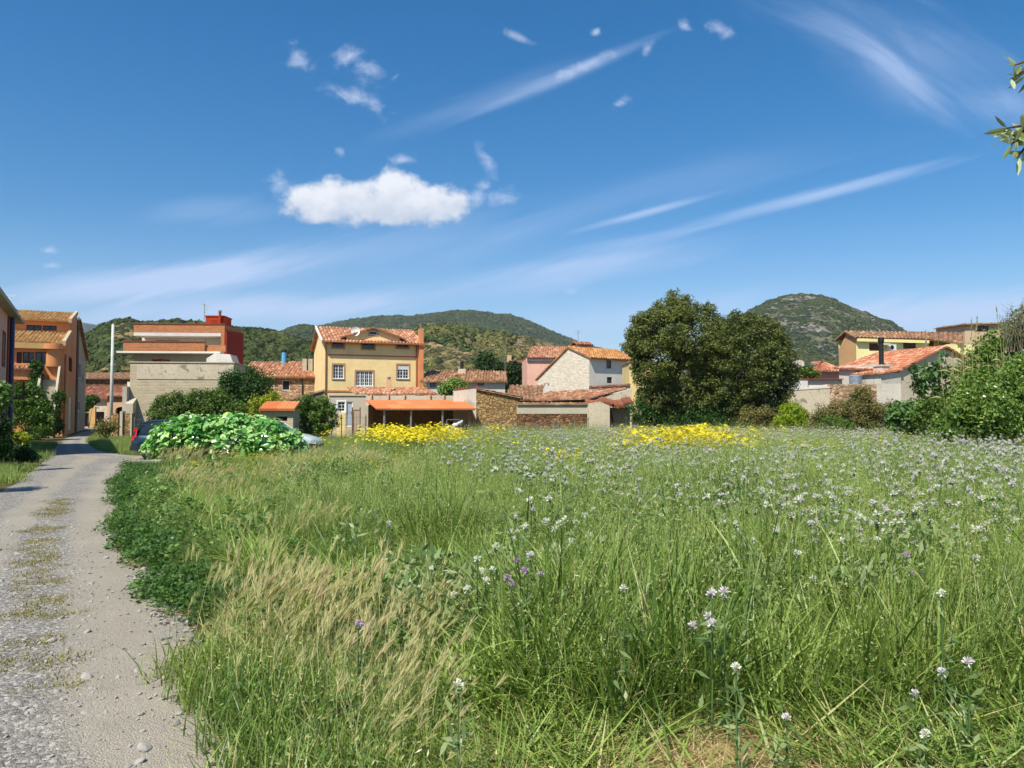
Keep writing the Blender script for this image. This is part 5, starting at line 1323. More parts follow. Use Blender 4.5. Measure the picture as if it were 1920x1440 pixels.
bush('undergrowth_bush', 'dark bush under the gap between the two holm oaks', 'bush', [(1305, 790, 26), (1350, 792, 28), (1325, 780, 24), (1390, 790, 22)], 45.5, 'darkleaf', .13, .5, .35, 60)
bush('brown_shrub', 'olive brown shrub at the right foot of the lower holm oak', 'shrub', [(1405, 784, 20), (1430, 782, 18), (1446, 788, 17)], 43.5, 'brownshrub', .1, .35, .3, 55)
bush('lime_shrub', 'round bright lime green shrub between brown shrubs right of the oaks', 'shrub', [(1485, 783, 25), (1474, 795, 20), (1500, 792, 20), (1484, 772, 17)], 41, 'limeleaf', .09, .3, .25, 70)
for (lb, lab) in (([(1545, 785, 20), (1570, 775, 20), (1530, 795, 16)], 'low brown shrub just right of the lime green shrub'),
                  ([(1612, 755, 20), (1602, 778, 26), (1630, 774, 22), (1618, 738, 12)], 'tall peaked brown shrub in front of the boundary wall'),
                  ([(1655, 785, 26), (1680, 778, 22), (1640, 795, 20)], 'tangled brown shrub left of the fig saplings')):
    bush('brown_shrub', lab, 'shrub', lb, 40, 'brownshrub', .1, .33, .3, 60)
bush('green_shrub', 'dark green shrub at the foot of the tall brown shrub', 'shrub', [(1560, 797, 18), (1585, 798, 16)], 39, 'hedgeleaf', .1, .35, .28, 50)

# ---- fig saplings
def sapling(label, stems, Y, r=.26, mat='figleaf'):
    X = gx(stems[0][0][0], Y); root = empty('fig_sapling', (X, Y, 0), 0, label, 'sapling')
    mb = MB(); S = Soup()
    for st in stems:
        P = [Vector(at(a, b, Y)) - Vector((X, Y, 0)) for a, b in st]; P[0].z = 0
        mb.tube(P, [.045 - .03 * i / len(P) for i in range(len(P))], 6)
        up = P[max(1, len(P) // 3):]
        cs = []
        for a, b in zip(up[:-1], up[1:]):
            for t in np.linspace(0, 1, 5): cs.append(a.lerp(b, t) + Vector(rand_unit(1)[0]) * .22)
        clump_cloud(S, np.array([tuple(c) for c in cs]), r, 16, .24, .3)
    mb.build('trunk', M['bark'], root, True); S.obj('crown', M[mat], root)
sapling('leaning fig sapling with few large leaves, left of two beside the grey gable', [[(1738, 800), (1730, 750), (1716, 715), (1708, 690)], [(1738, 800), (1745, 762), (1750, 748)], [(1738, 800), (1722, 745), (1726, 722)]], 33)
sapling('upright fig sapling with few large leaves, right of two before the grey gable', [[(1768, 800), (1764, 740), (1758, 700), (1758, 672)], [(1768, 800), (1756, 735), (1748, 705), (1745, 692)], [(1768, 800), (1774, 730), (1772, 690)]], 32)
bush('green_shrub', 'leafy green shrub below the left fig sapling', 'shrub', [(1700, 775, 26), (1690, 790, 22), (1718, 790, 22)], 33, 'figleaf', .2, .4, .3, 34)
bush('green_shrub', 'mixed olive shrub between the fig saplings and the tall elder', 'shrub', [(1745, 785, 26), (1765, 770, 24), (1738, 770, 20), (1775, 792, 24)], 30.5, 'hedgeleaf', .12, .35, .3, 60)

# ---- tall elder thicket at right and reeds
def elder(label, lob, Y, per=70):
    X = gx(lob[0][0], Y); root = empty('elder_bush', (X, Y, 0), 0, label, 'bush')
    L = [px_lobe(a, b, r, Y + dy, None, 1.0, (X, Y)) for (a, b, r, dy) in lob]
    S = Soup(); P = lobes_surface(L, .42, .45); clump_cloud(S, P, .30 * (.6 + .8 * rng.random(len(P))), per, .11, .35)
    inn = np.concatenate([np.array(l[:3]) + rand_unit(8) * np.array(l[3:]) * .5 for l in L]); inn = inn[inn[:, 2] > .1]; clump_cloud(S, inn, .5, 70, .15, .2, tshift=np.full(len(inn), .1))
    S.obj('crown', M['elder'], root); trunk_mesh(root, (0, 0, 0), [(l[0], l[1], l[2]) for l in L], .09, M['bark'])
    mb = MB(); cand = P[(P[:, 1] < 0)]; rng.shuffle(cand)
    for c in cand[:15]:
        c = Vector(c) + Vector((0, -.22, .12)); r = random.uniform(.035, .065)
        n = Vector((random.uniform(-.3, .3), -.9, random.uniform(.5, 1.1))).normalized(); t = n.cross(Vector((1, 0, 0))).normalized(); b = n.cross(t)
        for k in range(9):
            a = k * 2.4; q = c + (t * math.cos(a) + b * math.sin(a)) * r * (k / 9) ** .5
            mb.face([q + (t * math.cos(w_) + b * math.sin(w_)) * r * .32 for w_ in (0, 1.26, 2.51, 3.77, 5.03)])
    mb.build('blossom', M['umbel'], root)
elder('big bright green elder bush with cream blossom at the right picture edge', [(1885, 750, 48, 0), (1850, 725, 36, .4), (1905, 725, 40, .2), (1825, 775, 38, -.2), (1900, 795, 36, -.6), (1860, 795, 36, -.6), (1795, 795, 26, 0), (1925, 700, 32, .5), (1950, 770, 60, 0), (1815, 742, 26, .3), (1870, 770, 40, -.8), (1845, 755, 30, -.5), (1775, 805, 18, 0), (1935, 745, 40, -.4)], 24)
bush('dark_thicket', 'tall dark olive thicket rising behind the elder bush at the right edge', 'bush', [(1905, 640, 42, 0), (1870, 660, 36, 0), (1840, 690, 38, 0), (1925, 610, 36, 0), (1815, 700, 30, 0), (1950, 640, 50, 0), (1880, 700, 50, 0)], 28, 'hedgeleaf', .12, .45, .32, 60)
root = empty('reed_clump', (gx(1835, 26), 26, 0), 0, 'clump of tall dry pale reeds with feathery tops above the elder bush', 'reeds')
S = Soup(); mb = MB()
for k in range(30):
    px = random.uniform(1775, 1895); lean = random.uniform(-26, 12); tall = random.random() < .16
    top = (px + lean * 1.6, random.uniform(570, 600)) if tall else (px + lean, random.uniform(620, 690))
    Yk = 26 + random.uniform(-.8, .8)
    a = at(px, 760, Yk) - Vector((gx(1835, 26), 26, 0)); b = at(*top, Yk) - Vector((gx(1835, 26), 26, 0)); a.z = 0
    mid = a.lerp(b, .5) + Vector((random.uniform(-.1, .1), 0, .0))
    mb.tube([a, mid, b], [.016, .013, .006], 4)
    n_ = 4
    for j in range(n_):
        t = .35 + .6 * j / n_; p = a.lerp(b, t); d = Vector((random.uniform(-1, 1), random.uniform(-.5, .5), .25)).normalized(); L_ = random.uniform(.25, .5)
        q = [p, p + d * L_ * .5 + Vector((0, 0, .03)) + Vector((0, 0, .02)), p + d * L_ - Vector((0, 0, .08)), p + d * L_ * .5 - Vector((0, 0, .01))]
        S.add(np.array([tuple(v) for v in q]), np.array([[0, 1, 2, 3]]), np.full(4, random.random()))
    if tall:
        for j in range(22):
            p = b.lerp(a, j / 22 * .12); clump_cloud(S, [tuple(p)], .02, 2, .06, .1)
mb.build('stem', M['reed'], root); S.obj('leaves', M['reed'], root)
# bare twiggy shrub top right
root = empty('bare_shrub', (gx(1905, 27), 27, 0), 0, 'bare grey twiggy branches sticking up above the dark thicket at the right edge', 'shrub')
mb = MB()
for k in range(26):
    px = random.uniform(1880, 1950); a = at(px, 660, 27) - Vector((gx(1905, 27), 27, 0)); b = at(px + random.uniform(-16, 16), random.uniform(562, 600), 27 + random.uniform(-.5, .5)) - Vector((gx(1905, 27), 27, 0))
    mb.tube([a, a.lerp(b, .5) + Vector((random.uniform(-.25, .25), 0, 0)), b], [.012, .008, .003], 4)
    for j in range(9):
        p = a.lerp(b, random.uniform(.3, .98)); q = p + Vector((random.uniform(-.3, .3), random.uniform(-.2, .2), random.uniform(.1, .4))); mb.tube([p, q], [.009, .003], 3, False)
mb.tube([(0, 0, 0), tuple(at(1905, 660, 27) - Vector((gx(1905, 27), 27, 0)))], [.06, .04], 6)
for k in range(6):
    e = at(1880 + k * 12, 660, 27) - Vector((gx(1905, 27), 27, 0)); mb.tube([(0, 0, .4), tuple(e)], [.04, .02], 5)
mb.build('branches', M['twig'], root)

# ---- left side garden
bush('dark_tree', 'round dark green garden tree in front of the blank concrete wall', 'tree', [(455, 722, 34, 0), (430, 740, 26, 0), (485, 735, 30, 0), (462, 765, 40, 0), (505, 755, 18, 0), (430, 715, 18, 0), (480, 712, 18, 0)], 47, 'darkleaf', .15, .6, .42, 75, r0=.14)
bush('hedge_tree', 'spreading pale flowering shrub below the blank concrete wall, left part', 'shrub', [(310, 765, 22, 0), (340, 760, 26, 0), (300, 780, 20, 0), (330, 785, 26, 0)], 42, 'hedgeleaf', .12, .42, .32, 65)
bush('hedge_tree', 'spreading pale flowering shrub below the blank concrete wall, right part', 'shrub', [(375, 755, 26, 0), (410, 762, 28, 0), (440, 775, 22, 0), (390, 782, 28, 0)], 42.5, 'hedgeleaf', .12, .42, .32, 65)
bush('yellow_shrub', 'yellowish green shrub behind the little shed with orange roof', 'shrub', [(490, 765, 20, 0), (510, 758, 18, 0), (476, 778, 14, 0), (530, 762, 14, 0)], 44, 'yelleaf', .12, .4, .3, 60)
bush('citrus_tree', 'dense green citrus tree right of the little shed with orange roof', 'tree', [(585, 770, 28, 0), (565, 785, 20, 0), (608, 785, 24, 0), (590, 795, 26, 0), (572, 762, 16, 0)], 43, 'hedgeleaf', .13, .42, .32, 70)
bush('rooftop_bush', 'bright green bush growing over the wall left of the pale plaster wall', 'bush', [(838, 727, 12, 0), (855, 722, 12, 0), (866, 728, 9, 0), (845, 733, 13, 0)], 60, 'elder', .2, .5, .4, 50)
for i, (px, py, r, lab) in enumerate([(915, 690, 22, 'dark conifer left of the mast behind the long stone house'), (968, 702, 17, 'dark conifer right of the mast in front of the cream cottage'), (935, 700, 18, 'dark conifer directly behind the mast')]):
    bush('dark_conifer', lab, 'tree', [(px, py, r, 0), (px + 6, py + 16, r * .9, 0), (px - 5, py - r * .5, r * .6, 0)], 96, 'cypress', .35, 1.0, .8, 60, r0=.2)
bush('wall_shrub', 'small green bush growing by the ruined white stub wall', 'shrub', [(1500, 700, 12, 0), (1520, 701, 10, 0), (1512, 695, 8, 0)], 60.5, 'hedgeleaf', .2, .5, .35, 40)
# ivy mass on the orange house stair
def ivy(label, lob, Y, name='ivy', mat='ivy', leaf=.14, sp=.42):
    X = gx(lob[0][0], Y); root = empty(name, (X, Y, 0), 0, label, 'climber')
    L = [px_lobe(a, b, r, Y + dy, r / F * Y * .6, 1.15, (X, Y)) for (a, b, r, dy) in lob]
    S = Soup(); P = lobes_surface(L, sp, .3); clump_cloud(S, P, .3, 60, leaf, .5); 
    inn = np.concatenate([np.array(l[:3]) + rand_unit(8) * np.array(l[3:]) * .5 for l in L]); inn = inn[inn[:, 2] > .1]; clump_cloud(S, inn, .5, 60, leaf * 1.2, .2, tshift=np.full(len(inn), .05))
    S.obj('leaves', M[mat], root); trunk_mesh(root, (0, 0, 0), [(l[0], l[1], l[2]) for l in L], .06, M['bark'], 'stem')
ivy('big dark mass of ivy filling the yard before the orange house stair', [(55, 790, 30, 0), (60, 755, 28, 0), (45, 735, 20, 0), (82, 790, 24, -.5), (80, 765, 18, -.3), (40, 770, 22, 0), (70, 815, 22, 0)], 50)
ivy('ivy hanging from the underside of the outside stair beside the ochre wall', [(103, 770, 9, 0), (100, 790, 9, 0), (112, 745, 7, 0), (108, 800, 10, 0)], 57, leaf=.16)
ivy('thin climbing vine on the front of the orange house below its windows', [(68, 690, 7, 0), (66, 705, 7, 0), (64, 722, 8, 0), (38, 700, 5, 0)], 58.5, leaf=.18, sp=.35)
ivy('small creeper over the low house at the far end of the lane', [(168, 752, 9, 0), (162, 762, 8, 0), (176, 750, 6, 0)], 96, leaf=.3, sp=.6)
bush('lane_shrub', 'grey green shrub beside the stone gateway at the lane edge', 'shrub', [(200, 798, 10, 0), (208, 803, 9, 0), (190, 806, 8, 0)], 47, 'brownshrub', .12, .4, .3, 40)
# plants at the left edge of the frame
bush('oleander_bush', 'bright leafy branch of a shrub at the left picture edge beside the pink house', 'bush', [(2, 735, 12, 0), (-6, 748, 16, 0), (4, 752, 9, 0)], 22, 'weed', .16, .25, .16, 30)
bush('garden_shrub', 'dark grey green shrub at the left edge under the drainpipe', 'bush', [(0, 805, 16, 0), (-20, 820, 34, 0), (4, 842, 15, 0), (-12, 785, 16, 0)], 24, 'darkleaf', .1, .3, .22, 55)
bush('pink_flower_shrub', 'small shrub with pale yellow heads beside the lane before the pink house', 'shrub', [(40, 822, 10, 0), (32, 820, 8, 0), (50, 824, 7, 0)], 28, 'yelleaf', .08, .2, .13, 40)
bush('pink_flower_shrub', 'low dark shrub with pink flowers at the left verge of the lane', 'shrub', [(45, 850, 12, 0), (60, 856, 9, 0), (28, 850, 14, 0), (10, 860, 14, 0)], 25, 'darkleaf', .08, .2, .15, 50)
# an almond tree just outside the frame whose shadow falls on the lane
bush('almond_tree', 'thin almond tree standing left of the lane just beyond the picture edge', 'tree', [(-150, 700, 46, 0), (-120, 730, 36, 0), (-180, 740, 40, 0)], 15.5, 'hedgeleaf', .1, .35, .2, 30, r0=.07)

# ---- leafy mound built in place of a pasted leaf patch over the parked cars
X0 = gx(430, 26.4)
root = empty('broad_leaved_bush', (X0, 26.4, 0), 0, 'mound of bright glossy broad leaves standing in for a pasted patch over the parked cars', 'bush')
S = Soup()
lob = [(330, 826, 42, 0), (380, 822, 46, .1), (440, 822, 48, 0), (500, 828, 44, 0), (536, 840, 34, 0), (300, 840, 28, .3), (566, 850, 16, 0), (410, 806, 30, .5), (480, 815, 34, .4), (355, 808, 30, .4), (470, 850, 30, -.3), (350, 852, 26, -.2), (540, 852, 22, -.2)]
L = [px_lobe(a, b, r, 26.4 + dy, r / F * 26.4 * 1.1, 1.0, (X0, 26.4)) for a, b, r, dy in lob]
def broad(c, nr, tip, size, tint):
    # 6-gon leaf folded on its midrib -> two quads
    n = len(c); b = np.cross(nr, tip); b /= np.linalg.norm(b, axis=1, keepdims=True); t = np.cross(b, nr)
    s_ = size[:, None]; cup = nr * s_ * .10
    base, tp = c - t * s_ * .5, c + t * s_ * .5 - nr * s_ * .12
    l1, l2 = c - t * s_ * .2 + b * s_ * .32 + cup, c + t * s_ * .22 + b * s_ * .27 + cup * .6
    r1, r2 = c - t * s_ * .2 - b * s_ * .32 + cup, c + t * s_ * .22 - b * s_ * .27 + cup * .6
    v = np.stack([base, l1, l2, tp, r2, r1], 1).reshape(-1, 3); i = np.arange(n)[:, None] * 6
    f = np.concatenate([i + np.array([[0, 3, 2, 1]]), i + np.array([[0, 5, 4, 3]])]); return v, f, np.repeat(tint, 6)
P = lobes_surface(L, .115, .35); P = P + P / np.linalg.norm(P, axis=1, keepdims=True) * (np.array([mnoise.noise(Vector(p) * 2.3) for p in P]) * .22 + (rng.random(len(P)) < .05) * .12)[:, None]; P = P[P[:, 2] > .03]; d = P - np.array([0, .5, .2]); d /= np.linalg.norm(d, axis=1, keepdims=True)
nr = d * .5 + rand_unit(len(P)) * .38 + np.array([0, -.15, .75]); nr /= np.linalg.norm(nr, axis=1, keepdims=True)
tip = rand_unit(len(P)) * .8 + np.array([0, -.5, -.35])
tt = np.array([.45 + 1.3 * mnoise.noise(Vector(p) * 1.3) for p in P]) * .55 + rng.random(len(P)) * .5
S.add(*broad(P, nr, tip, .11 + .22 * rng.random(len(P)) ** 1.4, np.clip(tt, 0, 1)))
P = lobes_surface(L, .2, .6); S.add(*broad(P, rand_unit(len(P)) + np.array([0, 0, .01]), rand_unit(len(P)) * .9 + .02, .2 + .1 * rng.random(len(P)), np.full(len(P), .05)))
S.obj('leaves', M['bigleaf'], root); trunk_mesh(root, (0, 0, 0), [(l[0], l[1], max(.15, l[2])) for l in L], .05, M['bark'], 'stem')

# ---- olive branches reaching in from the right
root = empty('olive_tree', (3.3, 1.35, 0), 0, 'olive tree with narrow silvery leaves reaching in at the upper right picture edge', 'tree')
def twig(p0, p1, S, mb, n=16, size=.065):
    p0, p1 = Vector(p0), Vector(p1); mb.tube([p0, p0.lerp(p1, .5) + Vector((0, 0, .02)), p1], [.006, .004, .002], 5)
    ax = (p1 - p0).normalized()
    for k in range(n):
        t = .25 + .75 * k / (n - 1); p = p0.lerp(p1, t); side = Vector(rand_unit(1)[0]); side = (side - ax * side.dot(ax)).normalized()
        d = (ax * random.uniform(.5, 1.2) + side * .9).normalized(); nn = d.cross(Vector(rand_unit(1)[0])).normalized(); b = d.cross(nn); L_ = size * random.uniform(.7, 1.15)
        w_ = L_ * .11
        pts = [p, p + d * L_ * .3 + b * w_, p + d * L_ * .7 + b * w_ * .9, p + d * L_, p + d * L_ * .7 - b * w_ * .9 + nn * .002, p + d * L_ * .3 - b * w_ + nn * .002]
        S.add(np.array([tuple(q) for q in pts]), np.array([[0, 1, 2, 3], [0, 3, 4, 5]]), np.full(6, random.random()))
S = Soup(); mb = MB(); O = Vector((3.3, 1.35, 0))
def outside(v):   # keeps the crown's other twigs from hanging across the view
    w = v + O; return w.y < .25 or w.x / w.y > .80
mb.tube([(0, 0, 0), (.06, .02, .6), (-.05, .0, 1.2), (.0, .05, 1.6)], [.13, .10, .085, .07], 12)
hub = Vector((-.05, .05, 1.75)); mb.tube([(0, .05, 1.58), tuple(hub)], [.07, .05], 10)
def limb(e, r, n_tw):
    m1 = hub.lerp(e, .35) + Vector(rand_unit(1)[0]) * .07 + Vector((0, 0, .10)); m2 = hub.lerp(e, .7) + Vector(rand_unit(1)[0]) * .05 + Vector((0, 0, .06)); P = [hub, m1, m2, e]
    mb.tube(P, [r, r * .65, r * .4, r * .16], 6)
    for k in range(n_tw):
        t = random.uniform(.25, 1.0) * 3; i = min(2, int(t)); p = P[i].lerp(P[i + 1], t - i); q = p + Vector(rand_unit(1)[0]) * random.uniform(.14, .3) + (e - hub).normalized() * .08
        if outside(q) and outside(p + (q - p) * 1.25): twig(p, q, S, mb, 15)
for (px, py, Y) in ((1965, 262, 1.65), (1970, 130, 1.7), (2000, 60, 1.8)): limb(at(px, py, Y) - O, .018, 34)
e = at(1965, 262, 1.65) - O
for (px, py, n_) in ((1888, 240, 18), (1893, 256, 16), (1896, 270, 14), (1906, 296, 9)): twig(e, at(px, py, 1.62) - O, S, mb, n_, .043)
e = at(1970, 130, 1.7) - O
for (px, py, n_) in ((1903, 122, 12), (1896, 148, 9)): twig(e, at(px, py, 1.66) - O, S, mb, n_, .045)
for k in range(30):
    a = k * 2.4; el = .1 + 1.2 * ((k * .618) % 1); r = random.uniform(.6, 1.15)
    e = hub + Vector((math.cos(a) * math.cos(el), math.sin(a) * math.cos(el), math.sin(el))) * r + Vector((.15, 0, .1))
    if outside(e): limb(e, .016, 16)
S.obj('leaves', M['olive'], root); mb.build('trunk', M['bark'], root, True)

# ================================================================== SCATTER (ground cover): geometry nodes on a point mesh
tmpl_cols = {}
def scatter(name, templates, pts, rotz, tilt, scale, label, cat, kind='stuff'):
    c = bpy.data.collections.new(name + '_plants')
    for k, me in enumerate(templates):
        c.objects.link(bpy.data.objects.new(name + '_plant', me))
    n = len(pts); me = bpy.data.meshes.new(name); me.vertices.add(n); me.vertices.foreach_set('co', np.asarray(pts, np.float32).ravel())
    rot = np.stack([tilt * rng.normal(size=n), tilt * rng.normal(size=n), rotz], 1).astype(np.float32)
    a = me.attributes.new('rot', 'FLOAT_VECTOR', 'POINT'); a.data.foreach_set('vector', rot.ravel())
    a = me.attributes.new('scl', 'FLOAT', 'POINT'); a.data.foreach_set('value', np.asarray(scale, np.float32))
    a = me.attributes.new('idx', 'INT', 'POINT'); a.data.foreach_set('value', rng.integers(0, len(templates), n).astype(np.int32))
    me.materials.append(templates[0].materials[0])
    o = bpy.data.objects.new(name, me); link(o)
    ng = bpy.data.node_groups.new(name, 'GeometryNodeTree')
    ng.interface.new_socket('Geometry', in_out='INPUT', socket_type='NodeSocketGeometry'); ng.interface.new_socket('Geometry', in_out='OUTPUT', socket_type='NodeSocketGeometry')
    N = ng.nodes; gi = N.new('NodeGroupInput'); go = N.new('NodeGroupOutput'); ip = N.new('GeometryNodeInstanceOnPoints'); ci = N.new('GeometryNodeCollectionInfo')
    ci.inputs['Collection'].default_value = c; ci.inputs['Separate Children'].default_value = True; ci.inputs['Reset Children'].default_value = True
    def attr(nm, ty):
        q = N.new('GeometryNodeInputNamedAttribute'); q.data_type = ty; q.inputs['Name'].default_value = nm; return q.outputs['Attribute']
    ng.links.new(gi.outputs[0], ip.inputs['Points']); ng.links.new(ci.outputs[0], ip.inputs['Instance']); ip.inputs['Pick Instance'].default_value = True
    ng.links.new(attr('idx', 'INT'), ip.inputs['Instance Index']); ng.links.new(attr('rot', 'FLOAT_VECTOR'), ip.inputs['Rotation']); ng.links.new(attr('scl', 'FLOAT'), ip.inputs['Scale'])
    ng.links.new(ip.outputs[0], go.inputs[0])
    md = o.modifiers.new('scatter', 'NODES'); md.node_group = ng
    tag(o, label, cat, None, kind); return o

def blades(n, area, h, w, lean, curl, seg=4, tint=None, base=None, wexp=0.8):
    """n grass blades as strips"""
    if base is None: base = np.stack([rng.uniform(-area, area, n), rng.uniform(-area, area, n), np.zeros(n)], 1)
    H = rng.uniform(h[0], h[1], n); Wd = rng.uniform(w[0], w[1], n); az = rng.uniform(0, 2 * np.pi, n)
    ln = rng.uniform(lean[0], lean[1], n); cu = rng.uniform(curl[0], curl[1], n)
    d = np.stack([np.cos(az), np.sin(az), np.zeros(n)], 1); tw = az + np.pi / 2 + rng.uniform(-.8, .8, n); s_ = np.stack([np.cos(tw), np.sin(tw), np.zeros(n)], 1)
    V = []
    for k in range(seg + 1):
        t = k / seg
        ang = ln + cu * t  # angle from vertical grows along the blade
        if k == 0: p = base.copy()
        else: p = p + (d * np.sin(angp)[:, None] + np.array([0, 0, 1]) * np.cos(angp)[:, None]) * (H / seg)[:, None]
        angp = ang
        wd = Wd * (1 - t ** 2) ** wexp * .5 + .0004
        V.append(p - s_ * wd[:, None]); V.append(p + s_ * wd[:, None])
    V = np.stack(V, 1); m_ = 2 * (seg + 1); i = np.arange(n)[:, None] * m_
    F_ = np.concatenate([i + np.array([[2 * k, 2 * k + 1, 2 * k + 3, 2 * k + 2]]) for k in range(seg)])
    tt = rng.random(n) if tint is None else tint(n)
    return V.reshape(-1, 3), F_, np.repeat(tt, m_), p
M['grass'] = leafy('meadow_grass', (64, 100, 36), (158, 180, 91), (212, 200, 146), 0.36, 0.42, 0.4, 0.4, (158, 172, 80), 0.5)
M['grassdark'] = leafy('dark_herbs', (44, 80, 34), (92, 126, 56), None, 0.3, 0.55, 0.25)
M['greyherb'] = leafy('grey_thistle_leaves', (88, 118, 66), (148, 166, 112), (184, 190, 150), 0.3, 0.6, 0.2)
M['barley'] = leafy('wild_barley', (156, 166, 98), (210, 202, 150), (208, 180, 150), 0.4, 0.6, 0.2)
M['straw'] = leafy('dry_straw', (196, 172, 120), (222, 204, 156), (166, 136, 98), 0.3, 0.75, 0.15)
M['yellowfl'] = leafy('yellow_petals', (218, 198, 24), (236, 222, 62), None, 0.25, 0.6, 0.1)
M['lilac'] = leafy('lilac_petals', (212, 198, 214), (236, 230, 234), (244, 243, 242), 0.3, 0.7, 0.1)
M['whitefl'] = leafy('white_petals', (222, 222, 208), (240, 240, 230), None, 0.25, 0.7, 0.1)
M['purple'] = leafy('purple_petals', (190, 156, 200), (212, 184, 218), None, 0.3, 0.7, 0.1)
M['mossmat'] = leafy('moss_tufts', (112, 108, 44), (150, 140, 66), None, 0.2, 0.8, 0.1)

def two_mats(S1, m1, S2, m2, name):
    V = np.concatenate(S1.V + S2.V); n1 = sum(len(f) for f in S1.F)
    F_ = np.concatenate([np.concatenate(S1.F), np.concatenate(S2.F) + S1.n]); T = np.concatenate(S1.T + S2.T)
    me = np_mesh(name, V, F_, [m1, m2], T); mi = np.zeros(len(F_), np.int32); mi[n1:] = 1; me.polygons.foreach_set('material_index', mi); return me

def t_grass(area, n, h, w, seg=4, heads=6, dry=14):
    S = Soup(); v, f, t, _ = blades(n, area, h, w, (.0, .5), (.1, 1.7), seg, tint=lambda k: np.clip(rng.normal(.38, .25, k), 0, .84)); S.add(v, f, t)
    v, f, t, _ = blades(int(n * .5), area, (h[0] * .4, h[0] * 1.1), w, (.1, .9), (.2, 1.4), 3, tint=lambda k: rng.random(k) * .35); S.add(v, f, t)
    v, f, t, _ = blades(dry, area, (h[0], h[1]), (w[0] * .6, w[0]), (.1, .9), (-.2, .9), 3, tint=lambda k: np.full(k, .97)); S.add(v, f, t)
    # fine drooping panicles
    v, f, t, tip = blades(heads, area, (h[1] * .8, h[1] * 1.2), (.002, .003), (0, .2), (.1, .6), 4, tint=lambda k: .6 + .3 * rng.random(k)); S.add(v, f, t)
    for p in tip:
        k = 11; c = p + np.stack([rng.normal(0, .02, k), rng.normal(0, .02, k), rng.uniform(-.12, .02, k)], 1)
        S.add(*quads(c, rand_unit(k), .022, .25, rng.choice([.7, .82, .97], k)))
    return S.mesh('grass_patch', M['grass'])
G_near = [t_grass(.26, 110, (.2, .6), (.004, .009)) for _ in range(3)] + [t_grass(.22, 62, (.25, .85), (.009, .019), 6, 1, 4) for _ in range(4)] + [t_grass(.2, 110, (.3, .95), (.003, .006), 4, 16, 30)]
G_far = [t_grass(.5, 230, (.3, .75), (.006, .014), 3, 14, 26) for _ in range(4)] + [t_grass(.5, 150, (.3, .95), (.005, .010), 3, 30, 60)]
G_short = [t_grass(.3, 170, (.10, .28), (.004, .009), 3, 4) for _ in range(4)]
def t_barley(n=15, gold=True):
    S = Soup(); v, f, t, _ = blades(60, .25, (.15, .38), (.004, .008), (.1, .6), (.2, 1.4), 3, tint=lambda k: rng.random(k) * .8); S.add(v, f, t)
    base = np.stack([rng.normal(0, .13, n), rng.normal(0, .13, n), np.zeros(n)], 1)
    H = rng.uniform(.32, .56, n); az = rng.normal(.9, .7, n)   # leaning with the breeze
    ln = rng.uniform(.1, .5, n); d = np.stack([np.cos(az) * np.sin(ln), np.sin(az) * np.sin(ln), np.cos(ln)], 1)
    tip = base + d * H[:, None]
    sd = np.cross(d, rand_unit(n)); sd /= np.linalg.norm(sd, axis=1, keepdims=True)
    V = np.stack([base - sd * .0015, base + sd * .0015, tip + sd * .001, tip - sd * .001], 1).reshape(-1, 3); S.add(V, np.arange(n * 4).reshape(n, 4), np.repeat(rng.random(n) * .5 + .2, 4))
    k = 22   # spike and awns
    for p, dd in zip(tip, d):
        dn = dd + np.array([.35, .2, -.1]); dn /= np.linalg.norm(dn)
        s0 = np.linspace(0, .07, k)[:, None] * dn + p; av = dn + rand_unit(k) * .33; av /= np.linalg.norm(av, axis=1, keepdims=True)
        e = s0 + av * rng.uniform(.035, .07, k)[:, None]; q = np.cross(av, rand_unit(k)); q /= np.linalg.norm(q, axis=1, keepdims=True)
        V = np.stack([s0 - q * .0022, s0 + q * .0022, e + q * .0006, e - q * .0006], 1).reshape(-1, 3); S.add(V, np.arange(k * 4).reshape(k, 4), np.full(k * 4, rng.random() * .5 + .45))
    return S.mesh('barley_patch', M['barley'])
B_t = [t_barley() for _ in range(5)]
def t_herb(rad=.28, h=.22, leaf=.035, n=420, mat='grassdark'):
    S = Soup(); p = rand_unit(n) * (rng.random(n) ** .5)[:, None] * np.array([rad, rad, h]); p[:, 2] = np.abs(p[:, 2]) * (.5 + .5 * rng.random(n))
    nr = rand_unit(n) * .6 + np.array([0, 0, .8]); nr /= np.linalg.norm(nr, axis=1, keepdims=True); S.add(*quads(p, nr, leaf * (.6 + .8 * rng.random(n)), .6, rng.random(n)))
    v, f, t, _ = blades(24, rad * .7, (h * .6, h * 1.1), (.002, .004), (.1, .7), (.1, .6), 2); S.add(v, f, t)
    return S.mesh('herb_patch', M[mat])
H_t = [t_herb() for _ in range(3)] + [t_herb(.22, .3, .045, 300)]
def t_thistle_leaf():
    S = Soup(); v, f, t, _ = blades(34, .16, (.2, .55), (.014, .032), (.1, .9), (.2, 1.3), 5, wexp=1.0); S.add(v, f, t)
    n = 160; p = rand_unit(n) * np.array([.22, .22, .5]); p[:, 2] = np.abs(p[:, 2]); S.add(*quads(p, rand_unit(n), .06 * (.5 + rng.random(n)), .28, rng.random(n)))
    return S.mesh('thistle_foliage', M['greyherb'])
T_t = [t_thistle_leaf() for _ in range(4)]
def head(S2, c, r, n=26, up=.5):
    d = rand_unit(n) + np.array([0, 0, up]); d /= np.linalg.norm(d, axis=1, keepdims=True); c = np.asarray(c)
    q = np.cross(d, rand_unit(n)); q /= np.linalg.norm(q, axis=1, keepdims=True); e = c + d * r * rng.uniform(.7, 1.1, n)[:, None]
    V = np.stack([c + q * .002, e + q * r * .13, e + d * r * .12, e - q * r * .13], 1).reshape(-1, 3); S2.add(V, np.arange(n * 4).reshape(n, 4), np.repeat(rng.random(n), 4))
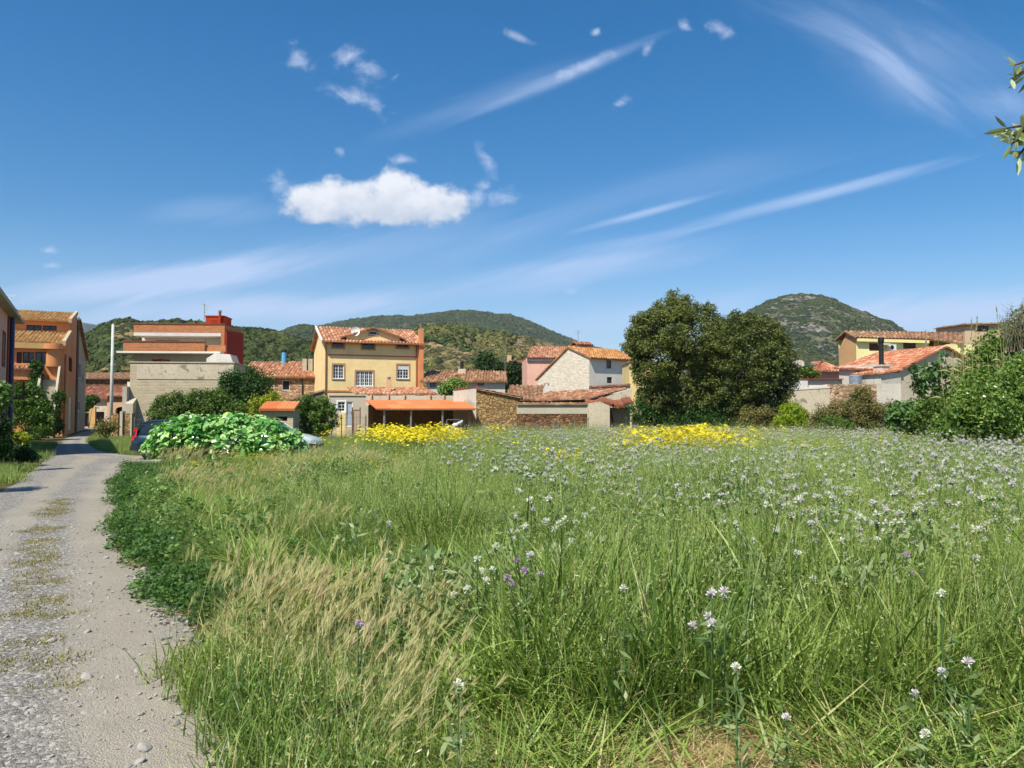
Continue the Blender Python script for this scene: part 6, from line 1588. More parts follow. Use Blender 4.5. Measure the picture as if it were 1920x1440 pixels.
def t_lilac(nh, h, r=.026, mat='lilac'):
    S1, S2 = Soup(), Soup()
    base = np.stack([rng.normal(0, .10, nh), rng.normal(0, .10, nh), np.zeros(nh)], 1)
    v, f, t, tip = blades(nh, 0, h, (.004, .006), (.0, .22), (.05, .35), 4, base=base, wexp=.3); S1.add(v, f, t * .5)
    for p in tip:
        S1.add(*quads(p + rand_unit(14) * r * .45 - np.array([0, 0, r * .6]), rand_unit(14), r * .9, .6, np.full(14, .3))); head(S2, p, r, 30)
    v, f, t, _ = blades(int(nh * 3), .08, (h[0] * .25, h[0] * .6), (.01, .022), (.2, .9), (.3, 1.2), 4); S1.add(v, f, t)
    return two_mats(S1, M['greyherb'], S2, M[mat], 'thistle_flowers')
L_t = [t_lilac(6, (.6, .95), .032) for _ in range(4)] + [t_lilac(7, (.55, .9), .032, 'whitefl') for _ in range(2)] + [t_lilac(7, (.65, .95), .034, 'lilac')]
def t_daisy(nh, h, r=.032):
    S1, S2 = Soup(), Soup()
    base = np.stack([rng.normal(0, .2, nh), rng.normal(0, .2, nh), np.zeros(nh)], 1)
    v, f, t, tip = blades(nh, 0, h, (.003, .005), (0, .3), (.05, .4), 3, base=base, wexp=.3); S1.add(v, f, t * .7)
    for p in tip:
        n_ = np.array([rng.normal(0, .35) - .1, rng.normal(0, .35) - .35, 1.0]); n_ /= np.linalg.norm(n_); t1 = np.cross(n_, [1, 0, 0]); t1 /= np.linalg.norm(t1); t2 = np.cross(n_, t1)
        for k in range(8):
            a = k * math.pi / 4; d = t1 * math.cos(a) + t2 * math.sin(a); q = np.cross(n_, d)
            V = np.stack([p - q * r * .12, p + d * r * .6 - q * r * .4, p + d * r, p + d * r * .6 + q * r * .4]); S2.add(V, np.array([[0, 1, 2, 3]]), np.full(4, rng.random()))
    v, f, t, _ = blades(60, .28, (h[0] * .4, h[1] * .85), (.005, .012), (.1, .6), (.3, 1.2), 3); S1.add(v, f, t * .8)
    return two_mats(S1, M['grass'], S2, M['yellowfl'], 'daisy_patch')
D_t = [t_daisy(20, (.6, .9), .05) for _ in range(3)]
D_s = [t_daisy(6, (.55, .85), .035), t_daisy(3, (.6, .8), .035)]
D_low = [t_daisy(10, (.25, .42), .014) for _ in range(2)]

def field(n, x0, x1, y0, y1): return rng.uniform(x0, x1, n), rng.uniform(y0, y1, n)
def N2(x, y, s_, o=0): return np.array([mnoise.noise(Vector((a * s_, b * s_, o))) for a, b in zip(x, y)])
def edge(x, y, wob=.25): return x - road_r(y) - wob * N2(x * 0, y, .9, 4)
def in_view(x, y, m_=1.0): return (np.abs(x) < y * .69 + m_) & (y > 1.5)
def far_ok(x, y): return ~((x < -2.2) & (y > 46.5)) & (y < 49.3 + 0 * x)
def put(name, T, x, y, sc_, label, cat, tilt=.08, z=0.0, rot=None):
    p = np.stack([x, y, np.full(len(x), z)], 1)
    return scatter(name, T, p, rng.uniform(0, 6.28, len(x)) if rot is None else rot, tilt, sc_, label, cat)
APX = [(-17.5, 24.8), (-9.8, 24.8)]
def apron(x, y): return (y > 24.3) & (y < 33.5) & (x < -8.6 - np.clip(y - 28.0, 0, 9) * .45) & (x > -30)
def tramp(x, y): return np.clip(1 - (y - (3.75 + .25 * N2(x, y, .8, 7))) / .5, 0, 1) * (x > -.3)      # flattened strip near the camera

def density_pts(n, y0, y1, power=1.0):
    y = y0 * (y1 / y0) ** rng.random(n) if power == 0 else rng.uniform(y0, y1, n)
    x = rng.uniform(-1, 1, n) * (y * .69 + 1.0); return x, y
# near grass 3-13 m  (uniform per area)
x, y = field(26000, -10, 10, 3.0, 13.0); e = edge(x, y); k = in_view(x, y) & (e > .2) & (tramp(x, y) < .35)
hs_ = np.clip(.30 + e * .30, .3, 1.0) * (1 + .34 * N2(x, y, .45, 2) + .55 * N2(x, y, 1.5, 3)) * np.where(x > 0, 1.0, .85)
gone = (N2(x, y, 1.9, 30) * 1.3 + .40) > rng.random(len(x))
clov = (y > 6) & (e < 1.15); k &= (rng.random(len(x)) > np.where(clov, .42, .05)) & gone
put('meadow_grass', G_near, x[k], y[k], hs_[k] * rng.uniform(.8, 1.15, k.sum()), 'tall uncut green meadow grass filling the near field', 'grass', .12)
def t_bright():
    S = Soup(); v, f, t, _ = blades(46, .12, (.3, .75), (.008, .019), (.0, .55), (.3, 1.9), 6, tint=lambda k: .5 + .34 * rng.random(k)); S.add(v, f, t); return S.mesh('broad_grass_clump', M['grass'])
def t_mallow():
    S = Soup(); n = 200; p = rand_unit(n) * np.array([.2, .2, .42]); p[:, 2] = np.abs(p[:, 2]) + .04; nr = rand_unit(n) * .6 + np.array([0, -.2, .8]); nr /= np.linalg.norm(nr, axis=1, keepdims=True)
    S.add(*quads(p, nr, .03 + .03 * rng.random(n), .7, rng.random(n))); v, f, t, _ = blades(20, .1, (.2, .5), (.003, .005), (.1, .6), (.1, .5), 3); S.add(v, f, t); return S.mesh('leafy_weed', M['weed'])
x, y = field(3600, -6, 9, 3.6, 13.0); e = edge(x, y); k = in_view(x, y) & (e > .8) & (tramp(x, y) < .6) & (N2(x, y, .9, 33) > -.12)
put('broad_grass', [t_bright() for _ in range(4)], x[k], y[k], rng.uniform(.8, 1.2, k.sum()), 'clumps of broad bright green grass blades in the near meadow', 'grass', .1)
x, y = field(4600, -8, 14, 3.6, 20.0); e = edge(x, y); k = in_view(x, y) & (e > .3) & (tramp(x, y) < .5) & (N2(x, y, .8, 44) > .04)
put('leafy_weeds', [t_mallow() for _ in range(4)], x[k], y[k], rng.uniform(.7, 1.3, k.sum()), 'patches of leafy green weeds among the meadow grass', 'weeds', .1)
x, y = field(11500, -26, 36, 13.0, 49.0); e = edge(x, y); k = in_view(x, y, 2) & (e > .2) & ~apron(x, y) & far_ok(x, y)
hs_ = np.clip(.5 + e * .1, .45, 1.0) * (1 + .26 * N2(x, y, .3, 2) + .26 * N2(x, y, 1.1, 3)) * np.where(x > -2, 1.0, .62) * rng.uniform(.8, 1.15, len(x))
put('far_meadow_grass', G_far, x[k], y[k], hs_[k], 'uncut green meadow grass spreading back to the houses', 'grass', .12)
# short rough grass: verges, patch across the lane, yard
x, y = field(5200, -32, -3, 12, 62); ok = ((x < road_l(y) - .12) & (x > road_l(y) - 4.5 - y * .03) & (y < 44)) & in_view(x, y, 2)
x2, y2 = field(5200, -34, -9, 31, 62); ok2 = (x2 > road_r(y2) + .3) & (x2 < -9 - (y2 - 31) * .2) & in_view(x2, y2, 1)
x3, y3 = field(2500, -4, 10, 2.2, 5); e3 = edge(x3, y3); ok3 = (e3 > -.05) & (e3 < .5) & in_view(x3, y3, .6)
X = np.concatenate([x[ok], x2[ok2], x3[ok3]]); Y_ = np.concatenate([y[ok], y2[ok2], y3[ok3]])
put('verge_grass', G_short, X, Y_, rng.uniform(.7, 1.4, len(X)), 'short green verge grass along both sides of the lane', 'grass')
# barley along the lane edge
x, y = field(5200, -10, 1.5, 3.0, 16.0); e = edge(x, y); k = in_view(x, y) & (e > np.where(y > 6, .9, .15)) & (e < 1.95) & (x < -.4) & (rng.random(len(x)) < np.clip(.12 - e * .08 + 1.3 * N2(x, y, .9, 11) + .3 * (y < 5.6) * (e < 1.6), 0, .6))
put('wild_barley', B_t, x[k], y[k], rng.uniform(.8, 1.25, k.sum()), 'golden wild barley with bristly heads along the meadow edge', 'barley', .12, 0, rng.normal(0, .5, k.sum()))
x, y = field(3600, -20, -1, 14.0, 27.0); e = edge(x, y); k = in_view(x, y) & (e > .6) & (e < 7) & (N2(x, y, .35, 11) > .02) & (rng.random(len(x)) < .3) & ~apron(x, y)
put('far_barley', B_t, x[k], y[k], rng.uniform(.9, 1.3, k.sum()), 'pale golden barley patches farther along the lane', 'barley', .12, 0, rng.normal(0, .5, k.sum()))
# dark low herbs
x, y = field(9000, -13, 2, 3.0, 24); e = edge(x, y, .25); nn = N2(x, y, .55, 15)
k = in_view(x, y) & (e > -.12) & (((e < 1.5) & (y > 6.2) & (nn + .6 * N2(x, y, 2.2, 16) > -.22)) | ((e < .45) & (nn > .12)) | ((e < 3) & (nn > .30))) & (e < 1.5 + .0 * y)
put('dark_clover', H_t, x[k], y[k], rng.uniform(.55, 1.45, k.sum()), 'low dark green clover creeping out over the lane edge', 'clover', .1)
# grey thistle foliage in the right half and around
x, y = field(8000, -4, 20, 4.6, 30); k = in_view(x, y) & (edge(x, y) > .7) & (N2(x, y, .6, 40) > .06) & (rng.random(len(x)) < np.clip((x + 3) / 5, .1, 1) * .7)
put('thistle_leaves', T_t, x[k], y[k], rng.uniform(.9, 1.75, k.sum()), 'grey green prickly thistle foliage mixed through the meadow', 'thistles', .15)
# masses of pale lilac flowers
x, y = field(16000, -5, 34, 6, 47); dn = np.clip((x / y + .12) * 2.6, 0, 1) * np.clip((y - 3) / 9, .1, 1) * np.clip(.55 + 1.4 * N2(x, y, .22, 50) + 1.2 * N2(x, y, .9, 51), 0.03, 1)
k = in_view(x, y, 1) & (rng.random(len(x)) < dn * .52) & far_ok(x, y)
put('lilac_flowers', L_t, x[k], y[k], rng.uniform(.9, 1.2, k.sum()), 'mass of small pale lilac and white flower heads across the far meadow', 'flowers', .1)
# thick stands of thistles
cx, cyy, ct = [], [], []
for (px, py, n_, r_) in [(1410, 905, 26, .8), (1455, 925, 20, .6), (1580, 962, 18, .5), (1660, 905, 26, .8), (1760, 905, 26, .8), (1850, 935, 24, .6), (1240, 902, 16, .7), (1000, 858, 20, 1.0), (1330, 868, 26, 1.0), (1700, 965, 16, .5),
                         (1885, 880, 30, 1.0), (1500, 868, 30, 1.0), (1090, 872, 22, .9), (1590, 858, 34, 1.2), (1180, 855, 26, 1.1), (1720, 850, 34, 1.3)]:
    Yc = (EYE - .86) * F / (py - 778); Xc = gx(px, Yc); n_ = int(n_ * .42); cx.append(rng.normal(Xc, r_ * .8, n_)); cyy.append(rng.normal(Yc, r_ * .8, n_))
x, y = np.concatenate(cx), np.concatenate(cyy)
put('thistle_stands', L_t, x, y, rng.uniform(.8, 1.1, len(x)), 'thick stands of pale lilac thistles in the middle of the meadow', 'thistles', .14)
k = rng.random(len(x)) < .6
put('thistle_stand_leaves', T_t, x[k] + rng.normal(0, .15, k.sum()), y[k] + rng.normal(0, .15, k.sum()), rng.uniform(1.2, 1.8, k.sum()), 'prickly grey green leaves at the foot of the thistle stands', 'thistles', .15)
# yellow daisies: two dense drifts + strays
def drift(n, cx0, cx1, y0, y1, o):
    y = rng.uniform(y0, y1, n); u = rng.normal((cx0 + cx1) / 2, (cx1 - cx0) / 3.1, n); return (u - 960) / F * y, y
xa, ya = drift(290, 700, 890, 27, 45, 1); xb, yb = drift(470, 1195, 1400, 21, 42, 2); xc, yc = drift(36, 1055, 1110, 15.5, 17.5, 3); xd, yd = drift(130, 900, 1180, 20, 38, 3); xe, ye = drift(200, 1380, 1660, 19, 36, 3)
X = np.concatenate([xa, xb]); Y_ = np.concatenate([ya, yb]); k = N2(X, Y_, .5, 60) + .5 * N2(X, Y_, 1.6, 62) > -.14; X, Y_ = X[k], Y_[k]
put('yellow_daisies', D_t, X, Y_, rng.uniform(.95, 1.3, len(X)) * (1 + .25 * N2(X, Y_, .6, 61)), 'bright yellow daisies in dense drifts at the far side of the meadow', 'flowers', .1)
X = np.concatenate([xc, xd, xe]); Y_ = np.concatenate([yc, yd, ye])
put('stray_yellow_daisies', D_s, X, Y_, rng.uniform(.9, 1.2, len(X)), 'stray yellow daisies scattered between the two drifts', 'flowers', .1)
x, y = field(1500, -9, 0, 12, 26); e = edge(x, y); k = in_view(x, y) & (e > 1.5) & (N2(x, y, .4, 70) > .0)
put('low_yellow_flowers', D_low, x[k], y[k], rng.uniform(.9, 1.4, k.sum()), 'tiny low yellow flowers among the short grass near the parked cars', 'flowers', .1)
# flattened straw in the foreground
def t_straw():
    S = Soup(); v, f, t, _ = blades(110, .25, (.12, .4), (.002, .005), (1.25, 1.5), (-.1, .3), 3, base=np.stack([rng.uniform(-.25, .25, 110), rng.uniform(-.25, .25, 110), rng.uniform(.004, .07, 110)], 1)); S.add(v, f, t); return S.mesh('straw_patch', M['straw'])
def t_flatgreen():
    S = Soup(); n = 34; v, f, t, _ = blades(n, .2, (.25, .55), (.008, .016), (.9, 1.4), (-.1, .5), 4, base=np.stack([rng.uniform(-.2, .2, n), rng.uniform(-.2, .2, n), rng.uniform(.01, .1, n)], 1)); S.add(v, f, t); return S.mesh('bent_grass', M['grass'])
St = [t_straw() for _ in range(4)]; Fg = [t_flatgreen() for _ in range(3)]
x, y = field(4200, -1.5, 5, 2.4, 5.4); k = in_view(x, y, .5) & (edge(x, y) > .1) & (tramp(x, y) > .05) & ((x > -.2) | (edge(x, y) < .6))
put('dry_straw', St, x[k], y[k], rng.uniform(.7, 1.1, k.sum()), 'flattened dry straw on the trampled strip in the foreground', 'straw', .1)
x, y = field(2600, -11, 5, 3, 12); k = in_view(x, y, .5) & (edge(x, y) > -.1) & (edge(x, y) < np.where(y < 6.5, .8, .5)); k[rng.random(len(x)) > np.where(y < 6.5, .95, .4)] = False
put('lane_edge_straw', St, x[k], y[k], rng.uniform(.5, 1.0, k.sum()), 'dry stalks lying along the edge between lane and meadow', 'straw', .1)
x, y = field(900, -.3, 4.2, 3.1, 5.2); k = in_view(x, y, .5) & (tramp(x, y) > 0) & (N2(x, y, 1.3, 80) > -.12)
put('bent_grass', Fg, x[k], y[k], rng.uniform(.7, 1.1, k.sum()), 'bent over green grass blades beside the trampled straw', 'grass', .15)
# moss along the lane's middle
x, y = field(5200, -12, 0, 3.2, 15); c_ = road_r(y) - 1.2
k = (np.abs(x - c_) < .24 + .12 * N2(x * 0, y, .8, 91)) & (N2(x, y, .9, 90) > -.28) & (y > 4.6) & in_view(x, y)
def t_moss():
    S = Soup(); v, f, t, _ = blades(90, .11, (.008, .03), (.003, .007), (.2, 1.2), (.1, 1), 2); S.add(v, f, t); return S.mesh('moss_tuft', M['mossmat'])
put('moss', [t_moss() for _ in range(3)], x[k], y[k], rng.uniform(.7, 1.4, k.sum()), 'yellow green moss patches along the middle of the gravel lane', 'moss', .1, .022)
# loose stones
M['stone'] = simple('loose_stone', (156, 152, 144), .85, .25, 0, .25, 9, .4, (190, 182, 168), .5)
def t_stone():
    import bmesh
    bm = bmesh.new(); bmesh.ops.create_icosphere(bm, subdivisions=2, radius=1.0); s_ = random.random() * 50
    for v in bm.verts:
        v.co *= 1 + .35 * mnoise.noise(v.co * 1.1 + Vector((s_, 0, 0))); v.co.z *= .5; v.co.x *= 1.25
    me = bpy.data.meshes.new('stone'); bm.to_mesh(me); bm.free(); me.materials.append(M['stone']); return me
Sn = [t_stone() for _ in range(6)]
x, y = field(48000, -9, 0, 2.6, 12); tr = (x - road_l(y)) / (road_r(y) - road_l(y))
keep = (tr > .02) & (tr < 1.03) & in_view(x, y, .4); wgt = np.clip(1 - np.exp(-((tr - .83) / .13) ** 2) * .9 - np.exp(-((tr - .2) / .1) ** 2) * .6, .05, 1) * np.clip(7 / y, .2, 1)
k = keep & (rng.random(len(x)) < wgt)
sz = .004 + .014 * rng.random(k.sum()) ** 3.5 + .022 * (rng.random(k.sum()) < .012)
put('loose_stones', Sn, x[k], y[k], sz, 'loose grey stones and grit scattered over the gravel lane', 'gravel', .4, .02)

# ---- individual thistle plants standing out of the near meadow
def thistle(px, py, Yd, heads, mat):
    p = at(px, py, Yd); X, Yg, Hh = p.x, p.y, max(.35, p.z)
    cw = {'lilac': 'pale lilac', 'whitefl': 'whitish', 'purple': 'pinkish purple'}[mat]; nw = ['one', 'two', 'three', 'four'][heads - 1]; dw = 'low by the trampled foreground' if py > 1230 else ('in the front meadow' if py > 1085 else ('midway into the meadow' if py > 960 else 'farther back'))
    sd = 'left part' if px < 1000 else ('centre' if px < 1300 else ('right of centre' if px < 1600 else 'right part'))
    r = empty('thistle', (X, Yg, 0), 0, 'thistle with %s %s head%s %s, %s' % (nw, cw, '' if heads == 1 else 's', dw, sd), 'thistle', 'lilac thistles standing in the near meadow')
    S = Soup(); mb = MB(); base = Vector((random.uniform(-.05, .05), random.uniform(-.05, .05), 0))
    for k in range(heads):
        tp = Vector((0, 0, Hh)) if k == 0 else Vector((random.uniform(-.16, .16), random.uniform(-.12, .12), Hh - random.uniform(.02, .2)))
        mid = Vector((0, 0, Hh * .55)); mb.tube([base, mid, tp] if k == 0 else [mid, mid.lerp(tp, .6), tp], [.006, .005, .0035] if k == 0 else .0035, 5)
        H2 = Soup(); head(H2, tuple(tp + Vector((0, 0, .012))), random.uniform(.02, .028), 46, .7)
        H2.obj('flower_head', M[mat], r); S.add(*quads(np.array(tp) + rand_unit(22) * .013 - np.array([0, 0, .008]), rand_unit(22), .02, .5, np.full(22, .4)))
    n = 26; a = np.array([tuple(base.lerp(Vector((0, 0, Hh)), t)) for t in np.linspace(.1, .85, n)]); S.add(*quads(a + rand_unit(n) * .05, rand_unit(n), .085, .25, rng.random(n)))
    mb.build('stem', M['greyherb'], r); S.obj('leaves', M['greyherb'], r)
TH = [(967, 972, 3, 'lilac'), (971, 1000, 2, 'whitefl'), (1000, 958, 2, 'lilac'), (895, 1052, 4, 'whitefl'), (930, 1028, 3, 'whitefl'), (968, 1056, 3, 'purple'), (995, 1045, 2, 'lilac'), (983, 1075, 2, 'purple'),
      (672, 1174, 2, 'purple'), (729, 985, 1, 'lilac'), (1113, 958, 1, 'whitefl'), (1240, 970, 1, 'whitefl'), (1345, 943, 3, 'purple'), (1295, 955, 1, 'lilac'), (1170, 1108, 1, 'whitefl'), (1335, 1118, 3, 'lilac'), (1358, 1116, 2, 'lilac'),
      (1495, 1042, 2, 'whitefl'), (1577, 1018, 2, 'whitefl'), (1520, 985, 3, 'lilac'), (1700, 1045, 2, 'purple'), (1635, 985, 2, 'whitefl'), (1620, 1018, 1, 'whitefl'), (1765, 1118, 1, 'whitefl'), (1815, 1248, 2, 'lilac'), (1715, 1310, 1, 'lilac'),
      (1475, 1355, 1, 'lilac'), (1735, 1385, 2, 'whitefl'), (860, 1290, 1, 'whitefl'), (1380, 1258, 1, 'whitefl'), (1455, 965, 3, 'whitefl'), (1410, 905, 3, 'whitefl'), (1440, 900, 2, 'lilac'), (1660, 955, 3, 'lilac'), (1560, 945, 3, 'whitefl'),
      (1750, 940, 3, 'whitefl'), (1800, 965, 2, 'lilac'), (1850, 985, 3, 'whitefl'), (1890, 940, 3, 'lilac'), (1270, 905, 3, 'whitefl'), (1380, 985, 2, 'whitefl'), (1830, 1050, 2, 'whitefl'), (1050, 925, 2, 'lilac'), (928, 878, 2, 'lilac'), (1180, 930, 1, 'whitefl')]
for (px, py, nh, mt) in TH:
    hh = .78 if py < 1150 else .55
    if py > 1300: hh = .32
    Yd = (EYE - hh) / ((py - 778) / F); thistle(px, py, min(Yd, 14), nh, mt)

# ---- shrubs over the hillsides (one cover per hill)
def t_shrub(mat):
    S = Soup(); n = 46; p = rand_unit(n) * (.75 + .25 * rng.random(n))[:, None]; p[:, 2] = np.abs(p[:, 2]) * .8; d = p / np.linalg.norm(p, axis=1, keepdims=True) + rand_unit(n) * .45; d /= np.linalg.norm(d, axis=1, keepdims=True)
    S.add(*quads(p, d, .8 * (.6 + .6 * rng.random(n)), .8, rng.random(n) * .6 + .4 * rng.random())); return S.mesh('maquis_shrub', M[mat])
M['maq'] = leafy('maquis_foliage', (44, 60, 30), (72, 86, 44), None, .12, .8, .05, .4, (104, 104, 58), .03)
M['maq2'] = leafy('dry_maquis_foliage', (84, 92, 50), (124, 124, 70), None, .12, .8, .05, .4, (150, 130, 84), .03)
Sa = [t_shrub('maq') for _ in range(4)]; Sd = [t_shrub('maq2') for _ in range(3)] + [t_shrub('maq')]
def cover(V, n, T, smin, smax, name, label, t0=.0, t1=1.05, thr=-.15):
    nu, nvv, _ = V.shape; m_ = nvv - 14
    i = rng.uniform(0, nu - 1.01, n); j = rng.uniform(t0, t1, n) * (m_ - 1); j = np.clip(j, 0, nvv - 2.01); i0, j0 = i.astype(int), j.astype(int); fi, fj = (i - i0)[:, None], (j - j0)[:, None]
    P = V[i0, j0] * (1 - fi) * (1 - fj) + V[i0 + 1, j0] * fi * (1 - fj) + V[i0, j0 + 1] * (1 - fi) * fj + V[i0 + 1, j0 + 1] * fi * fj
    k = (np.abs(P[:, 0]) < P[:, 1] * .7) & (N2(P[:, 0], P[:, 1], .025, 5) > thr); P = P[k]
    s_ = smin + (smax - smin) * rng.random(len(P)) ** 2; P[:, 2] -= s_ * .12
    scatter(name, T, P, rng.uniform(0, 6.28, len(P)), .15, s_, label, 'maquis')
cover(HV['A'], 30000, Sa, .8, 3.8, 'hill_maquis', 'dense green maquis covering the near left hill', .05, 1.04, -.3)
cover(HV['D'], 15000, Sd + Sa[:1], 1.1, 3.6, 'dry_hill_maquis', 'patchy dry maquis on the brown hill behind the houses', .05, 1.04, -.12)
cover(HV['E'], 27000, Sa, 1.3, 3.6, 'mountain_maquis', 'scrub scattered on the rocky rounded mountain', .05, 1.0, -.02)
cover(HV['B'], 9000, Sa, 2.0, 4.5, 'ridge_maquis', 'dark maquis on the middle ridge behind the yellow house', .2, 1.0, -.3)
cover(HV['C'], 22000, Sa, 2.6, 6, 'far_ridge_maquis', 'dark maquis on the long far ridge', .3, 1.0, -.3)

M['rock'] = simple('grey_mountain_rock', (112, 110, 100), .9, .1, 0, .3, .6, .5)
Rk = []
for _ in range(4):
    me = t_stone(); me.materials.clear(); me.materials.append(M['rock']); Rk.append(me)
def rocks(V, n, smin, smax, label, t0, thr):
    nu, nvv, _ = V.shape; m_ = nvv - 14; i = rng.integers(0, nu, n); j = (rng.uniform(t0, .93, n) ** .8 * (m_ - 1)).astype(int); P = V[i, j] + rng.normal(0, 2, (n, 3)) * np.array([1, .4, 0]) - np.array([0, 0, .8])
    k = (np.abs(P[:, 0]) < P[:, 1] * .7) & (N2(P[:, 0], P[:, 1], .016, 9) > thr); P = P[k]; scatter('mountain_rocks', Rk, P, rng.uniform(0, 6.28, len(P)), .3, smin + (smax - smin) * rng.random(len(P)) ** 3, label, 'rocks')
rocks(HV['E'], 2400, 0.8, 3.4, 'grey boulders and outcrops on the rounded mountain', .35, .0)

# ================================================================== CARS
M['tyre'] = simple('tyre_rubber', (34, 34, 34), .85, .2, 0, .15)
M['rim'] = simple('wheel_rim', (160, 162, 164), .35, .5, .8, .05)
M['bumper'] = simple('black_bumper', (36, 37, 38), .55, .4, 0, .1)
M['redlight'] = simple('red_tail_lamp', (190, 24, 20), .2, .6, 0, .05)
M['clearlight'] = simple('clear_headlamp', (210, 214, 214), .12, .7, .2, .05)
M['plate'] = simple('number_plate', (220, 220, 214), .4, .4, 0, .02)
def paint(name, rgb):
    m, nt, out = new_mat(name); p = principled(nt, out, lin(rgb), .3, .5); p.inputs['Coat Weight'].default_value = .7; p.inputs['Coat Roughness'].default_value = .06; p.inputs['Metallic'].default_value = .35; return m
M['teal'] = paint('dark_teal_car_paint', (16, 44, 58)); M['silver'] = paint('pale_silver_green_car_paint', (196, 210, 196)); M['silver'].node_tree.nodes['Principled BSDF'].inputs['Metallic'].default_value = 0.05; M['carglass'] = glass_mat('car_glass', (30, 38, 42), .04)  # green tint in the silver colour stands for leaves reflected in the hood
def loft(mb, secs):
    n = len(secs[0])
    for a, b in zip(secs[:-1], secs[1:]):
        for i in range(n):
            j = (i + 1) % n; mb.face([a[i], a[j], b[j], b[i]])
    mb.face(list(secs[0])[::-1]); mb.face(list(secs[-1]))
def car(loc, yaw, body_mat, label, Ln=4.05, Wd=1.7, hatch=True):
    """x runs from the tail (0) to the nose (Ln)"""
    r = empty('parked_car', loc, yaw, label, 'car', 'cars parked beside the lane under the leaves')
    # x, half width, z bottom, z shoulder
    st = [(0.0, .70, .38, .86), (.06, .78, .30, .93), (.35, .83, .24, .96), (1.0, .85, .2, .95), (2.0, .85, .2, .93), (2.95, .84, .22, .92), (3.45, .82, .24, .86), (3.85, .76, .28, .74), (4.0, .68, .32, .64), (4.05, .6, .36, .56)]
    secs = []
    for x, hw, zb, zs in st:
        x = x * Ln / 4.05; q = []
        for (fy, fz) in ((-.86, 0), (-1, .16), (-1.02, .5), (-.98, .84), (-.86, 1.0), (-.4, 1.035), (.4, 1.035), (.86, 1.0), (.98, .84), (1.02, .5), (1, .16), (.86, 0)): q.append((x, hw * fy, zb + (zs - zb) * fz))
        secs.append(q)
    mb = MB(); loft(mb, secs); b = mb.build('body', M[body_mat], r, True)
    gl = [(.10, .66, .90), (.35, .62, 1.36), (.75, .60, 1.44), (1.7, .60, 1.46), (2.25, .60, 1.40), (3.05, .66, .90)]
    mb = MB(); secs = []
    for x, hw, zt in gl:
        x *= Ln / 4.05; q = []
        for (fy, fz) in ((-1.16, 0), (-1.1, .3), (-1.0, .86), (-.9, 1.0), (.9, 1.0), (1.0, .86), (1.1, .3), (1.16, 0)): q.append((x, hw * fy, .86 + (zt - .86) * fz))
        secs.append(q)
    loft(mb, secs); mb.build('window', M['carglass'], r, True)
    mb = MB(); secs = []
    for x, hw, zt in [(.30, .60, 1.385), (.72, .59, 1.47), (1.7, .59, 1.49), (2.3, .57, 1.42)]:
        x *= Ln / 4.05; secs.append([(x, -hw, zt - .06), (x, -hw * .9, zt), (x, hw * .9, zt), (x, hw, zt - .06)])
    loft(mb, secs)
    for s_ in (-1, 1):
        for (xa, za, ha, xb, zb, hb) in ((.30, 1.36, .62, .08, .92, .76), (1.55, 1.44, .63, 1.5, .93, .735), (2.28, 1.4, .60, 3.02, .92, .70)):
            mb.tube([(xa * Ln / 4.05, s_ * ha, za), (xb * Ln / 4.05, s_ * hb, zb)], [.035, .045], 6)
    mb.build('roof', M[body_mat], r)
    for x in (.72, 3.25):
        for s_ in (-1, 1):
            x_ = x * Ln / 4.05; w_ = MB(); w_.tube([(x_, s_ * .66, .3), (x_, s_ * .68, .3), (x_, s_ * .85, .3), (x_, s_ * .87, .3)], [.26, .3, .3, .26], 24); wo_ = w_.build('wheel', M['tyre'], r, True)
            w_ = MB(); w_.tube([(x_, s_ * .80, .3), (x_, s_ * .875, .3)], [.19, .17], 16); w_.build('rim', M['rim'], wo_)
    mb = MB(); mb.box(-.05, .12, -.72, .72, .34, .52); mb.build('rear_bumper', M['bumper'], r)
    mb = MB(); loft(mb, [[(Ln - .35, -.80, .26), (Ln - .35, -.83, .54), (Ln - .35, .83, .54), (Ln - .35, .80, .26)], [(Ln - .05, -.70, .26), (Ln - .05, -.72, .52), (Ln - .05, .72, .52), (Ln - .05, .70, .26)], [(Ln + .06, -.5, .28), (Ln + .06, -.52, .48), (Ln + .06, .52, .48), (Ln + .06, .5, .28)]]); mb.build('front_bumper', M['bumper'], r)
    for s_ in (-1, 1):
        mb = MB(); mb.prism([(.0, s_ * .60, .70), (.02, s_ * .78, .72), (.14, s_ * .76, 1.18), (.13, s_ * .66, 1.18)], [(.14, s_ * .60, .70), (.2, s_ * .80, .72), (.24, s_ * .74, 1.18), (.22, s_ * .66, 1.18)]); mb.build('tail_lamp', M['redlight'], r)
        mb = MB(); mb.prism([(Ln - .42, s_ * .72, .60), (Ln - .42, s_ * .83, .60), (Ln - .42, s_ * .80, .76), (Ln - .42, s_ * .66, .77)], [(Ln - .04, s_ * .50, .54), (Ln - .08, s_ * .72, .54), (Ln - .10, s_ * .72, .66), (Ln - .05, s_ * .48, .66)]); mb.build('headlight', M['clearlight'], r)
        mb = MB(); mb.tube([(2.75 * Ln / 4.05, s_ * .80, .95), (2.72 * Ln / 4.05, s_ * .98, .99)], [.06, .08], 8); mb.build('mirror', M['bumper'], r)
    mb = MB(); mb.box(-.062, -.053, -.26, .26, .42, .52); mb.build('number_plate', M['plate'], r)
    return r
car((gx(267, 29.1), 29.0, 0), R(1), 'teal', 'dark teal parked hatchback with red tail lamp at the left end of the leafy mound')
car((gx(603, 31.0) - 4.1, 31.0, 0), R(-2), 'silver', 'pale silver parked car with its nose out at the right end of the leafy mound')
# stone planter heap beside the car
st_ = bpy.data.objects.new('boulder', t_stone()); link(st_); st_.location = (gx(295, 25.4), 25.4, .1); st_.scale = (.3, .22, .2); tag(st_, 'flat grey boulder lying before the teal car at the edge of the dirt', 'boulder')

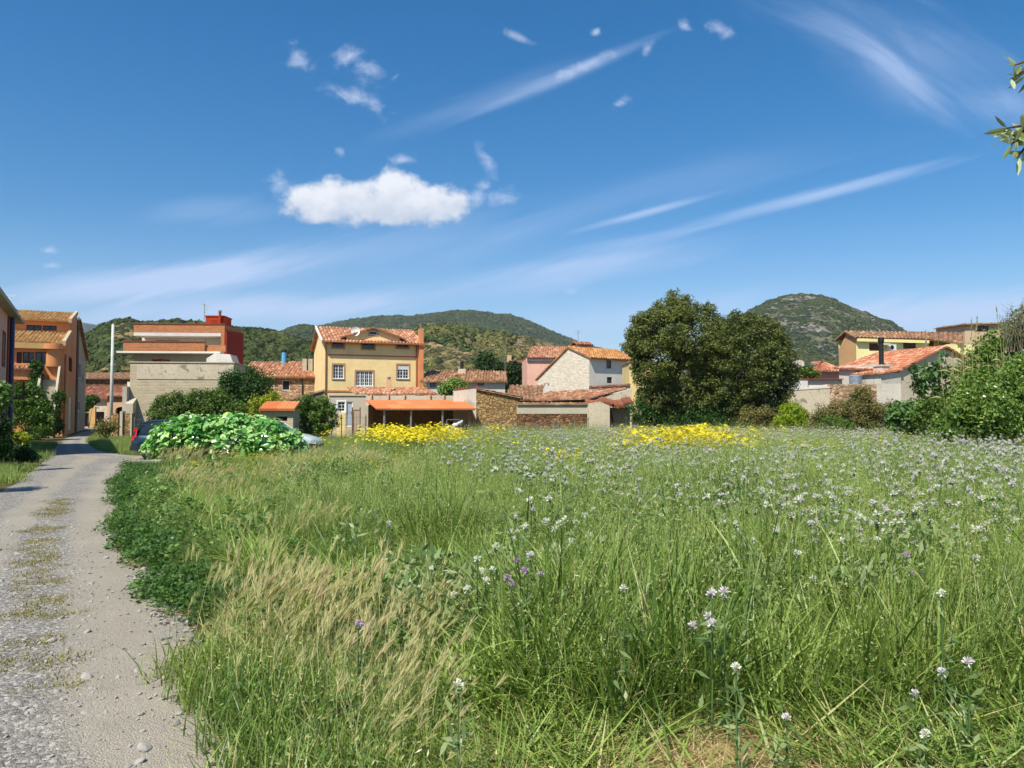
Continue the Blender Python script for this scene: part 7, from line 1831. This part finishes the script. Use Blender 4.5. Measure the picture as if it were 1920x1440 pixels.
# ================================================================== FENCES AND YARD THINGS
def wire_fence(name, label, posts, Y, h, wires, mat='rust', rpost=.03, mesh_=True):
    X0 = gx(posts[0], Y); r = empty(name, (X0, Y, 0), 0, label, 'fence')
    for i, px in enumerate(posts):
        x = gx(px, Y) - X0; hh = h * random.uniform(.9, 1.1); tube_part(r, 'post', mat, [(x, 0, 0), (x + random.uniform(-.05, .05), 0, hh)], rpost, 6)
    mb = MB(); x1 = gx(posts[-1], Y) - X0
    for z in wires: mb.tube([(0, -.02, z), (x1 * .5, -.02, z - .03), (x1, -.02, z)], .008, 3, False)
    if mesh_:
        x = 0
        while x < x1: mb.tube([(x, -.02, wires[0]), (x, -.02, wires[-1])], .005, 3, False); x += .3
    mb.build('wire', M['steel'], r)
wire_fence('wire_fence', 'rusty wire fence along the yard left of the canopy, with a white top cord', [553, 582, 612, 622, 641, 663, 686], 46.0, 1.7, [.3, .7, 1.1, 1.5])
wire_fence('wire_fence', 'wire mesh fence with thin posts before the brown stone base of the yard wall', [919, 939, 968, 990, 1006, 1048, 1077, 1104], 47.8, 1.25, [.2, .5, .8, 1.1], 'steel', .025)
wire_fence('wire_fence', 'low wire fence in the garden below the blank concrete wall', [252, 275, 296, 320, 345], 45.0, 1.5, [.3, .7, 1.1, 1.4], 'steel', .025)
wire_fence('wire_fence', 'short wire fence with dark posts among the brown shrubs by the boundary wall', [1516, 1536, 1580, 1640], 42.5, 1.3, [.5, 1.1], 'darkwood', .035, False)
g_ = empty('rusty_gate', (gx(660, 45.6), 45.6, 0), R(4), 'rusty iron bar gate leaning open beside the yard table', 'gate')
for k in range(2): mb = MB(); mb.box(k * .45, k * .45 + .06, -.03, .03, 0, 2.1); mb.build('post', M['rust'], g_)
mb = MB()
for k in range(1, 5): mb.box(k * .09, k * .09 + .02, -.01, .01, .15, 1.9)
mb.box(.06, .45, -.02, .02, 1.9, 1.96); mb.box(.06, .45, -.02, .02, .1, .15); mb.build('bars', M['rust'], g_)
tb = empty('garden_table', (gx(682, 47.6), 47.6, 0), 0, 'pale stone table on block legs in front of the grey yard wall', 'table')
mb = MB(); mb.box(-.38, .38, -.3, .3, .74, .8); mb.build('tabletop', M['white'], tb)
for s_ in (-1, 1): mb = MB(); mb.box(s_ * .28 - .06, s_ * .28 + .06, -.22, .22, 0, .738); mb.build('leg', M['concrete'], tb)
pt = MB(); pt.tube([(0, 0, 0), (0, 0, .12), (0, 0, .26)], [.07, .1, .12], 12); po_ = pt.build('flower_pot', M['paleyellow'], None, True); po_.location = (gx(677, 47.6), 47.5, .8); tag(po_, 'small pale yellow pot standing on the yard table', 'pot')
bu = MB(); bu.tube([(0, 0, 0), (0, 0, .5)], [.2, .26], 14); bo = bu.build('bucket', M['plasticgrey'], None, True); bo.location = (gx(714, 49.2), 49.2, .0); tag(bo, 'pale grey bucket standing by the left post of the canopy', 'bucket')
# wrapped trailer/van tail and white garden ornament under the canopy's right end
vn = empty('white_cart', (gx(851, 50.6), 50.6, 0), 0, 'white framed cart parked in the dark under the right end of the canopy', 'cart')
mb = MB(); mb.box(-.55, .55, -.35, .35, .55, .85); mb.build('body', M['whitepaint'], vn)
mb = MB()
for (a, b) in (((-.5, -.3, .85), (-.42, -.3, 1.35)), ((-.42, -.3, 1.35), (.42, -.3, 1.35)), ((.42, -.3, 1.35), (.5, -.3, .85))): mb.tube([a, b], .035, 6)
mb.build('frame', M['whitepaint'], vn)
for s_ in (-1, 1): mb = MB(); mb.tube([(s_ * .4, -.4, .3), (s_ * .4, -.3, .3)], .3, 18); mb.build('wheel', M['tyre'], vn)
dr = empty('wrapped_scooter', (gx(851, 48.4), 48.4, 0), 0, 'grey white plastic wrapped garden machine behind the yellow flowers', 'machine')
mb = MB()
for k in range(16):
    t = k / 15; c = Vector((-.5 + 1.0 * t, random.uniform(-.12, .12), .75 + .55 * t ** 2 + random.uniform(-.1, .1))); r_ = random.uniform(.10, .2) * (1.1 - .4 * t)
    mb.tube([c + Vector((-.08, 0, -r_)), c, c + Vector((.06, .02, r_))], [r_ * .5, r_, r_ * .4], 7)
mb.tube([(-.4, 0, 0), (-.25, 0, .8)], .08, 6); mb.tube([(.2, 0, 0), (.15, 0, .9)], .08, 6)
mb.build('wrapping', M['plasticgrey'], dr)
hy = MB(); hy.tube([(0, 0, 0), (0, 0, 1.75)], .035, 6); ho = hy.build('fence_stake', M['darkwood']); ho.location = (gx(249, 44), 44, 0); tag(ho, 'dark wooden stake beside the stone gateway at the grass patch', 'stake')

# ================================================================== air
hm = bpy.data.materials.new('haze'); hm.use_nodes = True; nt = NT(hm.node_tree); nt.n.clear()
pv = nt.n.new('ShaderNodeVolumePrincipled'); pv.inputs['Color'].default_value = (.80, .88, 1.0, 1); pv.inputs['Density'].default_value = HAZE if 'HAZE' in globals() else 0.00009; pv.inputs['Anisotropy'].default_value = 0.0
oo = nt.n.new('ShaderNodeOutputMaterial'); nt.l.new(pv.outputs[0], oo.inputs['Volume'])
mb = MB(); mb.box(-8900, 8900, -2900, 8900, -1.5, 520); o = mb.build('haze', hm); tag(o, kind='stuff')
o.visible_shadow = True
print('verts', sum(len(m.vertices) for m in bpy.data.meshes))
